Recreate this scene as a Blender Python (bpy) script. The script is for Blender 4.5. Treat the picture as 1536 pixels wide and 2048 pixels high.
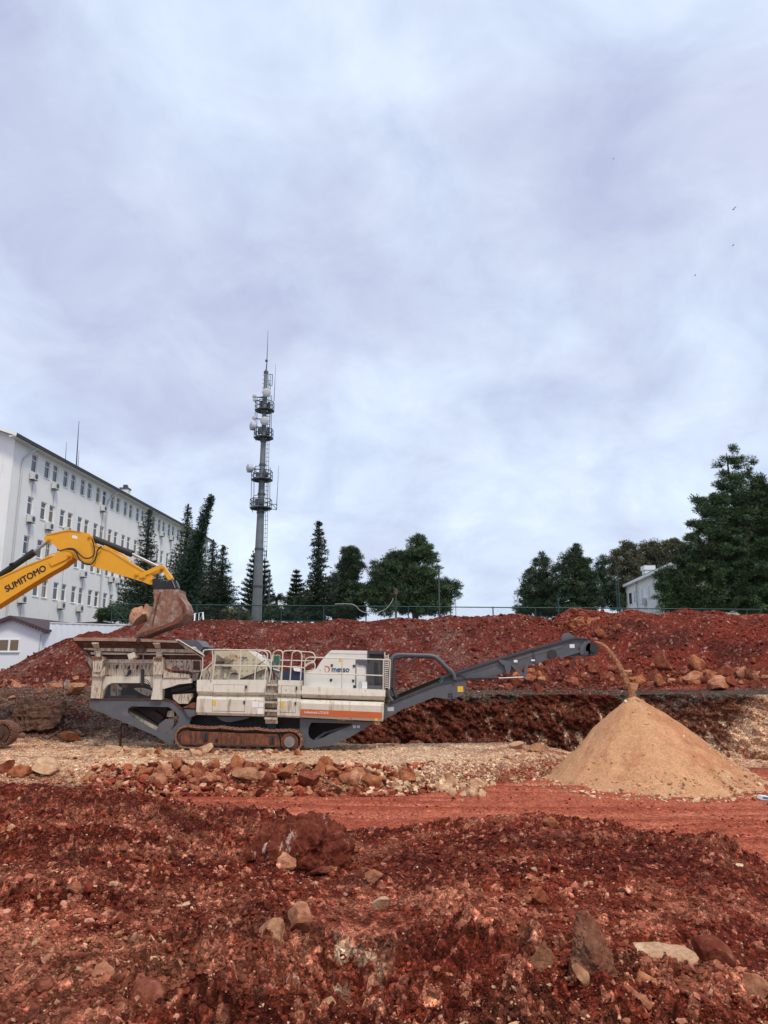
import bpy, bmesh, math, random
import numpy as np
from mathutils import Vector, Matrix
from mathutils.geometry import tessellate_polygon
for o in list(bpy.data.objects): bpy.data.objects.remove(o)
sc = bpy.context.scene
COL = sc.collection
# ------------------------------------------------------------------ camera
F = 1480.0; TAN = 0.2101; TH = math.atan(TAN); CT = math.cos(TH); ST = math.sin(TH); CZ = 3.3
cam = bpy.data.cameras.new('camera'); co = bpy.data.objects.new('camera', cam); COL.objects.link(co)
co.location = (0, 0, CZ); co.rotation_euler = (math.pi/2+TH, 0, 0)
cam.sensor_width = 36; cam.sensor_fit = 'AUTO'; cam.lens = F/2048*36; cam.clip_start = 0.1; cam.clip_end = 9000
sc.camera = co
sc.render.resolution_x = 768; sc.render.resolution_y = 1024
# ------------------------------------------------------------------ sky, sun, exposure
SUN_EL = math.radians(56); SUN_AZ = math.radians(150)     # compass angle from +Y, clockwise
w = bpy.data.worlds.new("World"); sc.world = w; w.use_nodes = True
nt = w.node_tree; nt.nodes.clear()
def N(t, **k):
    n = nt.nodes.new(t)
    for a, b in k.items(): setattr(n, a, b)
    return n
def sky_world():
    L = nt.links.new
    out = N('ShaderNodeOutputWorld'); bg = N('ShaderNodeBackground'); bg.inputs['Strength'].default_value = 0.1
    sky = N('ShaderNodeTexSky', sky_type='NISHITA'); sky.sun_disc = False
    sky.sun_elevation = SUN_EL; sky.sun_rotation = SUN_AZ
    tc = N('ShaderNodeTexCoord'); sx = N('ShaderNodeSeparateXYZ'); L(tc.outputs['Generated'], sx.inputs[0])
    zz = N('ShaderNodeMath', operation='MAXIMUM'); L(sx.outputs[2], zz.inputs[0]); zz.inputs[1].default_value = 0.0
    za = N('ShaderNodeMath', operation='ADD'); L(zz.outputs[0], za.inputs[0]); za.inputs[1].default_value = 0.5
    dx = N('ShaderNodeMath', operation='DIVIDE'); L(sx.outputs[0], dx.inputs[0]); L(za.outputs[0], dx.inputs[1])
    dy = N('ShaderNodeMath', operation='DIVIDE'); L(sx.outputs[1], dy.inputs[0]); L(za.outputs[0], dy.inputs[1])
    cb = N('ShaderNodeCombineXYZ'); L(dx.outputs[0], cb.inputs[0]); L(dy.outputs[0], cb.inputs[1])
    def noise(scale, det, rough, off, dist=0.0):
        mp = N('ShaderNodeMapping'); L(cb.outputs[0], mp.inputs[0]); mp.inputs['Location'].default_value = off
        n = N('ShaderNodeTexNoise'); L(mp.outputs[0], n.inputs['Vector']); n.inputs['Scale'].default_value = scale
        n.inputs['Detail'].default_value = det; n.inputs['Roughness'].default_value = rough; n.inputs['Distortion'].default_value = dist
        return n
    n1 = noise(1.8, 9, 0.56, (3.4, 1.2, 0), 0.35)
    r1 = N('ShaderNodeValToRGB'); L(n1.outputs['Fac'], r1.inputs[0]); e = r1.color_ramp.elements
    e[0].position = 0.38; e[0].color = (3.75, 4.1, 5.3, 1); e[1].position = 0.62; e[1].color = (5.0, 5.75, 6.75, 1)
    m = r1.color_ramp.elements.new(0.50); m.color = (4.35, 4.95, 6.1, 1)
    n2 = noise(6.0, 9, 0.6, (7.7, 4.2, 2), 0.5)
    r2 = N('ShaderNodeValToRGB'); L(n2.outputs['Fac'], r2.inputs[0]); e = r2.color_ramp.elements
    e[0].position = 0.33; e[0].color = (0.87, 0.88, 0.93, 1); e[1].position = 0.68; e[1].color = (1.10, 1.09, 1.06, 1)
    mu = N('ShaderNodeMix', data_type='RGBA', blend_type='MULTIPLY'); mu.inputs[0].default_value = 1
    L(r1.outputs[0], mu.inputs[6]); L(r2.outputs[0], mu.inputs[7])
    mx = N('ShaderNodeMix', data_type='RGBA'); mx.inputs[0].default_value = 0.93
    L(sky.outputs[0], mx.inputs[6]); L(mu.outputs[2], mx.inputs[7])
    L(mx.outputs[2], bg.inputs['Color']); L(bg.outputs[0], out.inputs['Surface'])
sky_world()
sd = bpy.data.lights.new('sun', 'SUN'); so = bpy.data.objects.new('sun', sd); COL.objects.link(so)
sd.energy = 1.5; sd.angle = math.radians(11); sd.color = (1.0, 0.88, 0.72)
dvec = Vector((math.sin(SUN_AZ)*math.cos(SUN_EL), math.cos(SUN_AZ)*math.cos(SUN_EL), math.sin(SUN_EL)))
so.rotation_euler = dvec.to_track_quat('Z', 'Y').to_euler()
sc.view_settings.view_transform = 'Standard'; sc.view_settings.look = 'None'
sc.view_settings.exposure = 0.72; sc.view_settings.gamma = 1.0; sc.view_settings.use_curve_mapping = False

# ------------------------------------------------------------------ helpers
def at(px, py, Y):
    u = (px-768)/F; v = (1024-py)/F; yc = CT-v*ST
    return Vector((u/yc*Y, Y, CZ+(ST+v*CT)/yc*Y))
def slope(py):
    v = (1024-np.asarray(py, float))/F
    return (ST+v*CT)/(CT-v*ST)
def tag(o, label=None, cat=None, group=None, kind=None):
    if label: o['label'] = label
    if cat: o['category'] = cat
    if group: o['group'] = group
    if kind: o['kind'] = kind
    return o
def empty(name, loc=(0, 0, 0), label=None, cat=None, group=None):
    o = bpy.data.objects.new(name, None); o.location = loc; COL.objects.link(o)
    return tag(o, label, cat, group)
class MB:
    def __init__(s): s.v = []; s.f = []; s.sm = []
    def add(s, vs, fs, smooth=False):
        b = len(s.v); s.v += [tuple(p) for p in vs]; s.f += [tuple(i+b for i in f) for f in fs]; s.sm += [smooth]*len(fs); return s
    def box(s, x0, x1, y0, y1, z0, z1):
        return s.add([(x, y, z) for z in (z0, z1) for y in (y0, y1) for x in (x0, x1)],
                     [(0,2,3,1),(4,5,7,6),(0,1,5,4),(2,6,7,3),(0,4,6,2),(1,3,7,5)])
    def prism(s, pts, y0, y1, holes=()):                 # pts are (x,z)
        loops = [list(pts)]+[list(h) for h in holes]
        tris = tessellate_polygon([[Vector((x, z, 0)) for x, z in l] for l in loops])
        flat = [p for l in loops for p in l]; n = len(flat)
        vs = [(x, y0, z) for x, z in flat]+[(x, y1, z) for x, z in flat]
        fs = [tuple(t) for t in tris]+[tuple(n+i for i in reversed(t)) for t in tris]
        b = 0
        for l in loops:
            m = len(l)
            for i in range(m): a = b+i; c = b+(i+1) % m; fs.append((a, c, c+n, a+n))
            b += m
        return s.add(vs, fs)
    def obox(s, c, ax, ay, az):                          # oriented box, half axes
        c = Vector(c); ax, ay, az = Vector(ax), Vector(ay), Vector(az)
        return s.add([c+i*ax+j*ay+k*az for k in (-1, 1) for j in (-1, 1) for i in (-1, 1)],
                     [(0,2,3,1),(4,5,7,6),(0,1,5,4),(2,6,7,3),(0,4,6,2),(1,3,7,5)])
    def bar(s, a, b, wd, hd, up=(0, 0, 1)):
        a, b = Vector(a), Vector(b); d = b-a; up = Vector(up)
        r = d.cross(up)
        if r.length < 1e-6: r = d.cross(Vector((1, 0, 0)))
        r.normalize(); u = r.cross(d).normalized()
        return s.obox((a+b)/2, d/2, r*wd/2, u*hd/2)
    def cyl(s, a, b, r0, r1=None, n=16, cap=True):
        a, b = Vector(a), Vector(b); r1 = r0 if r1 is None else r1
        d = (b-a).normalized(); t = Vector((0, 0, 1)) if abs(d.z) < .9 else Vector((1, 0, 0))
        p = d.cross(t).normalized(); q = d.cross(p)
        vs = [a+(p*math.cos(2*math.pi*i/n)+q*math.sin(2*math.pi*i/n))*r0 for i in range(n)]
        vs += [b+(p*math.cos(2*math.pi*i/n)+q*math.sin(2*math.pi*i/n))*r1 for i in range(n)]
        s.add(vs, [(i, (i+1) % n, n+(i+1) % n, n+i) for i in range(n)], True)
        if cap: s.add(vs, [tuple(range(n))[::-1], tuple(range(n, 2*n))])
        return s
    def tube(s, path, r, n=8, rs=None):
        P = [Vector(p) for p in path]; m = len(P); vs = []; prev = None
        for i, p in enumerate(P):
            d = (P[min(i+1, m-1)]-P[max(i-1, 0)]).normalized()
            if prev is None:
                t = Vector((0, 1, 0)) if abs(d.y) < .9 else Vector((1, 0, 0)); q = d.cross(t).normalized()
            else: q = (prev-d*prev.dot(d)).normalized()
            prev = q; e = d.cross(q); rr = rs[i] if rs else r
            vs += [p+(q*math.cos(2*math.pi*k/n)+e*math.sin(2*math.pi*k/n))*rr for k in range(n)]
        fs = [(i*n+k, i*n+(k+1) % n, (i+1)*n+(k+1) % n, (i+1)*n+k) for i in range(m-1) for k in range(n)]
        s.add(vs, fs, True); s.add(vs, [tuple(range(n))[::-1], tuple(range((m-1)*n, m*n))]); return s
    def build(s, name, mat, parent=None):
        me = bpy.data.meshes.new(name); me.from_pydata(s.v, [], s.f); me.update()
        me.polygons.foreach_set('use_smooth', s.sm)
        o = bpy.data.objects.new(name, me); COL.objects.link(o)
        if mat: me.materials.append(mat)
        if parent:
            o.parent = parent; o.matrix_parent_inverse = Matrix.Translation(-Vector(parent_loc(parent)))
        return o
def parent_loc(p):
    return Vector(p.location) if p.type == 'EMPTY' else Vector((0, 0, 0))
def smooth_path(pts, n=6):                               # catmull-rom
    P = [Vector(p) for p in pts]; P = [2*P[0]-P[1]]+P+[2*P[-1]-P[-2]]; out = []
    for i in range(1, len(P)-2):
        a, b, c, d = P[i-1:i+3]
        for k in range(n):
            t = k/n; out.append(.5*((2*b)+(c-a)*t+(2*a-5*b+4*c-d)*t*t+(3*b-a-3*c+d)*t**3))
    out.append(P[-2]); return out
def np_mesh(name, V, Fc, mat, cols=None, smooth=False, parent=None):
    V = np.ascontiguousarray(V, np.float32); Fc = np.ascontiguousarray(Fc, np.int32); k = Fc.shape[1]
    me = bpy.data.meshes.new(name); me.vertices.add(len(V)); me.vertices.foreach_set('co', V.ravel())
    me.loops.add(Fc.size); me.loops.foreach_set('vertex_index', Fc.ravel())
    me.polygons.add(len(Fc)); me.polygons.foreach_set('loop_start', np.arange(0, Fc.size, k, dtype=np.int32))
    me.polygons.foreach_set('loop_total', np.full(len(Fc), k, np.int32))
    me.polygons.foreach_set('use_smooth', np.full(len(Fc), smooth))
    if cols is not None:
        ca = me.color_attributes.new('Col', 'FLOAT_COLOR', 'POINT')
        c4 = np.ones((len(V), 4), np.float32); c4[:, :cols.shape[1]] = cols; ca.data.foreach_set('color', c4.ravel())
    me.update(calc_edges=True); me.validate()
    o = bpy.data.objects.new(name, me); COL.objects.link(o)
    if mat: me.materials.append(mat)
    if parent: o.parent = parent; o.matrix_parent_inverse = Matrix.Translation(-Vector(parent_loc(parent)))
    return o
# numpy noise
def _h(ix, iy, s):
    n = (ix.astype(np.int64)*374761393+iy.astype(np.int64)*668265263+s*974711) & 0xffffffff
    n = ((n ^ (n >> 13))*1274126177) & 0xffffffff
    n = ((n ^ (n >> 16))*2246822519) & 0xffffffff
    return ((n ^ (n >> 15)) & 0xffffff)/float(0xffffff)
def vnoise(x, y, s=0):
    ix = np.floor(x); iy = np.floor(y); fx = x-ix; fy = y-iy
    ux = fx*fx*fx*(fx*(fx*6-15)+10); uy = fy*fy*fy*(fy*(fy*6-15)+10)
    a = _h(ix, iy, s); b = _h(ix+1, iy, s); c = _h(ix, iy+1, s); d = _h(ix+1, iy+1, s)
    return ((a*(1-ux)+b*ux)*(1-uy)+(c*(1-ux)+d*ux)*uy)*2-1
def fbm(x, y, o=4, s=0, g=.5):
    r = 0; a = 1; t = 0
    for i in range(o):
        r = r+a*vnoise(x*2**i+i*17.3, y*2**i-i*9.1, s+i*13); t += a; a *= g
    return r/t
def clods(x, y, s=0, keep=.7):                            # domed lumps, one per cell at most; returns height and lump id value
    ix = np.floor(x); iy = np.floor(y); best = np.zeros_like(x); bid = np.zeros_like(x)
    for dx in (-1, 0, 1):
        for dy in (-1, 0, 1):
            cx = ix+dx; cy = iy+dy
            px = cx+.15+.7*_h(cx, cy, s); py = cy+.15+.7*_h(cx, cy, s+5); r = .25+.42*_h(cx, cy, s+9)
            r = np.where(_h(cx, cy, s+21) < keep, r, 0)
            el = .7+.6*_h(cx, cy, s+33)
            d2 = ((x-px)*el)**2+((y-py)/el)**2
            hh = np.sqrt(np.maximum(r*r-d2, 0))
            m = hh > best; best = np.where(m, hh, best); bid = np.where(m, _h(cx, cy, s+40), bid)
    return best, bid
def sstep(t): t = np.clip(t, 0, 1); return t*t*(3-2*t)

# ------------------------------------------------------------------ materials
def newmat(name):
    m = bpy.data.materials.new(name); m.use_nodes = True; t = m.node_tree
    return m, t, t.nodes['Principled BSDF']
def mat(name, col, rough=.6, metal=0, var=.12, vs=3, bump=.0, bs=30, dirt=None, dirt_amt=.5, dirt_scale=2.5, streak=False, spec=None, coords='Object'):
    m, t, b = newmat(name); L = t.links.new
    b.inputs['Roughness'].default_value = rough; b.inputs['Metallic'].default_value = metal
    if spec is not None: b.inputs['Specular IOR Level'].default_value = spec
    tc = t.nodes.new('ShaderNodeTexCoord')
    n = t.nodes.new('ShaderNodeTexNoise'); n.inputs['Scale'].default_value = vs; n.inputs['Detail'].default_value = 6; n.inputs['Roughness'].default_value = .65
    L(tc.outputs[coords], n.inputs['Vector'])
    r = t.nodes.new('ShaderNodeValToRGB'); L(n.outputs['Fac'], r.inputs[0]); e = r.color_ramp.elements
    e[0].position = .3; e[1].position = .7
    e[0].color = tuple(c*(1-var) for c in col)+(1,); e[1].color = tuple(min(1, c*(1+var)) for c in col)+(1,)
    o = r.outputs[0]
    if dirt:
        mp = t.nodes.new('ShaderNodeMapping'); L(tc.outputs[coords], mp.inputs[0])
        if streak: mp.inputs['Scale'].default_value = (2.2, 2.2, .35)
        d = t.nodes.new('ShaderNodeTexNoise'); d.inputs['Scale'].default_value = dirt_scale; d.inputs['Detail'].default_value = 9; d.inputs['Roughness'].default_value = .72
        L(mp.outputs[0], d.inputs['Vector'])
        rr = t.nodes.new('ShaderNodeMapRange'); L(d.outputs['Fac'], rr.inputs[0])
        lo = .75-.42*dirt_amt; rr.inputs[1].default_value = lo; rr.inputs[2].default_value = lo+.14; rr.clamp = True
        mx = t.nodes.new('ShaderNodeMix'); mx.data_type = 'RGBA'; L(rr.outputs[0], mx.inputs[0]); L(o, mx.inputs[6]); mx.inputs[7].default_value = tuple(dirt)+(1,)
        o = mx.outputs[2]
        r3 = t.nodes.new('ShaderNodeMapRange'); L(rr.outputs[0], r3.inputs[0]); r3.inputs[3].default_value = rough; r3.inputs[4].default_value = .9
        L(r3.outputs[0], b.inputs['Roughness'])
    L(o, b.inputs['Base Color'])
    if bump:
        n2 = t.nodes.new('ShaderNodeTexNoise'); n2.inputs['Scale'].default_value = bs; n2.inputs['Detail'].default_value = 5; L(tc.outputs[coords], n2.inputs['Vector'])
        bp = t.nodes.new('ShaderNodeBump'); bp.inputs['Strength'].default_value = bump; bp.inputs['Distance'].default_value = .03
        L(n2.outputs['Fac'], bp.inputs['Height']); L(bp.outputs[0], b.inputs['Normal'])
    return m
def vcmat(name, rough=.95, scales=((2.0, .2), (14, .4), (60, .35)), bump=.6, bdist=.05, bs=18, spec=.08, crumb=None):
    """surface colour from each piece's own colour attribute, broken up by several scales of noise"""
    m, t, b = newmat(name); L = t.links.new; b.inputs['Roughness'].default_value = rough
    b.inputs['Specular IOR Level'].default_value = spec
    at_ = t.nodes.new('ShaderNodeAttribute'); at_.attribute_name = 'Col'; o = at_.outputs['Color']
    g = t.nodes.new('ShaderNodeNewGeometry')
    for sc_, am in scales:
        n = t.nodes.new('ShaderNodeTexNoise'); n.inputs['Scale'].default_value = sc_; n.inputs['Detail'].default_value = 4; n.inputs['Roughness'].default_value = .6
        L(g.outputs['Position'], n.inputs['Vector'])
        r = t.nodes.new('ShaderNodeMapRange'); L(n.outputs['Fac'], r.inputs[0]); r.inputs[1].default_value = .3; r.inputs[2].default_value = .7
        r.inputs[3].default_value = 1-am; r.inputs[4].default_value = 1+am
        mx = t.nodes.new('ShaderNodeVectorMath'); mx.operation = 'SCALE'; L(o, mx.inputs[0]); L(r.outputs[0], mx.inputs['Scale']); o = mx.outputs[0]
    hgt = None
    if crumb:
        wn = t.nodes.new('ShaderNodeTexNoise'); wn.inputs['Scale'].default_value = 9; wn.inputs['Detail'].default_value = 5; L(g.outputs['Position'], wn.inputs['Vector'])
        ad = t.nodes.new('ShaderNodeVectorMath'); ad.operation = 'MULTIPLY_ADD'; L(wn.outputs['Color'], ad.inputs[0]); ad.inputs[1].default_value = (.12, .12, .12); L(g.outputs['Position'], ad.inputs[2])
        for sc_, am in crumb:
            v = t.nodes.new('ShaderNodeTexVoronoi'); v.inputs['Scale'].default_value = sc_; L(ad.outputs[0], v.inputs['Vector'])
            sx = t.nodes.new('ShaderNodeSeparateColor'); L(v.outputs['Color'], sx.inputs[0])
            pw = t.nodes.new('ShaderNodeMath'); pw.operation = 'POWER'; L(sx.outputs[0], pw.inputs[0]); pw.inputs[1].default_value = 2.2
            r = t.nodes.new('ShaderNodeMapRange'); L(pw.outputs[0], r.inputs[0]); r.inputs[3].default_value = 1-am; r.inputs[4].default_value = 1+am*2.2
            m1 = t.nodes.new('ShaderNodeMix'); m1.data_type = 'FLOAT'; L(at_.outputs['Alpha'], m1.inputs[0]); m1.inputs[2].default_value = 1; L(r.outputs[0], m1.inputs[3])
            mx = t.nodes.new('ShaderNodeVectorMath'); mx.operation = 'SCALE'; L(o, mx.inputs[0]); L(m1.outputs[0], mx.inputs['Scale']); o = mx.outputs[0]
            q = t.nodes.new('ShaderNodeMath'); q.operation = 'DIVIDE'; L(v.outputs['Distance'], q.inputs[0]); q.inputs[1].default_value = -sc_/14
            if hgt is None: hgt = q.outputs[0]
            else: q2 = t.nodes.new('ShaderNodeMath'); q2.operation = 'ADD'; L(hgt, q2.inputs[0]); L(q.outputs[0], q2.inputs[1]); hgt = q2.outputs[0]
    L(o, b.inputs['Base Color'])
    n2 = t.nodes.new('ShaderNodeTexNoise'); n2.inputs['Scale'].default_value = bs; n2.inputs['Detail'].default_value = 8; n2.inputs['Roughness'].default_value = .7
    L(g.outputs['Position'], n2.inputs['Vector'])
    bp = t.nodes.new('ShaderNodeBump'); bp.inputs['Strength'].default_value = bump; bp.inputs['Distance'].default_value = bdist
    if hgt is None: L(n2.outputs['Fac'], bp.inputs['Height'])
    else: q = t.nodes.new('ShaderNodeMath'); q.operation = 'MULTIPLY_ADD'; L(n2.outputs['Fac'], q.inputs[0]); q.inputs[1].default_value = 1.3; L(hgt, q.inputs[2]); q3 = t.nodes.new('ShaderNodeMath'); q3.operation = 'MULTIPLY'; L(q.outputs[0], q3.inputs[0]); L(at_.outputs['Alpha'], q3.inputs[1]); L(q3.outputs[0], bp.inputs['Height'])
    L(bp.outputs[0], b.inputs['Normal'])
    return m
MUD = (.22, .09, .05); RUST = (.20, .075, .035)
M = dict(
 ground=vcmat('soil', bump=1.0, bdist=.05, bs=14, crumb=((15, .42), (38, .40))),
 sand=vcmat('sand', scales=((1.5, .08), (9, .12), (50, .16)), bump=.5, bdist=.02, bs=22, crumb=((30, .10),)),
 stone=vcmat('stone', scales=((5, .3), (25, .35)), spec=.08, bump=.8, bdist=.03, bs=16, rough=.85),
 cream=mat('cream_paint', (.62, .58, .49), .5, var=.07, dirt=(.33, .25, .17), dirt_amt=.5, dirt_scale=2.2, streak=True),
 cream_dirty=mat('cream_paint_worn', (.54, .48, .38), .55, var=.1, dirt=(.20, .12, .08), dirt_amt=.66, dirt_scale=9, streak=True),
 cream_yellow=mat('crusher_housing_paint', (.52, .46, .33), .5, var=.08, dirt=(.26, .19, .12), dirt_amt=.52, dirt_scale=3),
 white_panel=mat('white_panel_paint', (.70, .69, .64), .4, var=.04, dirt=(.5, .45, .38), dirt_amt=.25, dirt_scale=1.5, streak=True),
 grey=mat('slate_paint', (.088, .098, .113), .45, var=.12, dirt=(.17, .13, .11), dirt_amt=.42, dirt_scale=3),
 grey_dark=mat('dark_slate_paint', (.04, .048, .06), .5, var=.2, dirt=(.10, .07, .055), dirt_amt=.45),
 rust=mat('rusty_steel', (.18, .062, .03), .85, var=.5, vs=6, bump=.4, dirt=(.05, .028, .022), dirt_amt=.62, dirt_scale=3, streak=True),
 rust_rim=mat('worn_rim_steel', (.30, .17, .11), .7, var=.35, vs=4, dirt=(.30, .26, .22), dirt_amt=.55),
 rust_dark=mat('dark_brown_plate', (.062, .027, .018), .8, var=.4, vs=5, dirt=(.16, .08, .05), dirt_amt=.5),
 trackmud=mat('mud_caked_steel', (.27, .135, .085), .9, var=.35, vs=7, bump=.7, bs=25, dirt=(.10, .045, .03), dirt_amt=.5, dirt_scale=5),
 black=mat('black_rubber', (.012, .013, .015), .6, var=.3),
 dark=mat('dark_steel', (.025, .025, .028), .6, var=.3, dirt=(.09, .055, .04), dirt_amt=.4),
 chrome=mat('chrome_rod', (.42, .43, .45), .35, 1.0, var=.03),
 steel=mat('bare_steel', (.30, .29, .28), .45, .6, var=.2),
 plate=mat('grey_steel_plate', (.13, .125, .13), .5, .3, var=.15, dirt=(.2, .13, .1), dirt_amt=.3),
 orange=mat('orange_stripe', (.50, .11, .025), .5, var=.06, dirt=(.4, .2, .1), dirt_amt=.2),
 teal=mat('teal_lettering', (.008, .07, .14), .5, var=.02),
 white=mat('white_decal', (.78, .78, .78), .5, var=.03),
 yellow_decal=mat('yellow_decal', (.75, .45, .03), .5, var=.05),
 navy=mat('navy_cover', (.02, .035, .075), .5, var=.2),
 green_box=mat('green_cabinet', (.02, .12, .09), .5, var=.1),
 yellow=mat('excavator_yellow', (.74, .345, .006), .42, var=.05, dirt=(.40, .20, .05), dirt_amt=.28, dirt_scale=2.5),
 ink=mat('black_lettering', (.012, .01, .01), .5, var=.02),
 bucket=mat('scraped_bucket_steel', (.24, .115, .07), .6, .1, var=.4, vs=5, bump=.4, dirt=(.38, .32, .28), dirt_amt=.62, dirt_scale=2.6),
 teeth=mat('worn_tooth_steel', (.34, .28, .25), .5, .4, var=.2),
 glass=mat('window_glass', (.045, .055, .065), .12, var=.25, vs=.4, spec=.8),
 curtain=mat('window_curtain', (.17, .12, .075), .4, var=.15, vs=8),
 wall=mat('white_render', (.80, .795, .78), .85, var=.035, vs=.6, bump=.15, bs=9, dirt=(.66, .65, .62), dirt_amt=.42, dirt_scale=.5, streak=True),
 wall2=mat('white_cabin_wall', (.74, .77, .81), .8, var=.02, vs=1.0),
 frame=mat('white_frame', (.78, .79, .80), .5, var=.02),
 sheet=mat('white_sheet_metal', (.66, .72, .79), .45, var=.03, vs=1),
 roof_dark=mat('dark_eaves', (.035, .035, .045), .7, var=.2),
 roof_brown=mat('brown_roof_sheet', (.06, .035, .04), .7, var=.15),
 roof_tile=mat('roof_tiles', (.22, .12, .09), .85, var=.25, vs=2),
 ac=mat('air_unit_casing', (.60, .60, .58), .5, var=.06),
 pipe=mat('grey_pipe', (.45, .47, .50), .5, var=.05),
 duct=mat('blue_grey_duct', (.33, .39, .46), .5, var=.06),
 tower=mat('galvanised_steel', (.15, .165, .18), .55, .2, var=.18, vs=2),
 tower_dark=mat('galvanised_fittings', (.07, .08, .09), .5, .3, var=.15),
 dish=mat('dish_cover', (.44, .45, .47), .6, var=.05),
 fence=mat('green_fence_paint', (.012, .052, .042), .5, var=.15),
 wire=mat('green_wire', (.02, .05, .045), .5, var=.1),
 cable=mat('pale_cable', (.45, .45, .42), .6, var=.05),
 bark=mat('bark', (.05, .036, .028), .95, var=.3, vs=4, bump=.6, bs=12),
 leaf=vcmat('needles', rough=.7, scales=((.35, .35), (2.5, .3)), bump=0, spec=.35),
 lampglass=mat('amber_lamp_glass', (.14, .09, .055), .3, var=.1),
)
# ------------------------------------------------------------------ ground: one sheet to the horizon
CX = np.array([-400,0,60,120,200,300,370,450,560,640,700,780,900,1000,1080,1150,1250,1350,1400,1450,1536,1900.])
CY = np.array([1562,1562,1560,1566,1574,1590,1612,1618,1630,1645,1655,1652,1640,1624,1617,1630,1650,1670,1664,1690,1742,1800.])
BX = np.array([-500,0,64,109,148,176,205,238,260,300,370,430,480,560,620,680,730,800,860,900,960,1000,1040,1070,1110,1150,1190,1240,1275,1300,1330,1390,1420,1450,1490,1536,2200.])
BY = np.array([1400,1342,1306,1283,1270,1264,1269,1253,1249,1244,1243,1240,1243,1246,1247,1239,1245,1237,1240,1232,1235,1232,1228,1233,1240,1219,1221,1229,1220,1225,1231,1218,1225,1223,1232,1229,1235.])
def ip(x, *pts): return np.interp(x, [p[0] for p in pts], [p[1] for p in pts])
SOIL = np.array((.215, .040, .021)); SOIL_D = np.array((.090, .0175, .011)); SOIL_P = np.array((.54, .205, .12)); TAN_ = np.array((.62, .375, .225))
PALE = np.array((.68, .50, .34)); GREYG = np.array((.088, .066, .052)); BROWN = np.array((.19, .085, .05)); ROAD = np.array((.37, .10, .056)); CUT = np.array((.12, .033, .02)); CHALK = np.array((.74, .54, .36))
def mixc(c, d, m): return c*(1-m[..., None])+d*m[..., None]
def layout(X, Y):
    Ys = np.maximum(Y, 2.0); d = {}
    pf = 768+1576*X/Ys; pm = 768+1530*X/Ys
    Yc = ip(pf, (-200, 17.5), (0, 17), (350, 15.5), (768, 14.5), (1100, 14), (1536, 12), (1900, 11))
    d['Yc'] = Yc; d['zc'] = CZ+slope(np.interp(pf, CX, CY))*Yc-.13
    d['pf'] = pf; d['pm'] = pm
    d['Ye'] = ip(pm, (0, 22.2), (300, 23.2), (800, 23.6), (950, 25), (1080, 27), (1200, 29))
    d['zb'] = ip(pm, (0, .12), (700, .0), (1000, .06), (1090, -.1), (1180, -.55), (1600, -.6))
    d['right'] = sstep((pm-600)/120)
    d['Yw'] = ip(pm, (0, 35.0), (350, 35.5), (600, 36.5), (760, 37.2), (1200, 36.8), (1536, 33), (1800, 31))
    return d
def profile(X, Y):
    """height without small lumps, plus zone weights"""
    d = layout(X, Y); pm = d['pm']; pf = d['pf']; Yc = d['Yc']; zc = d['zc']
    t = np.clip((Y-2.5)/(Yc-2.5), 0, 1)
    zf = 1.55+(zc-1.55)*t+.0*Y
    zf = zf-.16*np.sin(np.pi*t)*(1+.3*np.sin(X*.9))
    near_w = sstep((Y+1)/3)*(1-sstep((Y-Yc+1.5)/1.5)*.75)
    zf = zf+near_w*(.16*fbm(X*.45, Y*.55, 3, 3)+.10*fbm(X*1.3, Y*1.5, 3, 7))
    road = -.5+.03*fbm(X*.3, Y*2.2, 3, 11)+.02*fbm(X*.25, Y*7, 2, 12)
    k = sstep((Y-Yc)/3.2)
    z = zf*(1-k)+road*k
    emb = sstep((Y-d['Ye'])/2.6); zb = d['zb']+.05*fbm(X*.5, Y*.7, 3, 14)
    z = z*(1-emb)+zb*emb
    # pit behind the bench (right part) or rubble slope (left part)
    Yb = 33.9; R = d['right']; Yw = d['Yw']
    pit = -1.5+.15*fbm(X*.6, Y*.6, 3, 17)
    a = sstep((Y-Yb)/.9)*R; z = z*(1-a)+pit*a
    zl = CZ+slope(1389)*(Yw+.9)
    wr = np.clip((Y-Yw)/.9, 0, 1); wr = np.clip(wr**.8+.07*np.sin(wr*np.pi)*fbm(X*.7, Y*6, 3, 18), 0, 1)
    lf = np.clip((Y-(Yb-.4))/4.4, 0, 1); lf = sstep(lf*.9+.05*fbm(X*.8, Y*.8, 3, 19)*np.sin(np.pi*lf)+.05) if True else lf
    wl = lf+.10*np.sin(np.pi*lf)*fbm(X*.5, Y*.9, 3, 20)
    wall = wr*R+wl*(1-R); Yt = (Yw+.9)*R+38.0*(1-R)
    z = z*(1-wall)+zl*wall
    Yt = Yt+.28*fbm(X*.5, 0*X+3, 3, 27); led = np.clip((Y-Yt)/1.7, 0, 1); z = z+.15*led
    Yl = Yt+1.7
    bw = ip(pm, (0, 3.2), (150, 4.2), (320, 6.4)); Ycr = Yl+bw
    zcr = CZ+slope(np.interp(pm, BX, BY))*Ycr
    b = np.clip((Y-Yl)/bw, 0, 1); bs = .55*b+.45*sstep(b)
    zb0 = zl+.15
    z = z+(zcr-zb0)*bs+np.sin(np.pi*b)*(.28*fbm(X*.45, Y*.5, 3, 23)+.18*fbm(X*1.2, Y*1.3, 3, 24))*(Y > Yl)
    zp = ip(pm, (0, 2.6), (240, 2.9), (330, 4.4), (1600, 4.4))
    k = sstep((Y-Ycr)/2.8); z = z*(1-k)+zp*k
    d.update(Yt=Yt, Yl=Yl, Ycr=Ycr, zl=zl, R=R, emb=emb, Yb=Yb, wall=wall, b=b)
    d['wmask'] = R*sstep((Y-Yw+.05)/.1)*(1-sstep((Y-Yw-.85)/.1))
    return z, d
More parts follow.
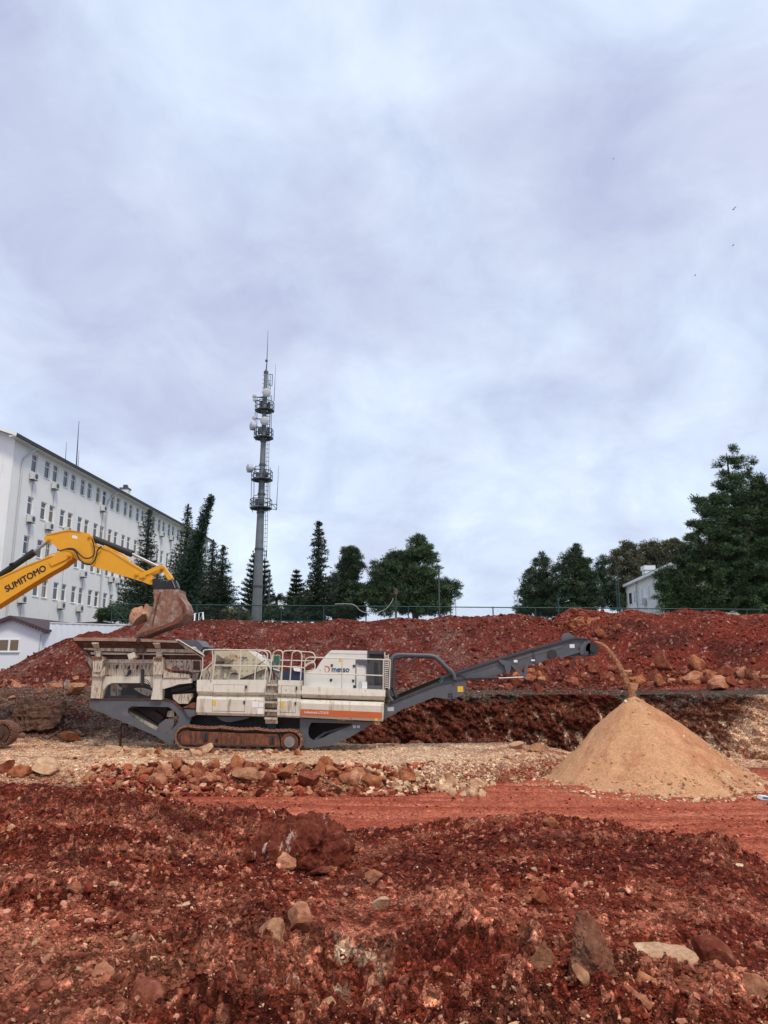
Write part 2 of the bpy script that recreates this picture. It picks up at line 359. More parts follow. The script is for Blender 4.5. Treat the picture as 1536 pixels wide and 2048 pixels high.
def ground_full(X, Y, want_col=True):
    z, d = profile(X, Y); pm = d['pm']
    Yc = d['Yc']; fore = 1-sstep((Y-Yc-1.2)/1.5); roadm = sstep((Y-Yc-1.0)/1.2)*(1-sstep((Y-d['Ye']+.4)/1.0))
    bench = d['emb']*(1-sstep((Y-33.6)/.6)); rubl = (1-d['R'])*sstep((Y-33.4)/.8)*(1-sstep((Y-39.2)/.8))
    berm = sstep((Y-d['Yl']+.2)/.5); far = sstep((Y-d['Ycr']-1)/2)
    # clods at four sizes
    big = fbm(X*.35+4, Y*.35, 2, 31); patch = sstep((big+.15)/.5)
    c0, i0 = clods(X/.62, Y/.62, 50, .35); c1, i1 = clods(X/.25, Y/.25, 51, .7); c2, i2 = clods(X/.125, Y/.125, 52, .75); c3, i3 = clods(X/.055, Y/.055, 53, .8)
    near = np.clip(1-(Y-4)/9, 0, 1)
    rgh = .95*fore*(.45+.75*patch)+.10*roadm+.34*bench+.7*rubl+.62*berm*(1-far)
    rgh = np.maximum(rgh, .02)
    bot = np.clip((7.5-Y)/3, 0, 1)*fore
    dz = rgh*(.62*.30*c0*(.4+.6*patch)*(.6+.8*np.abs(fbm(X*4, Y*4, 3, 64)))+.27*.55*c1+.125*.75*c2+.055*.9*c3*(.4+near))
    fz = fbm(X*2.3, Y*2.5, 6, 61, .66); rd = 1-np.abs(fbm(X*5.3, Y*5.6, 5, 62, .62))*2.2
    dz = dz*(.72+.5*np.abs(fbm(X*7, Y*7, 3, 63)))+rgh*(.11*fz+.05*rd)
    wm = d['wmask']
    wy = Y+.25*vnoise(X*.35, Y*.3, 70)+.03*X; ruts = vnoise(X*.18, wy*4.5, 71)+.3*vnoise(X*.5, wy*10, 72)
    dz = dz+roadm*.05*ruts+roadm*.05*np.clip(fbm(X*1.5, Y*3, 4, 73, .6), 0, 1)
    z = z+dz*(1-wm)
    Yo = Y.copy()
    if want_col or True:
        n1 = fbm(X*1.1, z*1.5+X*.4, 6, 81, .56); n2 = fbm(X*6.5, z*5.5+X*1.5, 4, 82, .6)
        Yo = Yo+wm*(.62*n1+.2*n2)
    if not want_col: return z
    # ---------------- colour of the material, plus a hollow's shade painted in
    f1 = fbm(X*.55, Y*.9, 4, 91, .6); f2 = fbm(X*2.6, Y*3.0, 4, 92, .6); f3 = fbm(X*11, Y*12, 3, 93, .6)
    c = np.ones(X.shape+(3,))*SOIL
    c = mixc(c, SOIL_D, sstep((.1-f1-f2*.5)/.5)*.75)
    c = mixc(c, SOIL_P, sstep((f1+.7*f2-.14)/.4)*.55)
    c = mixc(c, SOIL_D, (c1 > 0)*(i1 > .55)*.35*fore)
    c = mixc(c, SOIL_P*1.1, ((c2 > .1)*(i2 > .88)*.8+(c3 > .1)*(i3 > .86)*.75)*np.clip(fore+berm, 0, 1))
    ms = (z-CZ)/np.maximum(Y, .5); vv = (ms*CT-ST)/(CT+ms*ST); py = 1024-F*vv; px_ = 768+F*(X/np.maximum(Y, .5))*(CT-vv*ST)
    wob = 28*fbm(X*1.1+5, Y*1.3, 3, 97)
    for (a0, b0, ra, rb, am) in ((310,1625,130,13,.9),(330,1700,190,12,.8),(90,1760,120,22,.6),(120,1850,200,60,.55),(420,1800,120,30,.4),(620,1900,150,70,.45),(1400,1815,140,22,.8),(1195,1675,75,12,.75),(900,1800,130,30,.35),(1350,1912,90,14,.6),(1040,1850,90,28,.35),(60,1990,150,60,.35),(480,1600,80,10,.5),(760,1775,60,18,.4)):
        g_ = np.exp(-((px_+wob*3-a0)/ra)**2-((py+wob*.6-b0)/rb)**2); c = mixc(c, SOIL_P*(1.05+.25*f3)[..., None], np.clip(g_*am*(.65+1.6*f2), 0, .9)*fore)
    for (a0, b0, ra, rb, am) in ((100,1600,180,28,.8),(400,1650,150,26,.7),(840,1725,150,34,.9),(1230,1700,230,40,.7),(1450,1770,120,40,.5),(700,1820,120,25,.4),(330,1930,120,35,.4),(1000,1900,120,35,.4)):  # dark soil areas; the strongest patch paints a hollow's shade into the colour
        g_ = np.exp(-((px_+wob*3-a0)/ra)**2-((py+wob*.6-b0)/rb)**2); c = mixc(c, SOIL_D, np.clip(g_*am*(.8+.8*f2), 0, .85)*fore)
    lowm = sstep((8.5-Y)/4)*sstep((fbm(X*.8+9, Y*.8, 3, 95)+.05)/.35)
    c = mixc(c, BROWN*1.25, lowm*.3)
    chalk = sstep((fbm(X*6, Y*3, 5, 96, .7)+.3*f3-.12)/.2)*np.exp(-((px_-650)/95)**2-((py-1935)/42)**2)*1.1
    c = mixc(c, CHALK*1.05, np.clip(chalk*1.6, 0, .85))
    rc = np.ones_like(c)*ROAD; rc = mixc(rc, SOIL*1.1, np.clip(sstep((ruts+.5*f2+.3*f1-.1)/.5)*.6, 0, 1)); rc = mixc(rc, SOIL_P*1.15, sstep((-ruts+f2*.4-.3)/.6)*.5)
    c = mixc(c, rc, roadm)
    # bench of crushed stone
    bc = np.ones_like(c)*TAN_; bc = mixc(bc, PALE, sstep((f2+.3*f3)/.5)*.6); bc = mixc(bc, np.array((.30, .12, .07)), sstep((f1*1.2+.3*f2-.12+.25*(d['emb'] < .9))/.35)*.75)
    bc = mixc(bc, PALE*1.08, (c2 > .12)*(i2 > .6)*.6); bc = mixc(bc, PALE, np.exp(-((pm-840)/190)**2)*.55*sstep((f2+.35)/.5))
    bc = mixc(bc, SOIL*1.3, sstep((pm-900)/200)*sstep((f2+.3*f1+.1)/.4)*.8)
    bc = mixc(bc, SOIL*1.25, np.clip(1-np.abs(d['emb']-.45)/.5, 0, 1)*sstep((f2*.8+f1*.4+.35)/.4)*(.9-.75*np.exp(-((pm-830)/110)**2)))
    c = mixc(c, bc, np.clip(d['emb']*1.0, 0, 1))
    rbc = np.ones_like(c)*np.array((.13, .085, .065)); rbc = mixc(rbc, np.array((.24, .17, .13)), sstep((f2+.5*f3-.05)/.4)*.6); rbc = mixc(rbc, SOIL_D*1.2, sstep((-f1+f2*.5-.1)/.3)*.7); rbc = mixc(rbc, np.array((.12, .045, .03)), sstep((f1-f2*.4+.0)/.3)*.6)
    c = mixc(c, rbc, rubl)
    pitw = d['R']*sstep((Y-33.9)/.6)*(1-berm)
    wc = np.ones_like(c)*CUT; wc = mixc(wc, BROWN*.8, sstep((n1+.6*n2-.08)/.3)*.45); wc = mixc(wc, SOIL_P*.7, sstep((n2-.12)/.25)*.35)
    ch = sstep((vnoise(X*3.6+z*1.1, z*1.1, 84)*.6+.9*n2+.5*n1-.30)/.25)*sstep((1.75-z)/.9)*ip(pm, (900, .12), (1050, .5), (1250, .8), (1330, 1.0), (1420, 1.3), (1600, 1.3))
    wc = mixc(wc, BROWN*1.2, sstep((pm-1260)/120)*.6)
    wc = mixc(wc, CHALK*.95, np.clip(ch, 0, .9))
    wc = mixc(wc, SOIL_D*.9, sstep((z-1.55)/.3)*.7)
    c = mixc(c, wc, pitw)
    lg = sstep((Y-d['Yt']+.12)/.15)*(1-sstep((Y-d['Yl']-.05+.35*f2)/.3))*np.clip(d['R']+.3, 0, 1)
    lc = np.ones_like(c)*GREYG; lc = mixc(lc, np.array((.20, .16, .135)), sstep((f3+f2*.5)/.5)*.5); lc = mixc(lc, SOIL_D*1.2, sstep((f1+f2-.05)/.3)*.7); c = mixc(c, lc, lg)
    # spoil heap
    hc = np.ones_like(c)*np.array((.135, .031, .022)); hc = mixc(hc, np.array((.072, .019, .015)), sstep((-f1-.3*f2+.05)/.4)*.7)
    hc = mixc(hc, np.array((.19, .034, .02)), sstep((pm-980)/250)*sstep((f1+.35)/.6)*.7)
    hc = mixc(hc, np.array((.17, .095, .075)), sstep((f1+.6*f2-.15)/.4)*.55*(1-sstep((pm-950)/150)))
    hc = mixc(hc, np.array((.34, .21, .165)), ((c2 > .14)*(i2 > .9)*.7+(c3 > .15)*(i3 > .9)*.4))
    # tumbled reddish rock zones: foot of the heap on the right, top near px 1150
    rz = np.clip(sstep((pm-1050)/200)*sstep((.33-d['b'])/.25)+np.exp(-((pm-1165)/70)**2)*sstep((d['b']-.55)/.3), 0, 1)
    hc = mixc(hc, np.array((.25, .075, .045)), rz*sstep((f2+.3)/.6)*.6)
    c = mixc(c, hc, berm)
    c = mixc(c, np.array((.10, .11, .06)), far*.9)
    c = mixc(c, np.array((.09, .10, .06)), sstep((Y-70)/30))
    d['al'] = 1-.6*roadm-.4*berm-.25*bench*(d['emb'] > .95)
    return z, Yo, np.clip(c, .004, .8), d
def build_ground():
    kk = np.linspace(-.62, .62, 1180); ext = np.array([.66, .72, .8, .9, 1.05, 1.3, 1.8, 3.0])
    kk = np.concatenate([-ext[::-1], kk, ext])
    rows = [-14., -10, -7, -5, -3.5, -2, -1, 0, .8, 1.5, 2.1]
    y = 2.5
    while y < 3.9: rows.append(y); y += .06
    while y < 31:
        rows.append(y); h = 1.9 if y < 8 else (2.6 if y < 16 else 3.6); y += max(.017, y*y/(h*740)*1.15)*(1.0 if y < 16 else .85)
        if 14 < y < 18: y -= .04
    while y < 49: rows.append(y); y += .055
    while y < 58: rows.append(y); y += .3
    while y < 6000: rows.append(y); y *= 1.09
    rows = np.array([r for r in rows if not (36.7 < r < 38.1)]+list(np.arange(36.7, 38.1, .0125))); rows.sort()
    K, Eg = np.meshgrid(kk, rows)
    def ywk(Ys): return ip(768+1530*K*(Ys+6)/Ys, (0, 37), (560, 37), (620, 36.6), (760, 37.2), (1200, 36.8), (1536, 33), (1800, 31))
    shf = ywk(37.0)-37; shf = ywk(37+shf)-37; wv = sstep((Eg-28)/6)*(1-sstep((Eg-50)/10)); Yg = Eg+shf*wv
    off = 6+np.maximum(0, -Yg); X = K*(Yg+off)
    near = Yg < 0; X = np.where(near, K*14, X)
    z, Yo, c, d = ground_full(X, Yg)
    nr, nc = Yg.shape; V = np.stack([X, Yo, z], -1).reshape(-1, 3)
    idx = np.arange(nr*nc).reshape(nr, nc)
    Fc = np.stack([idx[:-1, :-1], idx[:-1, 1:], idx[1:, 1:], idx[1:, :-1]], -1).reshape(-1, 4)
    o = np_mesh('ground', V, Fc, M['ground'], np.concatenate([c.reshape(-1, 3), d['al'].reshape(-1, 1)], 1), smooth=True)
    tag(o, kind='structure')
build_ground()
def gz(x, y): return float(ground_full(np.array([x]), np.array([y]), False)[0])
def gza(X, Y): return ground_full(X, Y, False)

# ------------------------------------------------------------------ stones
def ico(sub):
    bm = bmesh.new(); bmesh.ops.create_icosphere(bm, subdivisions=sub, radius=1); bm.verts.ensure_lookup_table()
    v = np.array([q.co[:] for q in bm.verts]); f = np.array([[a.index for a in p.verts] for p in bm.faces]); bm.free(); return v, f
ICO = {s: ico(s) for s in (1, 2, 3, 4)}
def rock_shape(rng, sub, cuts=9, flat=.75, rough=.06):
    v, f = ICO[sub]; v = v.copy()
    for _ in range(cuts):
        n = rng.normal(size=3); n /= np.linalg.norm(n); dd = rng.uniform(.34, .78)
        e = v@n-dd; v -= np.maximum(e, 0)[:, None]*n
    v *= rng.uniform(.75, 1.2, 3)*np.array((1.1, 1, flat))
    ph = rng.uniform(0, 50, 2)
    for k, a in ((2.2, rough), (5.5, rough*.5), (11, rough*.28)):
        v *= (1+a*(vnoise(v[:, 0]*k+ph[0]+v[:, 2]*k*.7, v[:, 1]*k+ph[1]-v[:, 2]*k*.5, 3)))[:, None]
    return v, f
SHAPES = {}
def shapes(sub, n, seed, **k):
    key = (sub, n, seed)
    if key not in SHAPES:
        rng = np.random.default_rng(seed); SHAPES[key] = [rock_shape(rng, sub, **k) for _ in range(n)]
    return SHAPES[key]
def rotm(rng, tilt=.6):
    a = rng.uniform(0, 2*np.pi); b = rng.normal()*tilt; c = rng.normal()*tilt
    Rz = np.array([[math.cos(a), -math.sin(a), 0], [math.sin(a), math.cos(a), 0], [0, 0, 1]])
    Rx = np.array([[1, 0, 0], [0, math.cos(b), -math.sin(b)], [0, math.sin(b), math.cos(b)]])
    Ry = np.array([[math.cos(c), 0, math.sin(c)], [0, 1, 0], [-math.sin(c), 0, math.cos(c)]])
    return Rz@Rx@Ry
def scatter(name, pos, size, pal, seed, label, cat, sub=1, sink=.25, mat_=None, local=0):
    """uncountable small stones as one object; pos (n,3), size (n,), pal list of colours with weights"""
    rng = np.random.default_rng(seed); sh = shapes(sub, 24, 77, cuts=8, flat=.7); nv = len(ICO[sub][0]); f0 = ICO[sub][1]
    n = len(pos); 
    cols = np.array([p[0] for p in pal]); wts = np.array([p[1] for p in pal], float); wts /= wts.sum()
    ci = rng.choice(len(pal), n, p=wts); br = rng.uniform(.75, 1.25, n)
    CC = cols[ci]
    if local:
        gc = ground_full(pos[:, 0].copy(), pos[:, 1].copy())[2]; CC = CC*(1-local)+gc*local*1.05
    T = np.array([s_[0] for s_ in sh]); si = rng.integers(24, size=n); Rm = np.array([rotm(rng) for _ in range(200)]); ri = rng.integers(200, size=n)
    V = np.einsum('nij,nvj->nvi', Rm[ri], T[si])*size[:, None, None]*.5+pos[:, None, :]
    V[:, :, 2] += (size*(.25-sink*.5))[:, None]; C = np.broadcast_to((CC*br[:, None])[:, None, :], (n, nv, 3))
    Fc = (f0[None]+(np.arange(n)*nv)[:, None, None]).reshape(-1, 3)
    o = np_mesh(name, V.reshape(-1, 3), Fc, mat_ or M['stone'], C.reshape(-1, 3), smooth=False)
    return tag(o, label, cat, kind='stuff')
def sample(n, y0, y1, seed, k=.62, dens=None, power=1.0):
    """points spread so that density per view angle is even; dens(X,Y) in 0..1"""
    rng = np.random.default_rng(seed); out = []
    while sum(len(a) for a in out) < n:
        u = rng.random(n*2); Y = 1/((1/y0)*(1-u)+(1/y1)*u) if power == 1 else y0+(y1-y0)*u
        X = rng.uniform(-k, k, n*2)*(Y+1)
        if dens is not None: keep = rng.random(n*2) < dens(X, Y); X, Y = X[keep], Y[keep]
        out.append(np.stack([X, Y], 1))
    P = np.concatenate(out)[:n]; return np.column_stack([P, gza(P[:, 0], P[:, 1])])
RED = (.18, .034, .019); REDL = (.32, .085, .047); PINK = (.58, .29, .19); TANC = (.50, .30, .175); PALEC = (.66, .48, .31); DRK = (.065, .014, .0095); GREYC = (.26, .23, .21); ORG = (.36, .17, .08)
rng = np.random.default_rng(5)
def d_fore(X, Y):
    d = layout(X, Y); return (Y < d['Yc']+1.5)*np.clip(.45+.9*fbm(X*.6, Y*.6, 3, 131), .08, 1)
P = sample(150000, 3.2, 17, 1, dens=d_fore)
S = np.minimum(.0125*(rng.pareto(2.5, len(P))+1), .085)*np.clip(P[:, 1]/6, .75, 1.7)
scatter('soil_clods', P, S, [(RED, 5), (DRK, 5), (REDL, 1.3), ((.30, .10, .06), .5), (PINK, .2)], 11, 'small crumbly dark red clods strewn over the foreground earth', 'clods', local=.75)
P = sample(9000, 3.2, 16, 2, dens=lambda X, Y: d_fore(X, Y)*np.clip(.3+1.2*fbm(X*.5+3, Y*.5, 3, 133)+.5*(Y < 7), 0, 1))
S = np.minimum(.015*(rng.pareto(2.2, len(P))+1), .085)*np.clip(P[:, 1]/6, .75, 1.5)
scatter('pale_chips', P, S, [(PINK, 3), ((.45, .2, .12), 3), (TANC, 2), (PALEC, 1), (ORG, 1.5)], 12, 'small pink and tan stone chips among the foreground clods', 'stone chips')
def d_bench(X, Y):
    d = layout(X, Y); return ((Y > d['Ye']+.3) & (Y < 33.7) & (d['pm'] < 1130))*np.where(Y < d['Ye']+3, 1, .16+.5*np.clip(fbm(X*.5, Y*.8, 3, 137)+.1, 0, 1))
P = sample(12000, 22, 34, 3, dens=d_bench)
S = np.minimum(.036*(rng.pareto(2.3, len(P))+1), .22)
scatter('crushed_stone', P, S, [(TANC, 3), (PALEC, 2), (ORG, 1.5), (REDL, 1.6), (PINK, 1)], 13, 'tan and cream crushed stone covering the bench in front of the crusher', 'crushed stone', local=.45)
P = sample(2600, 22, 28, 33, dens=lambda X, Y: ((Y > layout(X, Y)['Ye']-.1) & (Y < layout(X, Y)['Ye']+2.6) & (layout(X, Y)['pm'] > 180) & (layout(X, Y)['pm'] < 860))*np.clip(.4+fbm(X*.8, Y, 2, 138), .1, 1))
S = np.minimum(.09*(rng.pareto(2.4, len(P))+1), .34)
scatter('broken_rock', P, S, [(RED, 3), (REDL, 3), (ORG, 1.6), (PINK, .8), (DRK, 1)], 34, 'red broken rock packed between the larger rocks of the bench edge', 'broken rock', sub=2)
P = sample(900, 22, 28, 35, dens=lambda X, Y: ((Y > layout(X, Y)['Ye']) & (Y < layout(X, Y)['Ye']+2.6) & (layout(X, Y)['pm'] > 720) & (layout(X, Y)['pm'] < 985))*1.)
S = np.minimum(.08*(rng.pareto(2.8, len(P))+1), .26)
scatter('cream_rubble', P, S, [(PALEC, 4), (TANC, 2)], 36, 'cream coloured rubble spilled down the right end of the bench edge', 'rubble', sub=2)
def d_berm(X, Y):
    z, d = profile(X, Y); pm = d['pm']; b = d['b']
    low = np.exp(-(b/.25)**2)
    return (b > 0)*(b < .99)*np.clip(.12+.75*low+.4*fbm(X*.5, Y*.5, 2, 141)*(1-low)+np.exp(-((pm-1165)/60)**2)*(b > .5)*.7, 0, 1)
P = sample(22000, 38, 47, 4, dens=d_berm, power=0)
S = np.minimum(.055*(rng.pareto(2.3, len(P))+1), .36); pmv = 768+1530*P[:, 0]/P[:, 1]
L_ = pmv < 960
scatter('heap_rubble', P[L_], S[L_], [(RED, 3), (REDL, 2), (PINK, 1), (GREYC, 1.2), (DRK, 1.5)], 14, 'red grey and pink rubble strewn over the left half of the spoil heap', 'rubble', local=.7)
scatter('heap_rubble', P[~L_], S[~L_], [(RED, 5), (REDL, 3), ((.33, .13, .085), 1.6), (DRK, 1.5), (PINK, .5)], 15, 'rust red rubble strewn over the right half of the spoil heap', 'rubble', local=.7)
def d_rub(X, Y):
    d = layout(X, Y); return (Y > 33.3)*(d['pm'] < 640)*1.0
P = sample(4200, 33.3, 39.6, 5, dens=d_rub, power=0); P = P[P[:, 0] < -3]
S = np.minimum(.045*(rng.pareto(2.0, len(P))+1), .4)
scatter('broken_rubble', P, S, [(GREYC, 2), ((.2, .14, .11), 3), (REDL, 1), (PINK, .5)], 16, 'grey brown broken rubble on the bank behind the feed end of the crusher', 'rubble', local=.6)
P = sample(3200, 15, 25, 6, dens=lambda X, Y: (Y > layout(X, Y)['Yc']+1)*np.clip(.2+fbm(X*.7, Y*1.5, 3, 151), 0, 1))
S = np.minimum(.03*(rng.pareto(2.2, len(P))+1), .12)
scatter('road_crumbs', P, S, [(RED, 4), (REDL, 2), (PINK, .7)], 17, 'small red crumbs of earth left on the wheel track', 'crumbs')
P = sample(1100, 37.5, 40.5, 7, dens=lambda X, Y: ((Y > layout(X, Y)['Yw']+.9) & (Y < layout(X, Y)['Yw']+2.8) & (layout(X, Y)['pm'] > 600))*1., power=0)
S = np.minimum(.05*(rng.pareto(2.4, len(P))+1), .16)
scatter('ledge_gravel', P, S, [((.17, .135, .105), 3), ((.10, .075, .058), 3), (REDL, 2), (PINK, .3)], 18, 'grey gravel along the thin ledge on top of the cut face', 'gravel')

# individual rocks
ROCKM = {}
def rockmat(key, stone, dust, amt, chalk=None):
    m, t, b = newmat('rock_'+key); L = t.links.new; b.inputs['Roughness'].default_value = .95; b.inputs['Specular IOR Level'].default_value = .08
    tc = t.nodes.new('ShaderNodeNewGeometry')
    n = t.nodes.new('ShaderNodeTexNoise'); n.inputs['Scale'].default_value = 4; n.inputs['Detail'].default_value = 9; n.inputs['Roughness'].default_value = .72; L(tc.outputs['Position'], n.inputs['Vector'])
    r = t.nodes.new('ShaderNodeValToRGB'); L(n.outputs['Fac'], r.inputs[0]); e = r.color_ramp.elements
    e[0].position = .5-.25*(1-amt); e[0].color = tuple(dust)+(1,); e[1].position = .62; e[1].color = tuple(stone)+(1,)
    x = e = r.color_ramp.elements.new(.55); x.color = tuple(.5*(a+b_) for a, b_ in zip(dust, stone))+(1,)
    n3 = t.nodes.new('ShaderNodeTexNoise'); n3.inputs['Scale'].default_value = 28; n3.inputs['Detail'].default_value = 4; L(tc.outputs['Position'], n3.inputs['Vector'])
    mr = t.nodes.new('ShaderNodeMapRange'); L(n3.outputs['Fac'], mr.inputs[0]); mr.inputs[1].default_value = .3; mr.inputs[2].default_value = .7; mr.inputs[3].default_value = .72; mr.inputs[4].default_value = 1.2
    s_ = t.nodes.new('ShaderNodeVectorMath'); s_.operation = 'SCALE'; L(r.outputs[0], s_.inputs[0]); L(mr.outputs[0], s_.inputs['Scale']); oo = s_.outputs[0]
    if chalk:
        mp = t.nodes.new('ShaderNodeMapping'); L(tc.outputs['Position'], mp.inputs[0]); mp.inputs['Scale'].default_value = (2.4, 1, 1); mp.inputs['Rotation'].default_value = (0, .7, 0)
        n4 = t.nodes.new('ShaderNodeTexNoise'); n4.inputs['Scale'].default_value = 1.6; n4.inputs['Detail'].default_value = 9; n4.inputs['Roughness'].default_value = .75; L(mp.outputs[0], n4.inputs['Vector'])
        m4 = t.nodes.new('ShaderNodeMapRange'); L(n4.outputs['Fac'], m4.inputs[0]); m4.inputs[1].default_value = .60; m4.inputs[2].default_value = .66
        x4 = t.nodes.new('ShaderNodeMix'); x4.data_type = 'RGBA'; L(m4.outputs[0], x4.inputs[0]); L(oo, x4.inputs[6]); x4.inputs[7].default_value = tuple(chalk)+(1,); oo = x4.outputs[2]
    L(oo, b.inputs['Base Color'])
    n2 = t.nodes.new('ShaderNodeTexNoise'); n2.inputs['Scale'].default_value = 12; n2.inputs['Detail'].default_value = 9; n2.inputs['Roughness'].default_value = .7; L(tc.outputs['Position'], n2.inputs['Vector'])
    bp = t.nodes.new('ShaderNodeBump'); bp.inputs['Strength'].default_value = .7; bp.inputs['Distance'].default_value = .05; L(n2.outputs['Fac'], bp.inputs['Height']); L(bp.outputs[0], b.inputs['Normal'])
    ROCKM[key] = m
rockmat('pale', (.66, .48, .31), (.46, .25, .14), .3); rockmat('tan', (.52, .32, .18), (.32, .13, .07), .5)
rockmat('orange', (.48, .21, .10), (.27, .085, .04), .6); rockmat('red', (.34, .125, .075), (.17, .042, .024), .7)
rockmat('pink', (.58, .31, .19), (.32, .11, .055), .5); rockmat('grey', (.27, .24, .215), (.19, .12, .09), .4)
rockmat('mud', (.25, .075, .042), (.14, .032, .019), .9); rockmat('streak', (.22, .062, .035), (.12, .027, .016), .9, (.55, .40, .32)); rockmat('brownblock', (.17, .105, .078), (.10, .05, .035), .6)
RM = {}
def rock(px, py, Y, wpx, hpx, key, label=None, group=None, seed=0, name='rock', sub=3, dpt=None, sink=.3, on_ground=True, rot=0, cat='rock', z=None, cuts=9, rough=.08, tilt=.25):
    rng = np.random.default_rng(seed+1000); v, f = rock_shape(rng, sub, cuts=cuts, flat=1, rough=rough)
    v = v@rotm(rng, tilt).T
    ext = v.max(0)-v.min(0); m = Y*1.03/F
    W = wpx*m; H = hpx*m; D = dpt or W*.85
    v = v*np.array((W/ext[0], D/ext[1], H/ext[2]))
    if rot: a = math.radians(rot); v = v@np.array([[math.cos(a), 0, math.sin(a)], [0, 1, 0], [-math.sin(a), 0, math.cos(a)]])
    p = at(px, py, Y); zc = p.z
    if on_ground: zc = gz(p.x, Y)+H*(.5-sink)
    if z is not None: zc = z
    zb = v[:, 2].min(); v = v-np.array((0, 0, zb))
    me = bpy.data.meshes.new(name); me.from_pydata(v.tolist(), [], f.tolist()); me.materials.append(ROCKM[key])
    o = bpy.data.objects.new(name, me); o.location = (p.x, Y, zc+zb); COL.objects.link(o)
    return tag(o, label, cat, group)
def hull_rock(pts, Y, key, label, name='rock', cat='rock', sub=4, rough=.05, seed=0, yback=.5, freq=1.0):
    """angular rock from its own corner points: (px, py, metres nearer(-) or farther(+) than Y)"""
    P = [at(x, y, Y+d) for x, y, d in pts]; c = sum(P, Vector())/len(P); bm = bmesh.new()
    for p in P: bm.verts.new(p-c)
    r = bmesh.ops.convex_hull(bm, input=bm.verts[:]); bmesh.ops.delete(bm, geom=[g for g in set(r['geom_interior']+r['geom_unused']) if isinstance(g, bmesh.types.BMVert)], context='VERTS')
    bmesh.ops.triangulate(bm, faces=bm.faces[:]); me = bpy.data.meshes.new(name)
    for i in range(sub): bmesh.ops.subdivide_edges(bm, edges=bm.edges[:], cuts=1, use_grid_fill=True); 
    bm.normal_update(); bm.verts.ensure_lookup_table(); V = np.array([v.co[:] for v in bm.verts]); Nn = np.array([v.normal[:] for v in bm.verts])
    def f3_(q, s): q = q*freq; return (fbm(q[:, 0]+seed, q[:, 1], 4, s, .6)+fbm(q[:, 1]+seed, q[:, 2], 4, s+1, .6)+fbm(q[:, 2]+seed, q[:, 0], 4, s+2, .6))/1.8
    d = f3_(V*2.0, seed)*1.3; d2 = 1-np.abs(f3_(V*4.5, seed+9))*2.4
    V = V+Nn*(d*1.4+d2*.45-.2)[:, None]*rough
    for v, q in zip(bm.verts, V): v.co = q
    bm.to_mesh(me); bm.free(); me.materials.append(ROCKM[key]); o = bpy.data.objects.new(name, me); o.location = c; COL.objects.link(o); return tag(o, label, cat)
def ground_Y(px, py, y0, y1):
    """distance at which the line of sight through this place meets the ground"""
    Ys = np.linspace(y0, y1, 500); u = (px-768)/F; v = (1024-py)/F; yc = CT-v*ST
    zr = CZ+(ST+v*CT)/yc*Ys; g, _ = profile(u/yc*Ys, Ys); hit = np.where(zr <= g)[0]
    return float(Ys[hit[0]]) if len(hit) else float(y1)
def rk(px, py, wpx, hpx, key, label, y0, y1, seed, group=None, **k):
    return rock(px, py, ground_Y(px, py+hpx*.35, y0, y1), wpx, hpx, key, label, group, seed, **k)
# foreground, each singled out
FR = [
 (632,1748,74,17,'red','flat reddish slab lying at the foot of the mud caked boulder',16,dict(name='rock_slab',rot=14,cuts=14,sink=.05,dpt=.35,cat='slab')),
 (1094,1950,52,48,'tan','tan rounded stone left of the standing slab rock',19,{}),
 (1293,1977,38,28,'orange','small orange stone just above the elongated pinkish rock',21,{}),
 (1320,2033,60,34,'pink','low pink stone at the bottom edge under the elongated rock',22,{}),
 (1510,1997,60,60,'tan','tan boulder cut by the right edge near the bottom corner',23,{}),
 (1436,1950,64,60,'red','reddish brown lump between the clods left of the corner boulder',24,{}),
 (1163,2020,30,36,'tan','small upright tan stone at the bottom below the standing slab',25,{}),
 (1378,2030,58,34,'red','squat red stone on the bottom edge left of the corner boulder',26,{}),
 (1325,1915,105,26,'pale','flat pale crust of rock half buried right of the standing slab',27,dict(sink=.5,cuts=14)),
 (1080,1805,36,34,'orange','orange brown stone alone among dark clods above the standing slab',28,{}),
 (1035,1962,48,50,'red','reddish stone with a shaded hollow left of the tan rounded stone',29,{}),
 (1196,1952,26,30,'tan','small tan stone stuck to the middle of the standing slab',30,dict(sink=-.6)),
 (548,1902,46,46,'tan','crumbly tan stone at the left of the pale chalk streaks',31,{}),
 (596,1872,52,56,'pink','crumbly pinkish stone above the pale chalk streaks',32,{}),
 (656,1880,22,26,'orange','small orange pebble right of the crumbly pinkish stone',33,{}),
 (662,2014,40,40,'tan','tan stone at the bottom beneath the pale chalk streaks',34,{}),
 (205,1958,34,40,'pink','pale pinkish stone in the lower left foreground',35,{}),
 (242,1915,22,18,'orange','small round orange pebble above the pinkish stone in the lower left',36,{}),
 (296,1990,66,58,'red','dull red lump with a white chip in the lower left foreground',37,{}),
 (765,1808,34,32,'pale','pale cream stone right of the slab below the mud caked boulder',38,{}),
 (746,1760,34,26,'pink','small pink stone above the pale cream stone',39,{}),
 (20,1672,22,22,'tan','tan stone by the left edge of the dark red mound',40,{}),
 (1100,1652,26,26,'orange','small orange stone on the crest of the dark red mound at right',41,{}),
 (85,1990,30,24,'red','low reddish stone by the lower left edge',42,{}),
 (142,1822,32,24,'pink','small brownish pink stone in the upper left of the foreground slope',43,{}),
 (930,1905,30,26,'red','dark red stone in the middle of the foreground between chips',44,{}),
]
for (px, py, wp, hp, key, lab, sd_, kw) in FR: rk(px, py, wp, hp, key, lab, 3, 18, sd_, **kw)
YB_ = ground_Y(620, 1745, 5, 16)-.3
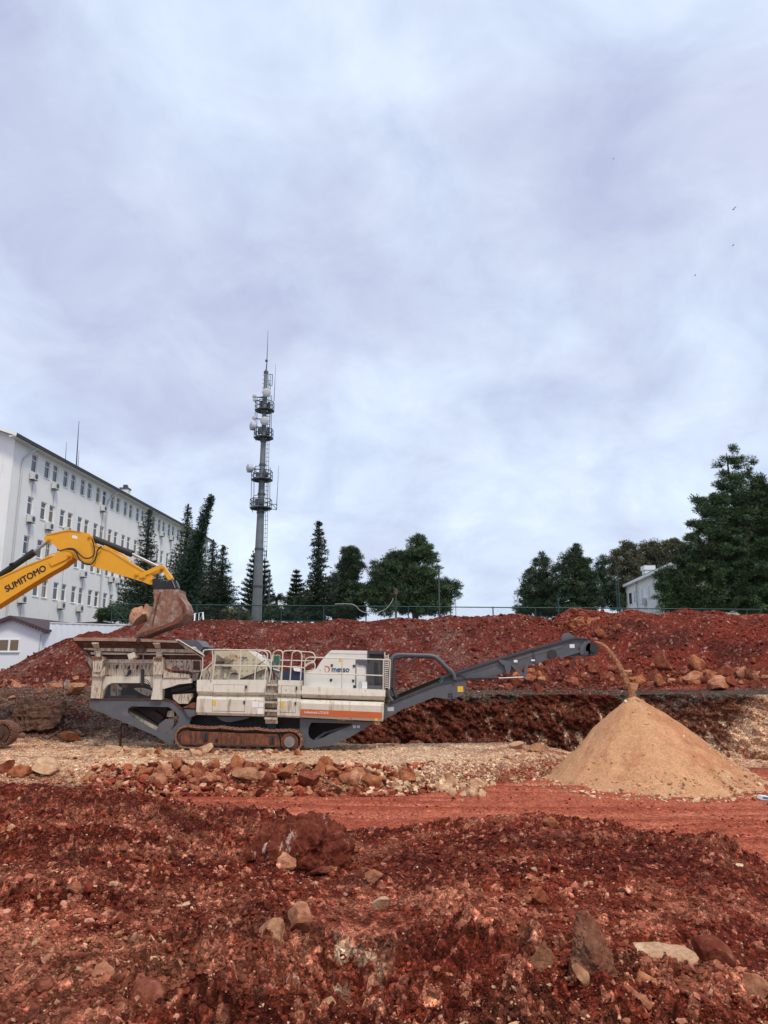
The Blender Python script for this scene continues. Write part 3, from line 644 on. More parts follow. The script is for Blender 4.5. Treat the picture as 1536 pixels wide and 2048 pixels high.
hull_rock([(497,1712,.0),(515,1660,.7),(570,1656,1.1),(640,1642,1.3),(685,1662,1.2),(702,1700,.9),(690,1740,.5),(640,1752,.1),(590,1748,-.1),(555,1735,-.2),(600,1650,.4),(520,1760,.6),(690,1790,1.0),(560,1660,.35),(550,1705,-.1),(650,1660,.3)], YB_, 'streak', 'big mud caked boulder with a white streak bulging from the middle of the foreground', 'boulder', 'boulder', 5, .14, 5, freq=1.1)
hull_rock([(552,1740,-.3),(556,1716,-.25),(572,1704,-.1),(588,1712,-.1),(590,1732,-.25),(572,1746,-.25),(580,1725,.3)], YB_, 'pink', 'pale pinkish block exposed on the left front of the mud caked boulder', 'rock', 'rock', 3, .04, 6)
YS_ = ground_Y(1190, 1985, 3, 9)-.2; rockmat('slab', (.27, .13, .08), (.17, .06, .035), .6)
hull_rock([(1143,1975,.0),(1146,1900,.1),(1150,1848,.2),(1166,1828,.22),(1192,1850,.2),(1222,1900,.1),(1240,1955,.0),(1238,1995,-.05),(1180,2000,-.12),(1150,1995,.1),(1195,1930,-.16),(1180,1880,.0),(1200,1990,.5),(1170,1850,.5)], YS_, 'slab', 'tall brown slab rock standing on edge in the right foreground', 'standing_rock', 'rock', 5, .045, 7, freq=3)
YE_ = ground_Y(1290, 2040, 3, 8)-.12
hull_rock([(1232,1985,.05),(1240,1968,.1),(1262,1972,.08),(1300,2000,.0),(1338,2035,-.05),(1335,2062,-.1),(1300,2070,-.1),(1262,2030,-.05),(1240,2005,.0),(1280,1998,-.12),(1290,2060,.3),(1250,2000,.3)], YE_, 'pink', 'elongated pinkish white rock leaning at the right foot of the standing slab', 'rock', 'rock', 4, .03, 8, freq=3)
rr = random.Random(4)
def many(n, gen, group, label, cat='rock', name='rock', y0=20, y1=48, seed=100, land=None):
    base = [rock_shape(np.random.default_rng(seed*7+i), 3, cuts=13, flat=1, rough=.07) for i in range(12)]
    meshes = {}
    for i in range(n):
        px, py, wp, hp, key = gen(i); Y = ground_Y(px, py+hp*.2, y0, y1); b = rr.randrange(12)
        if (b, key) not in meshes:
            v, f = base[b]; v = v/(v.max(0)-v.min(0)); me = bpy.data.meshes.new(name); me.from_pydata(v.tolist(), [], f.tolist()); me.materials.append(ROCKM[key]); meshes[(b, key)] = me
        o = bpy.data.objects.new(name, meshes[(b, key)]); p = at(px, py, Y); m = Y*1.03/F
        o.scale = (wp*m, wp*m*rr.uniform(.7, 1), hp*m*1.15); o.rotation_euler = (rr.uniform(-.45, .45), rr.uniform(-.45, .45), rr.uniform(-.6, .6))
        o.location = (p.x, Y, gz(p.x, Y)+hp*m*.17); COL.objects.link(o)
        sz = 'large' if wp >= 30 else ('middling' if wp >= 20 else 'small'); lm = next(t for x, t in (land or (LAND_B if py > 1450 else LAND_T)) if px < x)
        cn = {'red': 'dull red', 'orange': 'orange', 'pink': 'pinkish', 'pale': 'cream', 'tan': 'tan', 'grey': 'grey'}[key]
        tag(o, f'{sz} {cn} {label} {lm}', cat, group)
LAND_B = ((250, 'left of the crusher nose'), (360, 'below the nose of the crusher'), (440, 'below the front of the crusher track'), (530, 'below the middle of the track'), (610, 'below the ladder and sprocket'), (700, 'below the orange stripe'), (790, 'below the conveyor foot'), (880, 'where the cream stones begin'), (9999, 'at the tip of the cream stones'))
LAND_T = ((90, 'near the excavator track'), (200, 'left of the feed hopper'), (1150, 'left of the conveyor head'), (1230, 'under the conveyor head'), (1290, 'behind the falling sand'), (1370, 'just right of the falling sand'), (1450, 'halfway from the sand to the right edge'), (9999, 'by the right edge'))
# row of larger rocks on the edge of the bench
def g1(i):
    px = 300+(i/80)*520+rr.uniform(-14, 14); s = rr.choice([14, 17, 20, 24, 28, 33]); return px, 1547+rr.uniform(-18, 18)+(px-300)*.014, s, s*rr.uniform(.6, .85), rr.choice(['red', 'orange', 'red', 'pink', 'orange'])
many(80, g1, 'red rocks along the front edge of the bench', 'rock in the bench edge row', y0=21, y1=28, seed=1)
def g2(i):
    px = 690+rr.random()*280; s = rr.choice([14, 16, 20, 24]); return px, 1560+rr.uniform(-16, 14)+(px-700)*.07, s, s*.75, rr.choice(['pale', 'pale', 'tan'])
many(40, g2, 'cream rocks at the right end of the bench edge', 'rock heaped on the bench edge', y0=21, y1=28, seed=2)
def g3(i):
    px = rr.uniform(130, 610); s = rr.choice([10, 13, 16, 20]); return px, 1500+rr.uniform(-8, 14), s, s*.75, rr.choice(['pale', 'pale', 'tan', 'orange'])
many(40, g3, 'pale rocks in front of the crusher tracks', 'rock lying on the stone bench', y0=25, y1=30, seed=3)
def g4(i):
    px = 1010+rr.random()*520; s = rr.choice([10, 13, 16, 20, 24, 30]); return px, 1352+rr.gauss(0, 13), s, s*.8, rr.choice(['red', 'red', 'red', 'pink', 'orange'])
many(80, g4, 'rust red boulders at the foot of the spoil heap', 'boulder at the heap foot', cat='boulder', name='boulder', y0=36, y1=46, seed=4)
def g5(i):
    px = rr.gauss(1165, 35); s = rr.choice([12, 15, 18, 22]); return px, 1240+abs(rr.gauss(0, 20)), s, s*.8, rr.choice(['red', 'orange', 'red'])
many(22, g5, 'orange red rocks on the peak of the spoil heap', 'rock on the peak of the spoil heap', y0=38, y1=47, seed=5, land=((1140, 'left of its summit'), (1170, 'at its summit'), (1200, 'just right of its summit'), (9999, 'well right of its summit')))
def g6(i):
    px = rr.uniform(0, 180); s = rr.choice([12, 15, 20]); return px, 1368+rr.gauss(0, 7), s, s*.7, rr.choice(['pink', 'red', 'pink', 'grey'])
many(14, g6, 'pinkish rocks on the left bank', 'rock at the foot of the left slope', y0=35, y1=44, seed=6)
ROWR = [(495,1551,52,32,'tan','largest tan rock in the row on the bench edge, left of centre'),(532,1560,32,36,'red','upright red rock between the two big rocks of the bench edge row'),
 (572,1548,46,36,'orange','big orange tinted rock in the bench edge row below the ladder'),(620,1562,44,34,'red','broad dull red rock in the bench edge row under the crusher sprocket'),
 (388,1549,26,26,'orange','blocky orange rock at the left of the bench edge row'),(742,1560,40,30,'orange','orange rock at the right end of the bench edge row'),
 (84,1536,50,34,'pale','pale grey green rock at the left end of the bench beside the dark mound'),(38,1540,42,30,'orange','orange brown rock at the far left of the bench front'),
 (12,1535,26,30,'red','dark red rock cut by the left edge at the bench front'),(145,1476,40,22,'orange','orange rock beside the excavator track, left of the crusher nose'),
 (228,1496,30,20,'pale','squat cream rock under the nose of the crusher frame'),(207,1503,20,13,'pale','small cream rock left of the squat cream rock'),
 (415,1498,28,22,'pale','cream pointed rock in front of the crusher track frame'),
 (828,1468,40,32,'red','tallest reddish rock on the rear edge of the bench'),(884,1475,28,18,'pink','pink rock on the rear bench edge right of the tallest one'),(952,1478,28,18,'pale','pale rock on the rear edge of the bench near its end'),
 (1034,1492,30,16,'pale','light rounded rock at the end of the rear bench edge'),(1070,1497,40,20,'tan','brownish rounded boulder at the end of the rear bench edge beside the sand pile'),
 (747,1470,30,18,'pink','pink rock on the rear bench edge just right of the crusher'),
 (1395,1330,28,34,'orange','leaning orange slab halfway up the right side of the spoil heap'),
 (1328,1325,30,42,'red','long upright reddish slab on the spoil heap right of the falling sand'),
 (1385,1354,40,26,'pink','pale pink boulder at the foot of the heap right of the falling sand'),(1440,1368,44,30,'pink','pale pink boulder at the foot of the heap nearer the right edge'),
 (1319,1367,20,24,'orange','rounded orange boulder at the foot of the heap close to the falling sand'),(1448,1348,40,28,'red','large red boulder on top of others near the right foot of the heap')]
for i, (px, py, wp, hp, key, lab) in enumerate(ROWR):
    lo, hi = (21, 30) if py > 1490 and px < 800 else ((27, 34.2) if px < 1100 and py > 1400 else (36, 46))
    rk(px, py, wp, hp, key, lab, lo, hi, 200+i, sub=3, sink=.2)
rock(158, 1366, 37.6, 34, 24, 'tan', 'tan rock with a shaded hollow on the bank left of the feed hopper', seed=240, on_ground=True, sink=.1)
hull_rock([(22,1452,.2),(30,1415,.3),(48,1400,.5),(128,1398,.6),(132,1420,.3),(108,1456,.0),(60,1462,-.1),(30,1462,.1),(60,1410,.15),(118,1406,.25),(70,1470,1.5),(40,1410,1.6),(130,1405,1.7)], 34.3, 'brownblock', 'large brown block of smooth cut earth between excavator track and crusher nose', 'earth_block', 'earth block', 4, .15, 9)

# sand pile with falling stream
def pile():
    ax = at(1265, 1388, 27.2); n = 260; m = 150
    th = np.linspace(0, 2*np.pi, n, endpoint=False); r = np.linspace(0, 1, m)**.85
    T, Rr = np.meshgrid(th, r); Rmax = 6.2; rad = Rr*Rmax
    cx = np.cos(T); sy = np.sin(T)
    X = ax.x+rad*cx; Y = ax.y+rad*sy
    sl = .80-.075*np.maximum(cx, 0)+.15*np.maximum(-cx, 0)
    z = ax.z-sl*np.sqrt(rad**2+.02)+.05
    z = z+.22*np.maximum(0, rad/3.4-.75)**1.4
    z += .14*fbm(X*.9, Y*.9, 4, 301)*np.clip(rad, 0, 1)+.05*fbm(X*3, Y*3, 4, 302)*np.clip(rad/2, 0, 1)
    c1, i1 = clods(X/.11, Y/.11, 310, .6); edge = np.clip((rad-2.9)/1.4, 0, 1); z += c1*.11*(.06+1.0*edge)
    c2, i2 = clods(X/.2, Y/.2, 311, .35); z += c2*.2*.6*edge
    V = np.stack([X, Y, z], -1).reshape(-1, 3)
    f1 = fbm(cx*4+rad*.3, sy*4+rad*.2, 4, 303, .6); f2 = fbm(X*3, Y*3, 4, 304)
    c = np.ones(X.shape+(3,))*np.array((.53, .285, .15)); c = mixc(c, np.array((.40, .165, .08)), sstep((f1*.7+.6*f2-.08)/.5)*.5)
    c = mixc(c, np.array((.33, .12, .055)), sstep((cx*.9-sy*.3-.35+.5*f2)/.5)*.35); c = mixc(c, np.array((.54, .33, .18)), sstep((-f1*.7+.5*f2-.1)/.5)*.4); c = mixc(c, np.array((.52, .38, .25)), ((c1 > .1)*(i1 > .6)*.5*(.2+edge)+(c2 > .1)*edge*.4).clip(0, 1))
    idx = np.arange(m*n).reshape(m, n); nx = np.roll(idx, -1, 1)
    Fc = np.stack([idx[:-1], nx[:-1], nx[1:], idx[1:]], -1).reshape(-1, 4)
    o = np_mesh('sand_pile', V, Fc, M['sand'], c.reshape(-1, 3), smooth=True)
    tag(o, 'tall cone of fresh tan crushed sand under the end of the conveyor', 'sand pile')
    rng = np.random.default_rng(8); k = 5200; tt = rng.uniform(0, 2*np.pi, k); rr_ = np.where(rng.random(k) < .78, np.clip(4.7*rng.beta(5.0, 1.2, k), .3, 5.2), rng.uniform(.1, 4, k))
    x = ax.x+rr_*np.cos(tt); y = ax.y+rr_*np.sin(tt)
    s_ = .80-.075*np.maximum(np.cos(tt), 0)+.15*np.maximum(-np.cos(tt), 0); zz = ax.z-s_*rr_+.05+.22*np.maximum(0, rr_/3.4-.75)**1.4
    zz = np.maximum(zz, gza(x, y)-.02); sz = np.minimum(.035*(rng.pareto(2.3, k)+1), .2)*(.6+.5*(rr_ > 3))
    scatter('pile_gravel', np.column_stack([x, y, zz]), sz, [((.46, .30, .17), 4), (PALEC, 3), (ORG, 1)], 21, 'pale gravel rolled down to the foot of the sand pile', 'gravel')
    # falling stream
    a = at(1191, 1284, 28.6); b = at(1266, 1392, 27.2); k = 9000; t = rng.random(k)**.8
    A = np.array(a); B = np.array(b); vx = B[0]-A[0]; x = A[0]+vx*t; y = A[1]+(B[1]-A[1])*t; drop = A[2]-B[2]
    z = A[2]-drop*(.06*t+.94*t**2.05)
    w_ = .014+.034*t**1.5; q = rng.normal(size=(k, 3))*w_[:, None]; pos = np.stack([x, y, z], 1)+q*np.array((1, 1, .8))
    sz = rng.uniform(.018, .042, k)
    scatter('falling_sand', pos, sz, [((.56, .31, .16), 4), ((.42, .2, .1), 2), ((.62, .42, .26), 1)], 22, 'thin curved stream of tan sand falling from the conveyor head', 'falling sand', sink=.5)
pile()
# ------------------------------------------------------------------ mobile crusher (traced plane by plane, real thickness)
def Z1(x, y): return 130+x/4.389, 1240+y/4.389
def Z2(x, y): return 380+x/4.8, 1270+y/4.8
def Z3(x, y): return 560+x/4.8, 1270+y/4.8
def Z4(x, y): return 760+x/2.954, 1240+y/2.954
def Z5(x, y): return x/3.84, 1030+y/3.84
def W(zf, x, y, Y): return at(*zf(x, y), Y)
def Q(zf, pts, Y): return [(lambda p: (p.x, p.z))(W(zf, x, y, Y)) for x, y in pts]
def PT(zf, pts, Y): return [W(zf, x, y, Y) for x, y in pts]
def text(body, mat, parent, name, p0, width, roll=0, bold=0.0, sx=None, depth=.004, label=None, heavy=0):
    """writing on a plane facing the viewer's side; p0 = left end of the base line"""
    cu = bpy.data.curves.new('lettering', 'FONT'); cu.body = body; cu.size = 1; cu.extrude = depth; cu.offset = 0 if heavy else bold
    tmp = bpy.data.objects.new('lettering', cu); COL.objects.link(tmp); bpy.context.view_layer.update()
    me = bpy.data.meshes.new_from_object(tmp.evaluated_get(bpy.context.evaluated_depsgraph_get())); bpy.data.objects.remove(tmp)
    xs = [v.co.x for v in me.vertices]; s = width/(max(xs)-min(xs)); x0 = min(xs); h = s*(sx or 1)
    c, sn = math.cos(roll), math.sin(roll)
    if heavy:
        bm = bmesh.new(); bm.from_mesh(me); g0 = bm.verts[:]+bm.edges[:]+bm.faces[:]
        for k, (a, b) in enumerate(((1, 0), (0, 1), (-1, 0), (0, -1), (.7, .7), (-.7, -.7))):
            r = bmesh.ops.duplicate(bm, geom=g0)
            for v in r['geom']:
                if isinstance(v, bmesh.types.BMVert): v.co += Vector((a*heavy, b*heavy, .0008*(k+1)))
        bm.to_mesh(me); bm.free()
    for v in me.vertices:
        a = (v.co.x-x0)*s; b = v.co.y*h
        v.co = (p0[0]+a*c-b*sn, p0[1]-v.co.z, p0[2]+a*sn+b*c)
    me.name = name; me.materials.clear(); me.materials.append(mat)
    o = bpy.data.objects.new(name, me); COL.objects.link(o); o.parent = parent; o.matrix_parent_inverse = Matrix.Translation(-Vector(parent_loc(parent)))
    return tag(o, label)
YN = 30.5
def crusher():
    base = at(460, 1497, 32); base.z = gz(base.x, 31.8)
    R = empty('mobile_crusher', base, 'long cream and slate grey tracked rock crusher with raised conveyor in mid picture', 'rock crusher')
    def prism(zf, pts, y0, y1, m, name, holes=(), par=None, lab=None, YY=None):
        o = MB().prism(Q(zf, pts, YY or y0), y0, y1, [Q(zf, h, YY or y0) for h in holes]).build(name, M[m], par or R); return tag(o, lab)
    # --- slate chassis nose with cut out, both sides, cross members
    nose = [(215,700),(860,702),(950,722),(1035,800),(1170,795),(1175,830),(1110,855),(1092,905),(1090,935),(990,950),(965,1000),(955,1085),(905,1085),(790,1015),(215,768)]
    hole = [(555,775),(590,757),(910,765),(965,805),(1003,850),(985,915),(895,1000),(835,1000),(600,862),(548,815)]
    for y in (YN+.25, YN+2.35):
        prism(Z1, nose, y, y+.16, 'grey', 'chassis_side', [hole], YY=YN+.25)
    mb = MB()
    for x, y, r in ((225,735,.10),(330,760,.1),(1060,840,.16),(700,960,.07)): p = W(Z1, x, y, YN+.25); mb.box(p.x-r, p.x+r, YN+.41, YN+2.35, p.z-r*.7, p.z+r*.7)
    mb.build('cross_member', M['grey_dark'], R)
    prism(Z1, [(205,692),(870,692),(960,715),(1045,795),(1035,800),(950,722),(860,704),(215,703)], YN+.22, YN+2.55, 'rust_dark', 'deck_plate')
    # inside the opening: bypass chute, belt, curved guard
    prism(Z1, [(545,785),(560,800),(830,955),(815,985),(560,830)], YN+.6, YN+1.9, 'cream_dirty', 'chute_belt', lab='tan dusty belt inside the nose opening')
    prism(Z1, [(640,765),(900,765),(860,880),(830,915),(680,815)], YN+1.0, YN+1.8, 'dark', 'chute')
    prism(Z1, [(750,820),(775,790),(870,850),(850,880)], YN+.8, YN+1.0, 'rust_dark', 'chute_flap')
    prism(Z1, [(890,850),(960,850),(955,790),(905,800)], YN+.5, YN+.8, 'cream_dirty', 'bracket')
    prism(Z1, [(790,985),(830,910),(880,870),(960,870),(955,920),(920,980),(870,1003),(820,1000)], YN+.40, YN+.5, 'plate', 'curved_guard')
    # --- hopper
    zt = at(250, 1277, YN-.3)
    rim = [(68,152),(560,158),(980,182),(990,196),(975,200),(560,186),(80,182)]
    prism(Z1, rim, YN-.32, YN-.2, 'rust_rim', 'rim_bar', lab='rust worn rim bar')
    def slab(name, m, top, bot, Yt_, Yb_, th=.05, lab=None):            # inclined plate: (x,y) lists, own distance for top and bottom
        a = [W(Z1, *top[0], Yt_), W(Z1, *top[1], Yt_), W(Z1, *bot[1], Yb_), W(Z1, *bot[0], Yb_)]
        n = (a[1]-a[0]).cross(a[3]-a[0]).normalized()*th
        o = MB().add(a+[p-n for p in a], [(3,2,1,0),(4,5,6,7),(0,1,5,4),(1,2,6,5),(2,3,7,6),(3,0,4,7)]).build(name, M[m], R); return tag(o, lab)
    slab('hopper_wall', 'rust_dark', [(85,180),(985,196)], [(235,345),(1200,350)], YN-.24, YN+.62)
    mb = MB()                                                               # far wall and rear lip
    for a, b in (((68,152),(980,182)),):
        p = W(Z1, *a, YN+3.0); q = W(Z1, *b, YN+3.0); r = W(Z1, 1190, 345, YN+2.1); s = W(Z1, 245, 345, YN+2.1)
        mb.add([p, q, r, s]+[v+Vector((0, .06, 0)) for v in (p, q, r, s)], [(0,1,2,3),(7,6,5,4),(0,4,5,1),(1,5,6,2),(2,6,7,3),(3,7,4,0)])
    mb.build('hopper_wall', M['rust_dark'], R)
    p = W(Z1, 70, 152, YN-.3); q = W(Z1, 70, 152, YN+3.0); r = W(Z1, 240, 345, YN+2.1); s = W(Z1, 240, 345, YN+.6)
    MB().add([p, q, r, s]+[v+Vector((.06, 0, -.03)) for v in (p, q, r, s)], [(0,3,2,1),(4,5,6,7),(0,1,5,4),(1,2,6,5),(2,3,7,6),(3,0,4,7)]).build('hopper_end_plate', M['cream_dirty'], R)
    prism(Z1, [(120,215),(1140,235),(1155,250),(150,232)], YN+.0, YN+.06, 'cream', 'hopper_beam')
    prism(Z1, [(135,222),(240,222),(1130,240),(1190,282),(1195,290),(300,272),(170,258)], YN+.02, YN+.2, 'cream_dirty', 'hopper_beam')
    prism(Z1, [(225,282),(1200,300),(1200,308),(225,302)], YN+.18, YN+.34, 'cream', 'hopper_beam')
    prism(Z1, [(232,305),(1200,312),(1205,350),(340,345),(240,320)], YN+.34, YN+.4, 'rust_dark', 'hopper_skirt', lab='rusty red brown strip under the hopper')
    prism(Z1, [(560,158),(620,158),(620,188),(560,188)], YN-.34, YN-.2, 'rust_rim', 'rim_patch')
    for x in (268, 805):                                                    # flared ribs
        slab('hopper_rib', 'cream_dirty', [(x-32,195),(x+30,195)], [(x-8,235),(x+38,238)], YN-.27, YN+.02, .07)
        prism(Z1, [(x-10,270),(x+45,270),(x+40,322),(x-5,322)], YN-.02, YN+.2, 'cream_dirty', 'hopper_bracket')
    m = MB(); p = W(Z1, 672, 245, YN-.0)
    m.cyl(p+Vector((0, -.16, 0)), p+Vector((0, .1, 0)), .2, .2, 18); m.build('round_cap', M['rust_dark'], R)
    m = MB(); p = W(Z1, 648, 180, YN-.3); m.cyl(p+Vector((0, -.06, 0)), p+Vector((0, .02, 0)), .09, n=14); m.build('hinge_cap', M['rust_dark'], R)
    m = MB(); p = W(Z1, 605, 315, YN+.1); m.obox(p, (.13, 0, .05), (0, .3, 0), (-.04, 0, .10)); m.obox(p+Vector((-.03, -.05, -.13)), (.09, 0, .02), (0, .2, 0), (-.01, 0, .05)); m.build('lifting_bracket', M['cream'], R)
    # tilted edge and grey end plate at the crusher side
    prism(Z1, [(966,172),(985,168),(1218,312),(1200,330),(1190,322)], YN-.3, YN-.05, 'cream', 'sloped_edge_bar')
    prism(Z1, [(985,182),(1000,180),(1215,312),(1212,320),(1200,322)], YN-.33, YN-.28, 'rust_dark', 'rubber_strip')
    prism(Z1, [(1010,178),(1210,183),(1262,240),(1215,312),(990,176)], YN+1.3, YN+2.9, 'plate', 'hopper_rear_plate', YY=YN+2.3, lab='dark grey steel rear plate of the hopper')
    # left slanting rail
    MB().tube(PT(Z1, [(85,178),(150,262),(235,335)], YN-.1), .035).tube(PT(Z1, [(190,370),(225,445),(240,490)], YN+.1), .04).build('end_rail', M['rust_dark'], R)
    prism(Z1, [(185,320),(240,318),(245,440),(215,400),(185,350)], YN+.2, YN+.5, 'cream_dirty', 'end_bracket')
    # posts
    prism(Z1, [(240,318),(335,322),(345,352),(330,362),(318,440),(305,458),(246,458),(244,350)], YN+.0, YN+.45, 'cream_dirty', 'support_post')
    prism(Z1, [(244,320),(322,322),(325,345),(246,348)], YN-.04, YN+.0, 'rust', 'rusty_bracket')
    prism(Z1, [(236,455),(310,458),(352,405),(345,480),(325,500),(240,492)], YN+.05, YN+.4, 'cream_dirty', 'post_knee')
    prism(Z1, [(238,490),(328,495),(318,600),(305,690),(225,685),(232,600)], YN+.15, YN+.55, 'cream_dirty', 'support_leg', lab='mud spattered front leg')
    for s in (318, 330): pass
    prism(Z1, [(775,325),(856,328),(862,352),(856,480),(775,478),(772,352)], YN+.0, YN+.3, 'cream_dirty', 'support_post')
    prism(Z1, [(783,330),(850,332),(850,356),(783,354)], YN-.04, YN+.0, 'rust', 'rusty_bracket')
    prism(Z1, [(772,478),(850,480),(858,560),(848,700),(752,698),(770,620)], YN+.1, YN+.45, 'cream', 'support_leg', lab='clean cream rear leg')
    for y in (YN+2.2,):
        prism(Z1, [(245,345),(330,345),(320,690),(235,690)], y, y+.3, 'cream_dirty', 'support_leg', YY=YN+2.2)
        prism(Z1, [(775,345),(850,345),(845,700),(755,700)], y, y+.3, 'cream_dirty', 'support_leg', YY=YN+2.2)
    # feeder side plates with bolt holes
    prism(Z1, [(340,342),(790,342),(790,500),(420,500),(375,480),(345,440)], YN+.42, YN+.5, 'cream_dirty', 'feeder_side_plate')
    prism(Z1, [(348,344),(780,346),(780,378),(352,374)], YN+.35, YN+.42, 'cream', 'feeder_flange')
    mb = MB()
    def dots(pts, Y, r=.022):
        for x, y in pts: p = W(Z1, x, y, Y); mb.cyl(p+Vector((0, -.015, 0)), p, r, n=8)
    dots([(x, y) for x in range(393, 775, 35) for y in (402, 419)], YN+.42)
    dots([(x, 358+((x*7) % 5)) for x in (380, 500, 520, 745)], YN+.35); dots([(705+i*22, 488) for i in range(4)], YN+.42)
    dots([(x, 367) for x in (937, 980, 1026, 1077)]+[(1022,411),(1082,427),(888,568)], YN+.3, .032); dots([(1040,480),(1072,480)], YN+.05, .015)
    mb.build('bolt_holes', M['dark'], R)
    mb = MB()
    for x, y, a, b in ((566,460,.075,.115),(546,490,.045,.04),(455,412,.04,.09),(562,418,.05,.08),(635,414,.045,.09)):
        p = W(Z1, x, y, YN+.42); mb.prism([(p.x+a*math.cos(t)+.3*a*math.sin(t), p.z+b*math.sin(t)) for t in [i*math.pi/8 for i in range(16)]], YN+.40, YN+.425)
    mb.build('slot_opening', M['dark'], R)
    prism(Z1, [(322,495),(780,497),(772,560),(764,600),(740,566),(700,553),(410,553),(370,572),(345,610),(322,690),(304,690),(312,600)], YN+.3, YN+.48, 'cream', 'arch_beam')
    prism(Z1, [(318,600),(345,607),(326,690),(312,690)], YN+.28, YN+.30, 'cream_dirty', 'arch_edge')
    # under the feeder
    prism(Z1, [(330,555),(770,555),(750,690),(325,690)], YN+1.7, YN+1.8, 'dark', 'inner_plate')
    prism(Z1, [(400,565),(440,565),(470,610),(468,672),(400,675)], YN+.8, YN+1.1, 'cream_dirty', 'feeder_pan_bracket')
    prism(Z1, [(395,555),(410,552),(500,600),(495,615)], YN+.7, YN+.8, 'cream_dirty', 'feeder_brace')
    prism(Z1, [(600,600),(660,600),(765,635),(765,662),(720,668),(660,640)], YN+.7, YN+1.2, 'cream_dirty', 'vibrator_housing')
    prism(Z1, [(345,668),(630,665),(720,672),(765,650),(760,690),(350,690)], YN+.55, YN+1.6, 'dark', 'feeder_base')
    # cylinder in front of the feeder and hoses
    MB().tube(PT(Z1, [(688,300),(686,430)], YN+.2), .028).cyl(W(Z1, 690, 290, YN+.1), W(Z1, 690, 290, YN+.3), .075, n=12).build('ram_rod', M['steel'], R)
    MB().tube(PT(Z1, [(678,430),(675,575)], YN+.2), .055).tube(PT(Z1, [(692,435),(690,560)], YN+.24), .03).build('ram_cylinder', M['dark'], R)
    MB().tube(smooth_path(PT(Z1, [(695,525),(725,530),(745,560),(755,610)], YN+.1)), .014).tube(smooth_path(PT(Z1, [(693,540),(720,545),(738,570),(745,600)], YN+.1)), .014).build('hydraulic_hose', M['black'], R)
    # right bay: plate, wedges, drive
    prism(Z1, [(862,345),(1190,350),(1190,455),(1105,462),(1090,440),(940,440),(862,405)], YN+.3, YN+.4, 'cream_dirty', 'feeder_side_plate')
    prism(Z1, [(1125,360),(1185,362),(1185,440),(1128,436)], YN+.25, YN+.3, 'rust_dark', 'rust_patch_plate')
    prism(Z1, [(930,425),(965,400),(1000,425),(990,440)], YN+.2, YN+.3, 'rust', 'rusty_bracket')
    mb = MB()
    for i in range(5): p = W(Z1, 955+i*34, 456+i*2, YN+.25); mb.box(p.x-.055, p.x+.055, YN+.2, YN+.45, p.z-.05, p.z+.05)
    mb.build('rubber_mounts', M['dark'], R)
    prism(Z1, [(862,440),(900,460),(1088,478),(1090,508),(862,508)], YN+.05, YN+.3, 'cream_dirty', 'bracket_wedge')
    prism(Z1, [(858,512),(1105,514),(1106,553),(1000,563),(925,588),(858,606)], YN+.1, YN+.35, 'cream', 'bracket_wedge')
    prism(Z1, [(858,604),(925,590),(1000,566),(1110,556),(1150,600),(1155,700),(1040,780),(940,700),(858,690)], YN+.9, YN+1.6, 'dark', 'drive_unit')
    MB().tube(PT(Z1, [(940,620),(1120,575)], YN+.5), .14, 12).tube(PT(Z1, [(955,650),(1160,610)], YN+.55), .07, 10).build('drive_shaft', M['black'], R)
    prism(Z1, [(945,655),(1108,645),(1113,680),(1080,735),(1000,735),(948,690)], YN+.3, YN+.6, 'cream_dirty', 'drive_cover', lab='dirty white drive cover')
    prism(Z1, [(1030,770),(1125,722),(1150,740),(1150,778)], YN+.2, YN+.9, 'rust', 'mud_plate')
    prism(Z1, [(1100,450),(1190,440),(1200,540),(1110,560)], YN+.7, YN+1.4, 'dark', 'inner_plate')
    prism(Z1, [(1110,470),(1165,462),(1150,530),(1115,535)], YN+.5, YN+.7, 'cream_dirty', 'bracket')
    prism(Z1, [(1040,782),(1172,790),(1176,828),(1100,852),(1085,850)], YN+.15, YN+.25, 'grey', 'chassis_gusset')
    # --- side skirt panels: folded sheet
    def folded(name, zf, xl, xr, ysl, ysr, Ys, m, lab=None, back=.5):
        a = [W(zf, xl[i] if isinstance(xl, (list, tuple)) else xl, y, Y) for i, (y, Y) in enumerate(zip(ysl, Ys))]
        b = [W(zf, xr[i] if isinstance(xr, (list, tuple)) else xr, y, Y) for i, (y, Y) in enumerate(zip(ysr, Ys))]
        n = len(a); Yb = max(Ys)+back
        a2 = [Vector((p.x, Yb, p.z)) for p in a]; b2 = [Vector((p.x, Yb, p.z)) for p in b]
        vs = a+b+a2+b2; fs = []
        for i in range(n-1):
            fs += [(i, n+i, n+i+1, i+1), (2*n+i, i, i+1, 2*n+i+1), (n+i, 3*n+i, 3*n+i+1, n+i+1), (2*n+i+1, 3*n+i+1, 3*n+i, 2*n+i)]
        fs += [(0, 2*n, 3*n, n), (n-1, 2*n-1, 4*n-1, 3*n-1)]
        return tag(MB().add(vs, fs).build(name, M[m], R), lab)
    Yp = [YN+.10, YN+.04, YN+.22, YN+.0, YN+.0, YN+.06]
    folded('skirt_panel', Z2, [66, 64, 78, 66, 58, 72], [730, 728, 722, 720, 714, 712], [430,540,575,610,740,765], [432,553,585,628,760,782], Yp, 'cream', 'long cream skirt panel with an access door')
    folded('skirt_panel', Z2, [846, 846, 842, 840, 836, 834], [1066, 1065, 1062, 1061, 1053, 1052], [434,560,590,632,768,785], [440,568,600,640,778,795], Yp, 'cream')
    folded('skirt_panel', Z3, [206, 204, 212], [1012, 1010, 1000], [490,566,602], [530,590,630], [YN+.10, YN+.04, YN+.22], 'cream', 'upper cream skirt below the engine cover', 1.5)
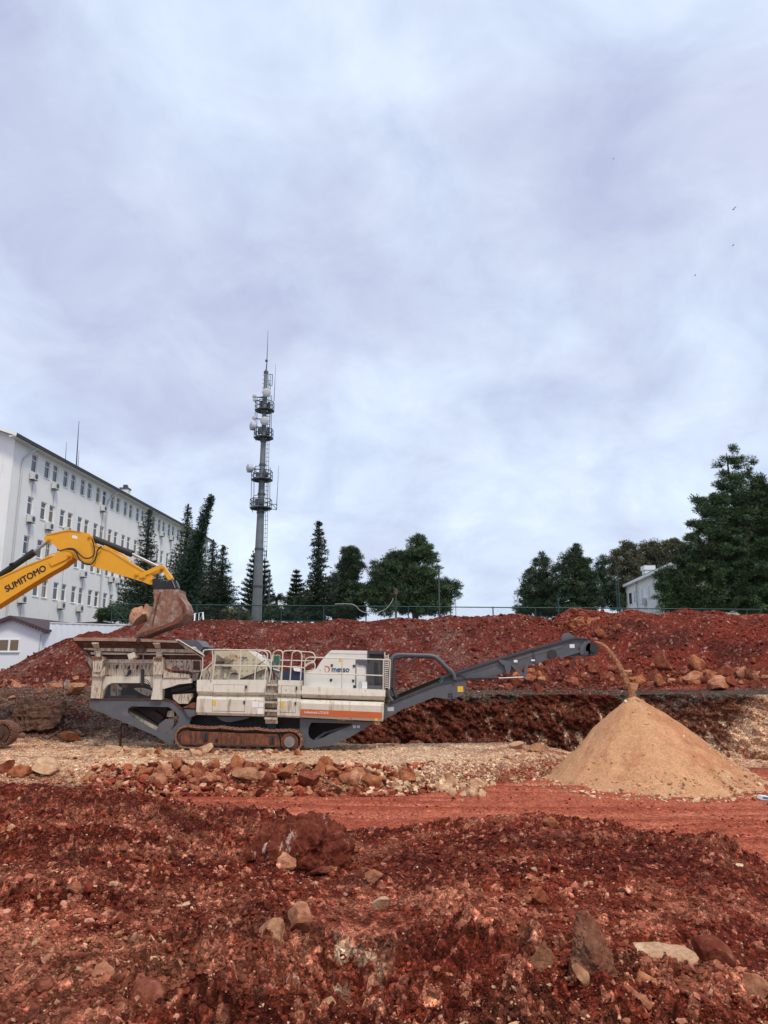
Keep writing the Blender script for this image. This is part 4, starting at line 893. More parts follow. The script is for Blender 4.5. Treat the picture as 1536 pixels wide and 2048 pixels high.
    folded('skirt_panel', Z3, [200, 197, 190, 190], [998, 998, 992, 988], [618,655,770,790], [645,682,812,830], [YN+.10, YN+.0, YN+.02, YN+.08], 'cream', 'lower cream skirt with the orange stripe')
    prism(Z3, [(205,600),(1000,628),(1000,646),(200,620)], YN+.25, YN+.8, 'dark', 'skirt_gap')
    prism(Z3, [(198,710),(980,743),(980,802),(194,768)], YN-.012, YN+.0, 'orange', 'stripe')
    text('Lokotrack LT1213', M['white'], R, 'lettering', W(Z3, 236, 750, YN-.016), (W(Z3, 462, 760, YN)-W(Z3, 236, 750, YN)).length, roll=-.04, heavy=.012)
    prism(Z2, [(715,432),(850,434),(840,790),(712,790)], YN+.5, YN+.6, 'cream_dirty', 'skirt_back')
    # folded doors: frames as thin dark seam with plate on top following the panel
    def door(zf, x0, x1, x0b, x1b, yt, yb, yc0, yc1, yc2, lab):
        YY = [YN+.075, YN+.04, YN+.22, YN+.0, YN+.0]; ys = [yt, yc0, yc1, yc2, yb]
        for gr, mt, nm, off in ((5, 'dark', 'door_seam', -.006), (0, 'cream', 'access_door', -.014)):
            a = []; b = []
            for i, y in enumerate(ys):
                f = (y-yt)/(yb-yt); yy = y+(-gr if i == 0 else gr if i == len(ys)-1 else 0)*.55
                a.append(W(zf, x0+(x0b-x0)*f-gr*.5, yy, YY[i]+off)); b.append(W(zf, x1+(x1b-x1)*f+gr*.5, yy+5, YY[i]+off))
            n = len(a); o = MB().add(a+b+[p+Vector((0, .02, 0)) for p in a+b], [(i, n+i, n+i+1, i+1) for i in range(n-1)]+[(2*n+i+1, 3*n+i+1, 3*n+i, 2*n+i) for i in range(n-1)]+[(i, i+1, 2*n+i+1, 2*n+i) for i in range(n-1)]+[(n+i+1, n+i, 3*n+i, 3*n+i+1) for i in range(n-1)]+[(0, 2*n, 3*n, n), (n-1, 2*n-1, 4*n-1, 3*n-1)]).build(nm, M[mt], R)
            if nm == 'access_door': tag(o, lab); D = o
        mb = MB()
        for x, y in ((x1, yt+22), (x1b, yb-82)): p = W(zf, x, y, YN-.0); mb.box(p.x-.03, p.x+.03, YN-.05, YN+.08, p.z-.055, p.z+.055)
        mb.build('hinge', M['dark'], D)
        return D
    D1 = door(Z2, 228, 537, 213, 522, 477, 728, 548, 580, 618, 'large access door')
    D2 = door(Z2, 878, 1022, 866, 1012, 487, 740, 563, 594, 632, 'narrow access door')
    def decal(zf, x0, y0, x1, y1, Y, m, name, par=None): 
        a = W(zf, x0, y0, Y); b = W(zf, x1, y1, Y); return MB().box(min(a.x, b.x), max(a.x, b.x), Y-.006, Y, min(a.z, b.z), max(a.z, b.z)).build(name, M[m], par or R)
    decal(Z2, 222, 628, 249, 676, YN-.016, 'yellow_decal', 'warning_decal', D1); decal(Z2, 876, 640, 903, 692, YN-.016, 'yellow_decal', 'warning_decal', D2)
    decal(Z2, 596, 636, 655, 696, YN-.004, 'white', 'notice_decal'); decal(Z2, 662, 648, 704, 694, YN-.004, 'white', 'notice_decal'); decal(Z2, 650, 702, 702, 758, YN-.004, 'white', 'notice_decal')
    decal(Z3, 910, 800, 938, 822, YN+.0-.004, 'yellow_decal', 'warning_decal')
    mb = MB()
    for x, y, Y in ((923,528,YN+.05),(1070,493,YN+.07),(1070,518,YN+.07),(200,440,YN+.08),(158,757,YN-.0),(912,588,YN+.12)): p = W(Z2, x, y, Y); mb.cyl(p+Vector((0, -.03, 0)), p, .022, n=8)
    mb.build('latch', M['dark'], R)
    # ladder
    mb = MB()
    for i, y in enumerate((478, 563, 645, 725, 800)):
        a = W(Z2, 727-i*3, y, YN-.12); b = W(Z2, 845-i*3, y+4, YN-.12); mb.obox((a+b)/2+Vector((0, .12, 0)), ((b.x-a.x)/2, 0, (b.z-a.z)/2), (0, .14, 0), (0, 0, .035))
        mb.obox((a+b)/2+Vector((0, .26, -.11)), ((b.x-a.x)/2, 0, 0), (0, .02, 0), (0, 0, .10))
    mb.build('ladder', M['cream_dirty'], R)
    # --- guard rails
    r_ = .024
    def rail(name, paths, Y, zf, rad=r_, m='cream'):
        mb = MB()
        for p in paths: mb.tube(smooth_path([Vector(q) for q in PT(zf, p, Y)], 4) if len(p) > 3 else PT(zf, p, Y), rad)
        return mb.build(name, M[m], R)
    Yr = YN+.18
    rail('guard_rail', [[(95,430),(118,330),(122,200),(126,165),(150,143),(300,140),(488,144),(715,148),(765,165),(778,205),(778,330),(760,455)],
        [(215,432),(235,290),(250,165)],[(470,430),(485,290),(488,146)],[(620,430),(640,200),(665,160),(700,152),(738,175),(742,230),(715,440)],
        [(235,290),(485,293),(760,298)],[(215,150),(218,230),(205,270),(125,345)]], Yr, Z2)
    rail('guard_rail', [[(770,330),(790,225),(800,175),(830,150),(870,150),(890,180),(885,300),(872,430)],[(790,300),(885,302)],
        [(880,430),(890,200),(905,160),(935,152),(1040,154),(1070,180),(1072,250),(1060,436)],[(960,432),(978,200),(995,165),(1020,154)],[(885,300),(1095,316)],
        [(1050,158),(1170,168),(1198,200),(1200,235),(1180,265),(1130,272),(1105,300)],[(1110,300),(1170,262),(1195,275),(1200,310),(1180,335),(1110,350)]], Yr, Z2)
    rail('guard_rail', [[(232,495),(238,300),(245,245),(270,218),(330,215),(610,225),(990,236),(1058,242)],[(600,227),(592,510)],[(993,235),(990,525)],
        [(242,368),(600,376),(985,390)],[(1058,242),(1048,520)]], Yr, Z3)
    rail('guard_rail', [[(345,230),(345,560)],[(345,230),(1200,250)]], YN+2.9, Z2)
    # --- crusher housing
    prism(Z2, [(235,150),(300,150),(560,152),(735,285),(745,335),(480,425),(470,440),(190,440),(205,300)], YN+.9, YN+2.4, 'cream_yellow', 'crusher_housing')
    prism(Z2, [(480,425),(745,330),(760,440),(470,445)], YN+1.0, YN+2.2, 'cream_dirty', 'lower_housing')
    prism(Z2, [(560,150),(600,155),(740,240),(780,330),(735,290)], YN+1.0, YN+1.9, 'white_panel', 'feed_plate')
    prism(Z2, [(105,330),(240,290),(215,440),(95,440)], YN+.8, YN+1.8, 'cream_dirty', 'side_plate')
    mb = MB(); 
    prism(Z2, [(240,255),(325,250),(325,275),(240,275)], YN+.75, YN+.9, 'rust_dark', 'housing_recess')
    p = W(Z2, 372, 200, YN+.7); MB().cyl(p, p+Vector((0, .25, 0)), .2, n=24).cyl(p+Vector((0, -.06, 0)), p, .13, n=16).build('shaft_hub', M['cream_yellow'], R)
    prism(Z2, [(255,165),(330,215),(325,228),(250,180)], YN+.7, YN+.85, 'cream_yellow', 'stay')
    prism(Z2, [(325,230),(345,160),(420,160),(425,235),(380,240),(345,420),(325,420)], YN+.82, YN+.92, 'cream_yellow', 'housing_rib')
    mb = MB(); rr2 = random.Random(2)
    for x, y in [(x, y) for x in (255, 300, 410, 445, 500, 550, 612, 660) for y in (230, 268, 338, 385)]+[(700,250),(690,300),(400,330),(430,330)]:
        if x > 500 and y > 420-(x-480)*.36: continue
        if x > 560 and y < 150+(x-560)*.85: continue
        p = W(Z2, x, y, YN+.86); mb.cyl(p, p+Vector((0, .05, 0)), .035, n=8)
    mb.build('bolt', M['cream_dirty'], R)
    prism(Z2, [(300,308),(395,308),(380,320),(320,320)], YN+.7, YN+.9, 'dark', 'bracket'); prism(Z2, [(380,375),(400,365),(430,358),(455,366),(460,376)], YN+.8, YN+.9, 'dark', 'bracket')
    prism(Z2, [(480,418),(720,325),(724,333),(484,428)], YN+.85, YN+.95, 'rust_dark', 'seam_strip')
    text('metso', M['teal'], R, 'lettering', W(Z2, 472, 224, YN+.88), .33, roll=-.03, bold=.01); prism(Z2, [(428,195),(445,192),(460,212),(455,232),(436,238),(446,216)], YN+.88, YN+.9, 'orange', 'emblem')
    prism(Z2, [(190,120),(260,125),(290,148),(160,150)], YN+1.2, YN+1.8, 'dark', 'hydraulic_pack')
    # space between housing and engine: cabinet, rams, motor
    prism(Z2, [(805,200),(850,200),(850,268),(805,268)], YN+1.0, YN+1.3, 'green_box', 'control_cabinet'); prism(Z2, [(790,190),(862,188),(858,330),(800,330)], YN+1.3, YN+1.5, 'cream_dirty', 'cabinet_frame')
    MB().tube(PT(Z2, [(700,200),(850,390)], YN+1.2), .09, 12).tube(PT(Z2, [(800,330),(860,350)], YN+.9), .06, 10).build('adjusting_ram', M['steel'], R)
    MB().tube(smooth_path(PT(Z2, [(720,240),(660,290),(635,350),(640,400)], YN+.6)), .014).tube(smooth_path(PT(Z2, [(790,300),(800,350),(830,400),(850,420)], YN+.7)), .016).tube(smooth_path(PT(Z2, [(175,440),(185,380),(170,330),(190,300)], YN+.5)), .014).build('hydraulic_hose', M['black'], R)
    prism(Z2, [(895,345),(960,330),(1085,355),(1085,432),(885,432)], YN+1.0, YN+2.2, 'navy', 'motor_cover'); prism(Z2, [(985,300),(1020,302),(1065,335),(1060,352),(1000,345)], YN+.9, YN+1.2, 'white', 'filter_canister')
    prism(Z2, [(820,350),(875,350),(870,432),(815,432)], YN+.9, YN+1.6, 'steel', 'gearbox')
    # --- engine cover
    YE = YN+.75
    prism(Z3, [(240,505),(243,362),(350,322),(395,250),(405,240),(430,205),(492,145),(838,151),(838,520)], YE, YE+1.9, 'white_panel', 'engine_cover')
    prism(Z3, [(492,145),(838,151),(838,182),(470,175)], YE-.02, YE, 'white_panel', 'cover_chamfer')
    prism(Z3, [(838,150),(1000,160),(1000,528),(838,520)], YE+.1, YE+1.9, 'grey_dark', 'radiator_housing')
    prism(Z3, [(838,150),(1003,160),(1003,235),(990,235),(990,185),(860,182),(860,235),(838,235)], YE-.03, YE+.1, 'grey_dark', 'radiator_frame')
    prism(Z3, [(862,185),(988,188),(988,225),(862,220)], YE+.04, YE+.1, 'black', 'air_intake')
    prism(Z3, [(735,236),(840,240),(842,300),(828,300),(800,288),(760,286),(735,270)], YE-.06, YE-.0, 'grey', 'duct_hood')
    prism(Z3, [(726,240),(732,238),(732,512),(724,512)], YE-.015, YE, 'dark', 'cover_seam'); prism(Z3, [(828,300),(840,300),(840,520),(828,516)], YE-.05, YE, 'grey', 'frame_edge')
    mb = MB()
    for i in range(12): a = W(Z3, 850+i*12, 242, YE+.1); b = W(Z3, 848+i*12, 478, YE+.1); mb.bar(a, b, .02, .02)
    mb.build('radiator_mesh', M['plate'], R); prism(Z3, [(905,262),(940,262),(950,440),(960,470),(905,468)], YE+.05, YE+.09, 'dark', 'fan_shroud')
    prism(Z3, [(840,480),(1000,486),(1000,520),(840,514)], YE+.02, YE+.1, 'plate', 'sill_plate')
    mb = MB()
    for i in range(16):
        a = W(Z3, 1006, 200+i*20, YE-.1); b = W(Z3, 1040, 204+i*20, YE-.1); mb.obox((a+b)/2+Vector((0, .5, 0)), ((b.x-a.x)/2, 0, 0), (0, .6, 0), (0, 0, .022))
    a = W(Z3, 1006, 165, YE-.1); mb.box(a.x-.02, a.x+.02, YE-.12, YE-.04, W(Z3, 1006, 525, YE).z, a.z); a = W(Z3, 1040, 190, YE-.1); mb.box(a.x-.02, a.x+.02, YE-.12, YE-.04, W(Z3, 1040, 500, YE).z, a.z)
    mb.build('louvre_grille', M['cream'], R); prism(Z3, [(1006,165),(1030,168),(1040,195),(1040,520),(1006,525)], YE+.5, YE+1.8, 'dark', 'cooler_core')
    mb = MB()
    for x, y in ((498,292),(490,433),(710,298),(703,440),(714,495)): p = W(Z3, x, y, YE); mb.box(p.x-.045, p.x+.045, YE-.03, YE, p.z-.05, p.z+.05)
    mb.build('latch', M['dark'], R)
    mb = MB()
    for x, y in ((386,338),(610,225),(600,350)): p = W(Z3, x, y, YE); mb.cyl(p+Vector((0, -.02, 0)), p, .02, n=8)
    mb.build('bolt', M['steel'], R)
    text('metso', M['teal'], R, 'lettering', W(Z3, 497, 354, YE-.006), (W(Z3, 664, 356, YE)-W(Z3, 497, 354, YE)).length, roll=-.012, heavy=.022, sx=1.08)
    mb = MB(); mb.prism(Q(Z3, [(427,292),(440,294),(468,302),(480,322),(476,345),(455,358),(468,335),(466,318),(452,306),(436,302)], YE-.01), YE-.012, YE); mb.prism(Q(Z3, [(430,312),(436,308),(433,330),(440,352),(446,360),(434,350),(428,330)], YE-.01), YE-.012, YE); mb.build('emblem', M['orange'], R)
    decal(Z3, 566, 218, 590, 258, YE, 'yellow_decal', 'warning_decal'); decal(Z3, 788, 450, 836, 514, YE-.05, 'white', 'notice_decal'); decal(Z3, 757, 448, 782, 512, YE-.05, 'pipe', 'notice_decal')
    prism(Z3, [(240,500),(1010,528),(1010,545),(240,512)], YN+.1, YE+1.9, 'cream', 'walkway_deck')
    # belly, dark drive train below
    prism(Z2, [(0,775),(60,770),(712,795),(1100,800),(1130,830),(1100,900),(0,905)], YN+.9, YN+2.2, 'dark', 'main_frame')
    prism(Z2, [(250,783),(580,785),(540,805),(450,825),(380,838),(330,832),(290,815)], YN+.3, YN+.9, 'grey', 'belly_pan')
    prism(Z2, [(740,815),(825,815),(822,905),(738,905)], YN+.5, YN+.9, 'grey_dark', 'frame_column'); prism(Z2, [(-60,735),(60,715),(62,770),(-40,800)], YN+.5, YN+1.2, 'grey', 'frame_bracket')
    # --- rear lower chassis
    rc = [(190,800),(830,835),(905,838),(880,850),(760,930),(650,992),(500,1058),(330,1083),(235,1082),(228,1010),(190,930)]
    rh = [(300,840),(275,890),(270,950),(285,990),(320,1012),(420,985),(470,955),(690,868),(690,850)]
    for y in (YN+.3, YN+2.3): prism(Z3, rc, y, y+.14, 'grey_dark' if y > YN+1 else 'grey', 'rear_frame', [rh], YY=YN+.3)
    MB().tube(PT(Z3, [(340,1005),(440,935)], YN+.6), .06).tube(PT(Z3, [(440,940),(690,862)], YN+.8), .05).build('return_rollers', M['grey'], R)
    prism(Z3, [(270,840),(700,850),(500,960),(290,1000)], YN+1.6, YN+1.7, 'black', 'lower_belt')
    prism(Z3, [(700,868),(728,868),(728,895),(700,893)], YN+.28, YN+.3, 'pipe', 'notice_decal'); prism(Z3, [(738,868),(766,868),(766,895),(738,893)], YN+.28, YN+.3, 'pipe', 'notice_decal')
    prism(Z3, [(912,838),(955,840),(955,862),(912,860)], YN+.2, YN+.35, 'cream_dirty', 'tow_bracket')
    # --- conveyor
    YC = YN+.75
    low = [(22,508),(60,488),(130,458),(345,372),(500,345),(512,378),(498,430),(470,452),(405,468),(320,457),(130,530),(25,588)]
    for y in (YC, YC+1.15): prism(Z4, low, y, y+.06, 'grey', 'conveyor_side', YY=YC)
    up = [(365,340),(700,232),(905,172),(1155,105),(1228,112),(1243,128),(1240,205),(1190,212),(1060,212),(905,262),(860,275),(700,322),(520,356),(350,385),(345,362)]
    prism(Z4, up, YC+.10, YC+.16, 'grey', 'conveyor_side'); prism(Z4, up, YC+.95, YC+1.01, 'grey', 'conveyor_side', YY=YC+.10)
    top = [(365,336),(700,228),(905,168),(1155,101),(1228,108),(1232,114),(1155,110),(905,178),(700,238),(370,346)]
    prism(Z4, top, YC+.0, YC+.12, 'grey_dark', 'conveyor_rail'); prism(Z4, top, YC+.98, YC+1.1, 'grey_dark', 'conveyor_rail', YY=YC)
    prism(Z4, [(345,372),(500,342),(502,350),(345,382),(130,468),(60,498),(58,486),(130,456)], YC-.05, YC, 'grey_dark', 'conveyor_rail')
    # lighter recessed web strips and seams of the truss
    prism(Z4, [(470,318),(700,246),(703,262),(560,306),(480,332)], YC+.08, YC+.10, 'plate', 'web_panel'); prism(Z4, [(780,228),(905,190),(1080,146),(1080,162),(905,208),(800,240)], YC+.08, YC+.10, 'plate', 'web_panel')
    prism(Z4, [(700,232),(770,245),(778,262),(765,318),(748,320),(735,270),(708,250)], YC-.02, YC+.1, 'grey', 'joint_plate')
    prism(Z4, [(895,170),(905,168),(925,262),(912,266)], YC+.06, YC+.1, 'grey_dark', 'joint_plate')
    prism(Z4, [(775,270),(790,262),(865,330),(855,342),(848,340)], YC-.04, YC+.1, 'grey', 'lift_bracket'); prism(Z4, [(862,252),(878,250),(862,342),(848,342),(852,300)], YC-.07, YC-.04, 'grey', 'lift_bracket')
    MB().tube(PT(Z4, [(500,345),(700,342)], YC-.02), .055, 10).build('ram_cylinder', M['dark'], R); MB().tube(PT(Z4, [(700,344),(850,338)], YC-.02), .03, 10).build('ram_rod', M['chrome'], R)
    prism(Z4, [(1055,212),(1160,175),(1190,178),(1190,190),(1150,200),(1065,226)], YC-.06, YC+.1, 'grey', 'head_guard'); prism(Z4, [(1180,160),(1210,125),(1222,132),(1200,178),(1205,200),(1185,206)], YC-.08, YC+.1, 'grey', 'head_bracket')
    prism(Z4, [(1190,185),(1232,185),(1230,210),(1190,210)], YC-.04, YC+.1, 'grey_dark', 'scraper_mount')
    mb = MB(); p = W(Z4, 1255, 172, YC+.1); mb.cyl(p+Vector((0, -.0, 0)), p+Vector((0, .9, 0)), .28, n=28); mb.cyl(p+Vector((0, -.06, 0)), p, .12, n=14).build('head_pulley', M['dark'], R)
    mb = MB(); p = W(Z4, 1110, 112, YC+.2); mb.cyl(p, p+Vector((0, .1, 0)), .26, n=20); mb.build('belt_drive', M['plate'], R)
    p = W(Z4, 1018, 202, YC+.05); MB().cyl(p+Vector((0, -.02, 0)), p+Vector((0, .05, 0)), .19, n=20).build('round_cap', M['dark'], R)
    belt = PT(Z4, [(60,470),(345,352),(500,322),(700,248),(905,186),(1155,118),(1240,118)], YC+.2)
    vs = []; 
    for p in belt:
        for yy, dz in ((0, .06), (.2, -.06), (.6, -.06), (.75, .06)): vs.append((p.x, YC+.2+yy, p.z+dz))
    n = len(belt); fs = [(i*4+k, (i+1)*4+k, (i+1)*4+k+1, i*4+k+1) for i in range(n-1) for k in range(3)]
    b_ = len(vs); vs += [(a, b, c-.03) for a, b, c in vs]; fs += [tuple(q+b_ for q in f[::-1]) for f in fs]
    MB().add(vs, fs).build('conveyor_belt', M['black'], R)
    vs = []; lo = PT(Z4, [(60,478),(345,362),(500,330),(700,256),(905,194),(1155,124),(1244,122)], YC+.2); rng_ = np.random.default_rng(3)
    pos = []
    for i in range(len(lo)-1):
        for k in range(150): t = rng_.random(); p = lo[i].lerp(lo[i+1], t); pos.append((p.x, YC+.35+rng_.random()*.4, p.z+.02+rng_.random()*.04))
    s_ = scatter('sand_on_belt', np.array(pos), rng_.uniform(.04, .1, len(pos)), [((.46, .27, .14), 1)], 31, 'tan sand riding up the conveyor belt', 'sand')
    decal(Z4, 458, 391, 492, 425, YC, 'yellow_decal', 'warning_decal'); decal(Z4, 45, 514, 82, 538, YC, 'pipe', 'notice_decal'); decal(Z4, 1120, 143, 1150, 165, YC+.1, 'white', 'notice_decal'); decal(Z4, 790, 236, 812, 250, YC-.02, 'white', 'notice_decal'); decal(Z4, 893, 233, 915, 243, YC+.06, 'white', 'notice_decal')
    mb = MB()
    for x, y in ((408,437),(422,437),(408,452),(424,454)): p = W(Z4, x, y, YC); mb.cyl(p+Vector((0, -.04, 0)), p, .035, n=8)
    mb.build('bolt_cluster', M['black'], R)
    MB().tube(smooth_path(PT(Z4, [(1150,215),(1142,232),(1148,250),(1120,275)], YC-.0)), .03).tube(PT(Z4, [(1208,205),(1210,260)], YC), .025).build('scraper_arm', M['grey_dark'], R)
    MB().tube(smooth_path(PT(Z4, [(445,320),(480,335),(520,350),(600,352),(690,340)], YC-.05)), .018).tube(smooth_path(PT(Z4, [(350,372),(365,350),(420,330),(470,322),(500,335)], YC-.04)), .016).build('hydraulic_hose', M['black'], R)
    prism(Z4, [(340,385),(365,335),(380,345),(360,385)], YC-.04, YC, 'green_box', 'side_bracket')
    # tubular hoop guard
    MB().tube(smooth_path(PT(Z4, [(72,478),(52,440),(56,340),(66,250),(82,215),(115,205),(200,207),(305,211),(345,232),(390,275),(430,312),(445,352)], YC-.1), 5), .075, 10).build('tube_hoop', M['grey'], R)
    MB().tube(smooth_path(PT(Z4, [(95,455),(80,400),(86,260),(95,232)], YC-.1), 4), .05, 8).tube(PT(Z4, [(92,302),(215,222)], YC+1.0), .03).tube(smooth_path(PT(Z4, [(80,470),(62,420),(66,300),(88,225),(300,220),(350,245),(440,340)], YC+1.2), 5), .06, 8).build('tube_hoop', M['grey_dark'], R)
    MB().tube(smooth_path(PT(Z4, [(72,400),(85,430),(100,455),(110,470)], YC-.05)), .02).tube(smooth_path(PT(Z4, [(66,395),(78,430),(90,455),(98,475)], YC-.02)), .02).tube(smooth_path(PT(Z4, [(80,405),(92,440),(108,452)], YC-.0)), .02).build('hydraulic_hose', M['black'], R)
    # --- tracks
    def track(Yt, full=True):
        wd = .5; c0 = at(371, 1474, Yt); c1 = at(582, 1483, Yt); rad = .40
        path = []
        for i in range(13): a = math.pi/2+math.pi*i/12; path.append(c0+Vector((rad*math.cos(a), 0, rad*math.sin(a))))
        nb = 30
        for i in range(1, nb): t = i/nb; path.append(c0.lerp(c1, t)+Vector((0, 0, -rad)))
        for i in range(13): a = -math.pi/2+math.pi*i/12; path.append(c1+Vector((rad*1.02*math.cos(a), 0, rad*math.sin(a))))
        for i in range(1, nb): t = i/nb; path.append(c1.lerp(c0, t)+Vector((0, 0, rad-.05*abs(math.sin(t*math.pi*3))+.02)))
        # resample evenly
        P = path+[path[0]]; L_ = [0]
        for a, b in zip(P[:-1], P[1:]): L_.append(L_[-1]+(b-a).length)
        ns = 62; mb = MB(); inner = MB()
        for k in range(ns):
            s = L_[-1]*k/ns; i = max(j for j in range(len(P)-1) if L_[j] <= s); t = (s-L_[i])/(L_[i+1]-L_[i]+1e-9); p = P[i].lerp(P[i+1], t)
            d = (P[(i+1) % len(P)]-P[i]).normalized(); n = Vector((d.z, 0, -d.x)); ctr = (c0+c1)/2
            if n.dot(p-ctr-Vector((max(-1, min(1, (p.x-ctr.x)/(c1.x-c0.x)*2))*(c1.x-c0.x)/2, 0, 0))) < 0: n = -n
            hl = L_[-1]/ns*.46
            mb.obox(p+Vector((0, wd/2, 0)), d*hl, Vector((0, wd/2, 0)), n*.03); mb.obox(p+Vector((0, wd/2, 0))+n*.035-d*hl*.6, d*.03, Vector((0, wd/2, 0)), n*.02)
            inner.obox(p+Vector((0, wd/2, 0))-n*.06, d*hl*1.1, Vector((0, wd*.28, 0)), n*.045)
        mb.build('track_shoes', M['trackmud'], R); inner.build('track_chain', M['rust_dark'], R)
        a = at(362, 1470, Yt); 
        fr = MB(); fr.prism(Q(lambda x, y: (x, y), [(360,1466),(372,1462),(470,1466),(556,1469),(560,1492),(470,1491),(362,1488)], Yt), Yt+.06, Yt+.44); F_ = fr.build('track_frame', M['rust'], R)
        MB().prism(Q(lambda x, y: (x, y), [(361,1487),(470,1490),(561,1491),(561,1494),(470,1493),(361,1490)], Yt), Yt+.01, Yt+.06).build('frame_ledge', M['rust_dark'], F_)
        mb = MB()
        for x, y in ((412,1472),(545,1478)):
            for dx in (-2.5, 2.5): p = at(x+dx, y, Yt); mb.box(p.x-.035, p.x+.035, Yt-.0, Yt+.08, p.z-.16, p.z+.13)
        mb.build('guide_bracket', M['dark'], F_)
        p = at(433, 1481, Yt); MB().cyl(p+Vector((0, .03, 0)), p+Vector((0, .07, 0)), .07, n=14).build('frame_opening', M['black'], F_)
        q = at(579, 1484, Yt); mb = MB().cyl(q+Vector((0, .06, 0)), q+Vector((0, .4, 0)), .34, n=26); mb.cyl(q+Vector((0, .02, 0)), q+Vector((0, .08, 0)), .27, n=22); S_ = mb.build('sprocket', M['rust'], R)
        MB().cyl(q+Vector((0, -.04, 0)), q+Vector((0, .06, 0)), .20, .22, n=22).cyl(q+Vector((0, -.07, 0)), q, .09, n=14).build('hub', M['steel'], S_)
        p = at(371, 1476, Yt); MB().cyl(p+Vector((0, .08, 0)), p+Vector((0, .4, 0)), .33, n=24).build('idler', M['rust_dark'], R)
        mb = MB()
        for i in range(9): p = at(396+i*20, 1497-.0+i*.5, Yt); mb.cyl(p+Vector((0, .03, .04)), p+Vector((0, .46, .04)), .10, n=14)
        mb.build('track_rollers', M['dark'], R)
    track(YN-.1); track(YN+2.5, False)
    # far side skirts so that the machine is closed from other views
    prism(Z2, [(66,430),(1066,440),(1060,795),(72,765)], YN+2.4, YN+2.9, 'cream', 'skirt_panel', YY=YN+2.4); prism(Z3, [(206,490),(1010,530),(990,830),(190,790)], YN+2.7, YN+2.9, 'cream', 'skirt_panel', YY=YN+2.7)
    return R
crusher()
# rust red stake under the nose
p = at(242, 1452, 31.5); q = at(242, 1474, 31.5)
tag(MB().tube([p, Vector((q.x, q.y, gz(q.x, 31.5)-.2))], .05, 6).build('steel_stake', M['rust_dark'], None), 'rusty steel stake upright in the rubble beneath the crusher nose', 'stake')
p = W(Z1, 528, 578, YN+.7)
rock(*Z1(528, 575), YN+.75, 13, 8, 'grey', 'grey rock lodged under the arch of the crusher feeder', seed=61, on_ground=False, z=p.z)

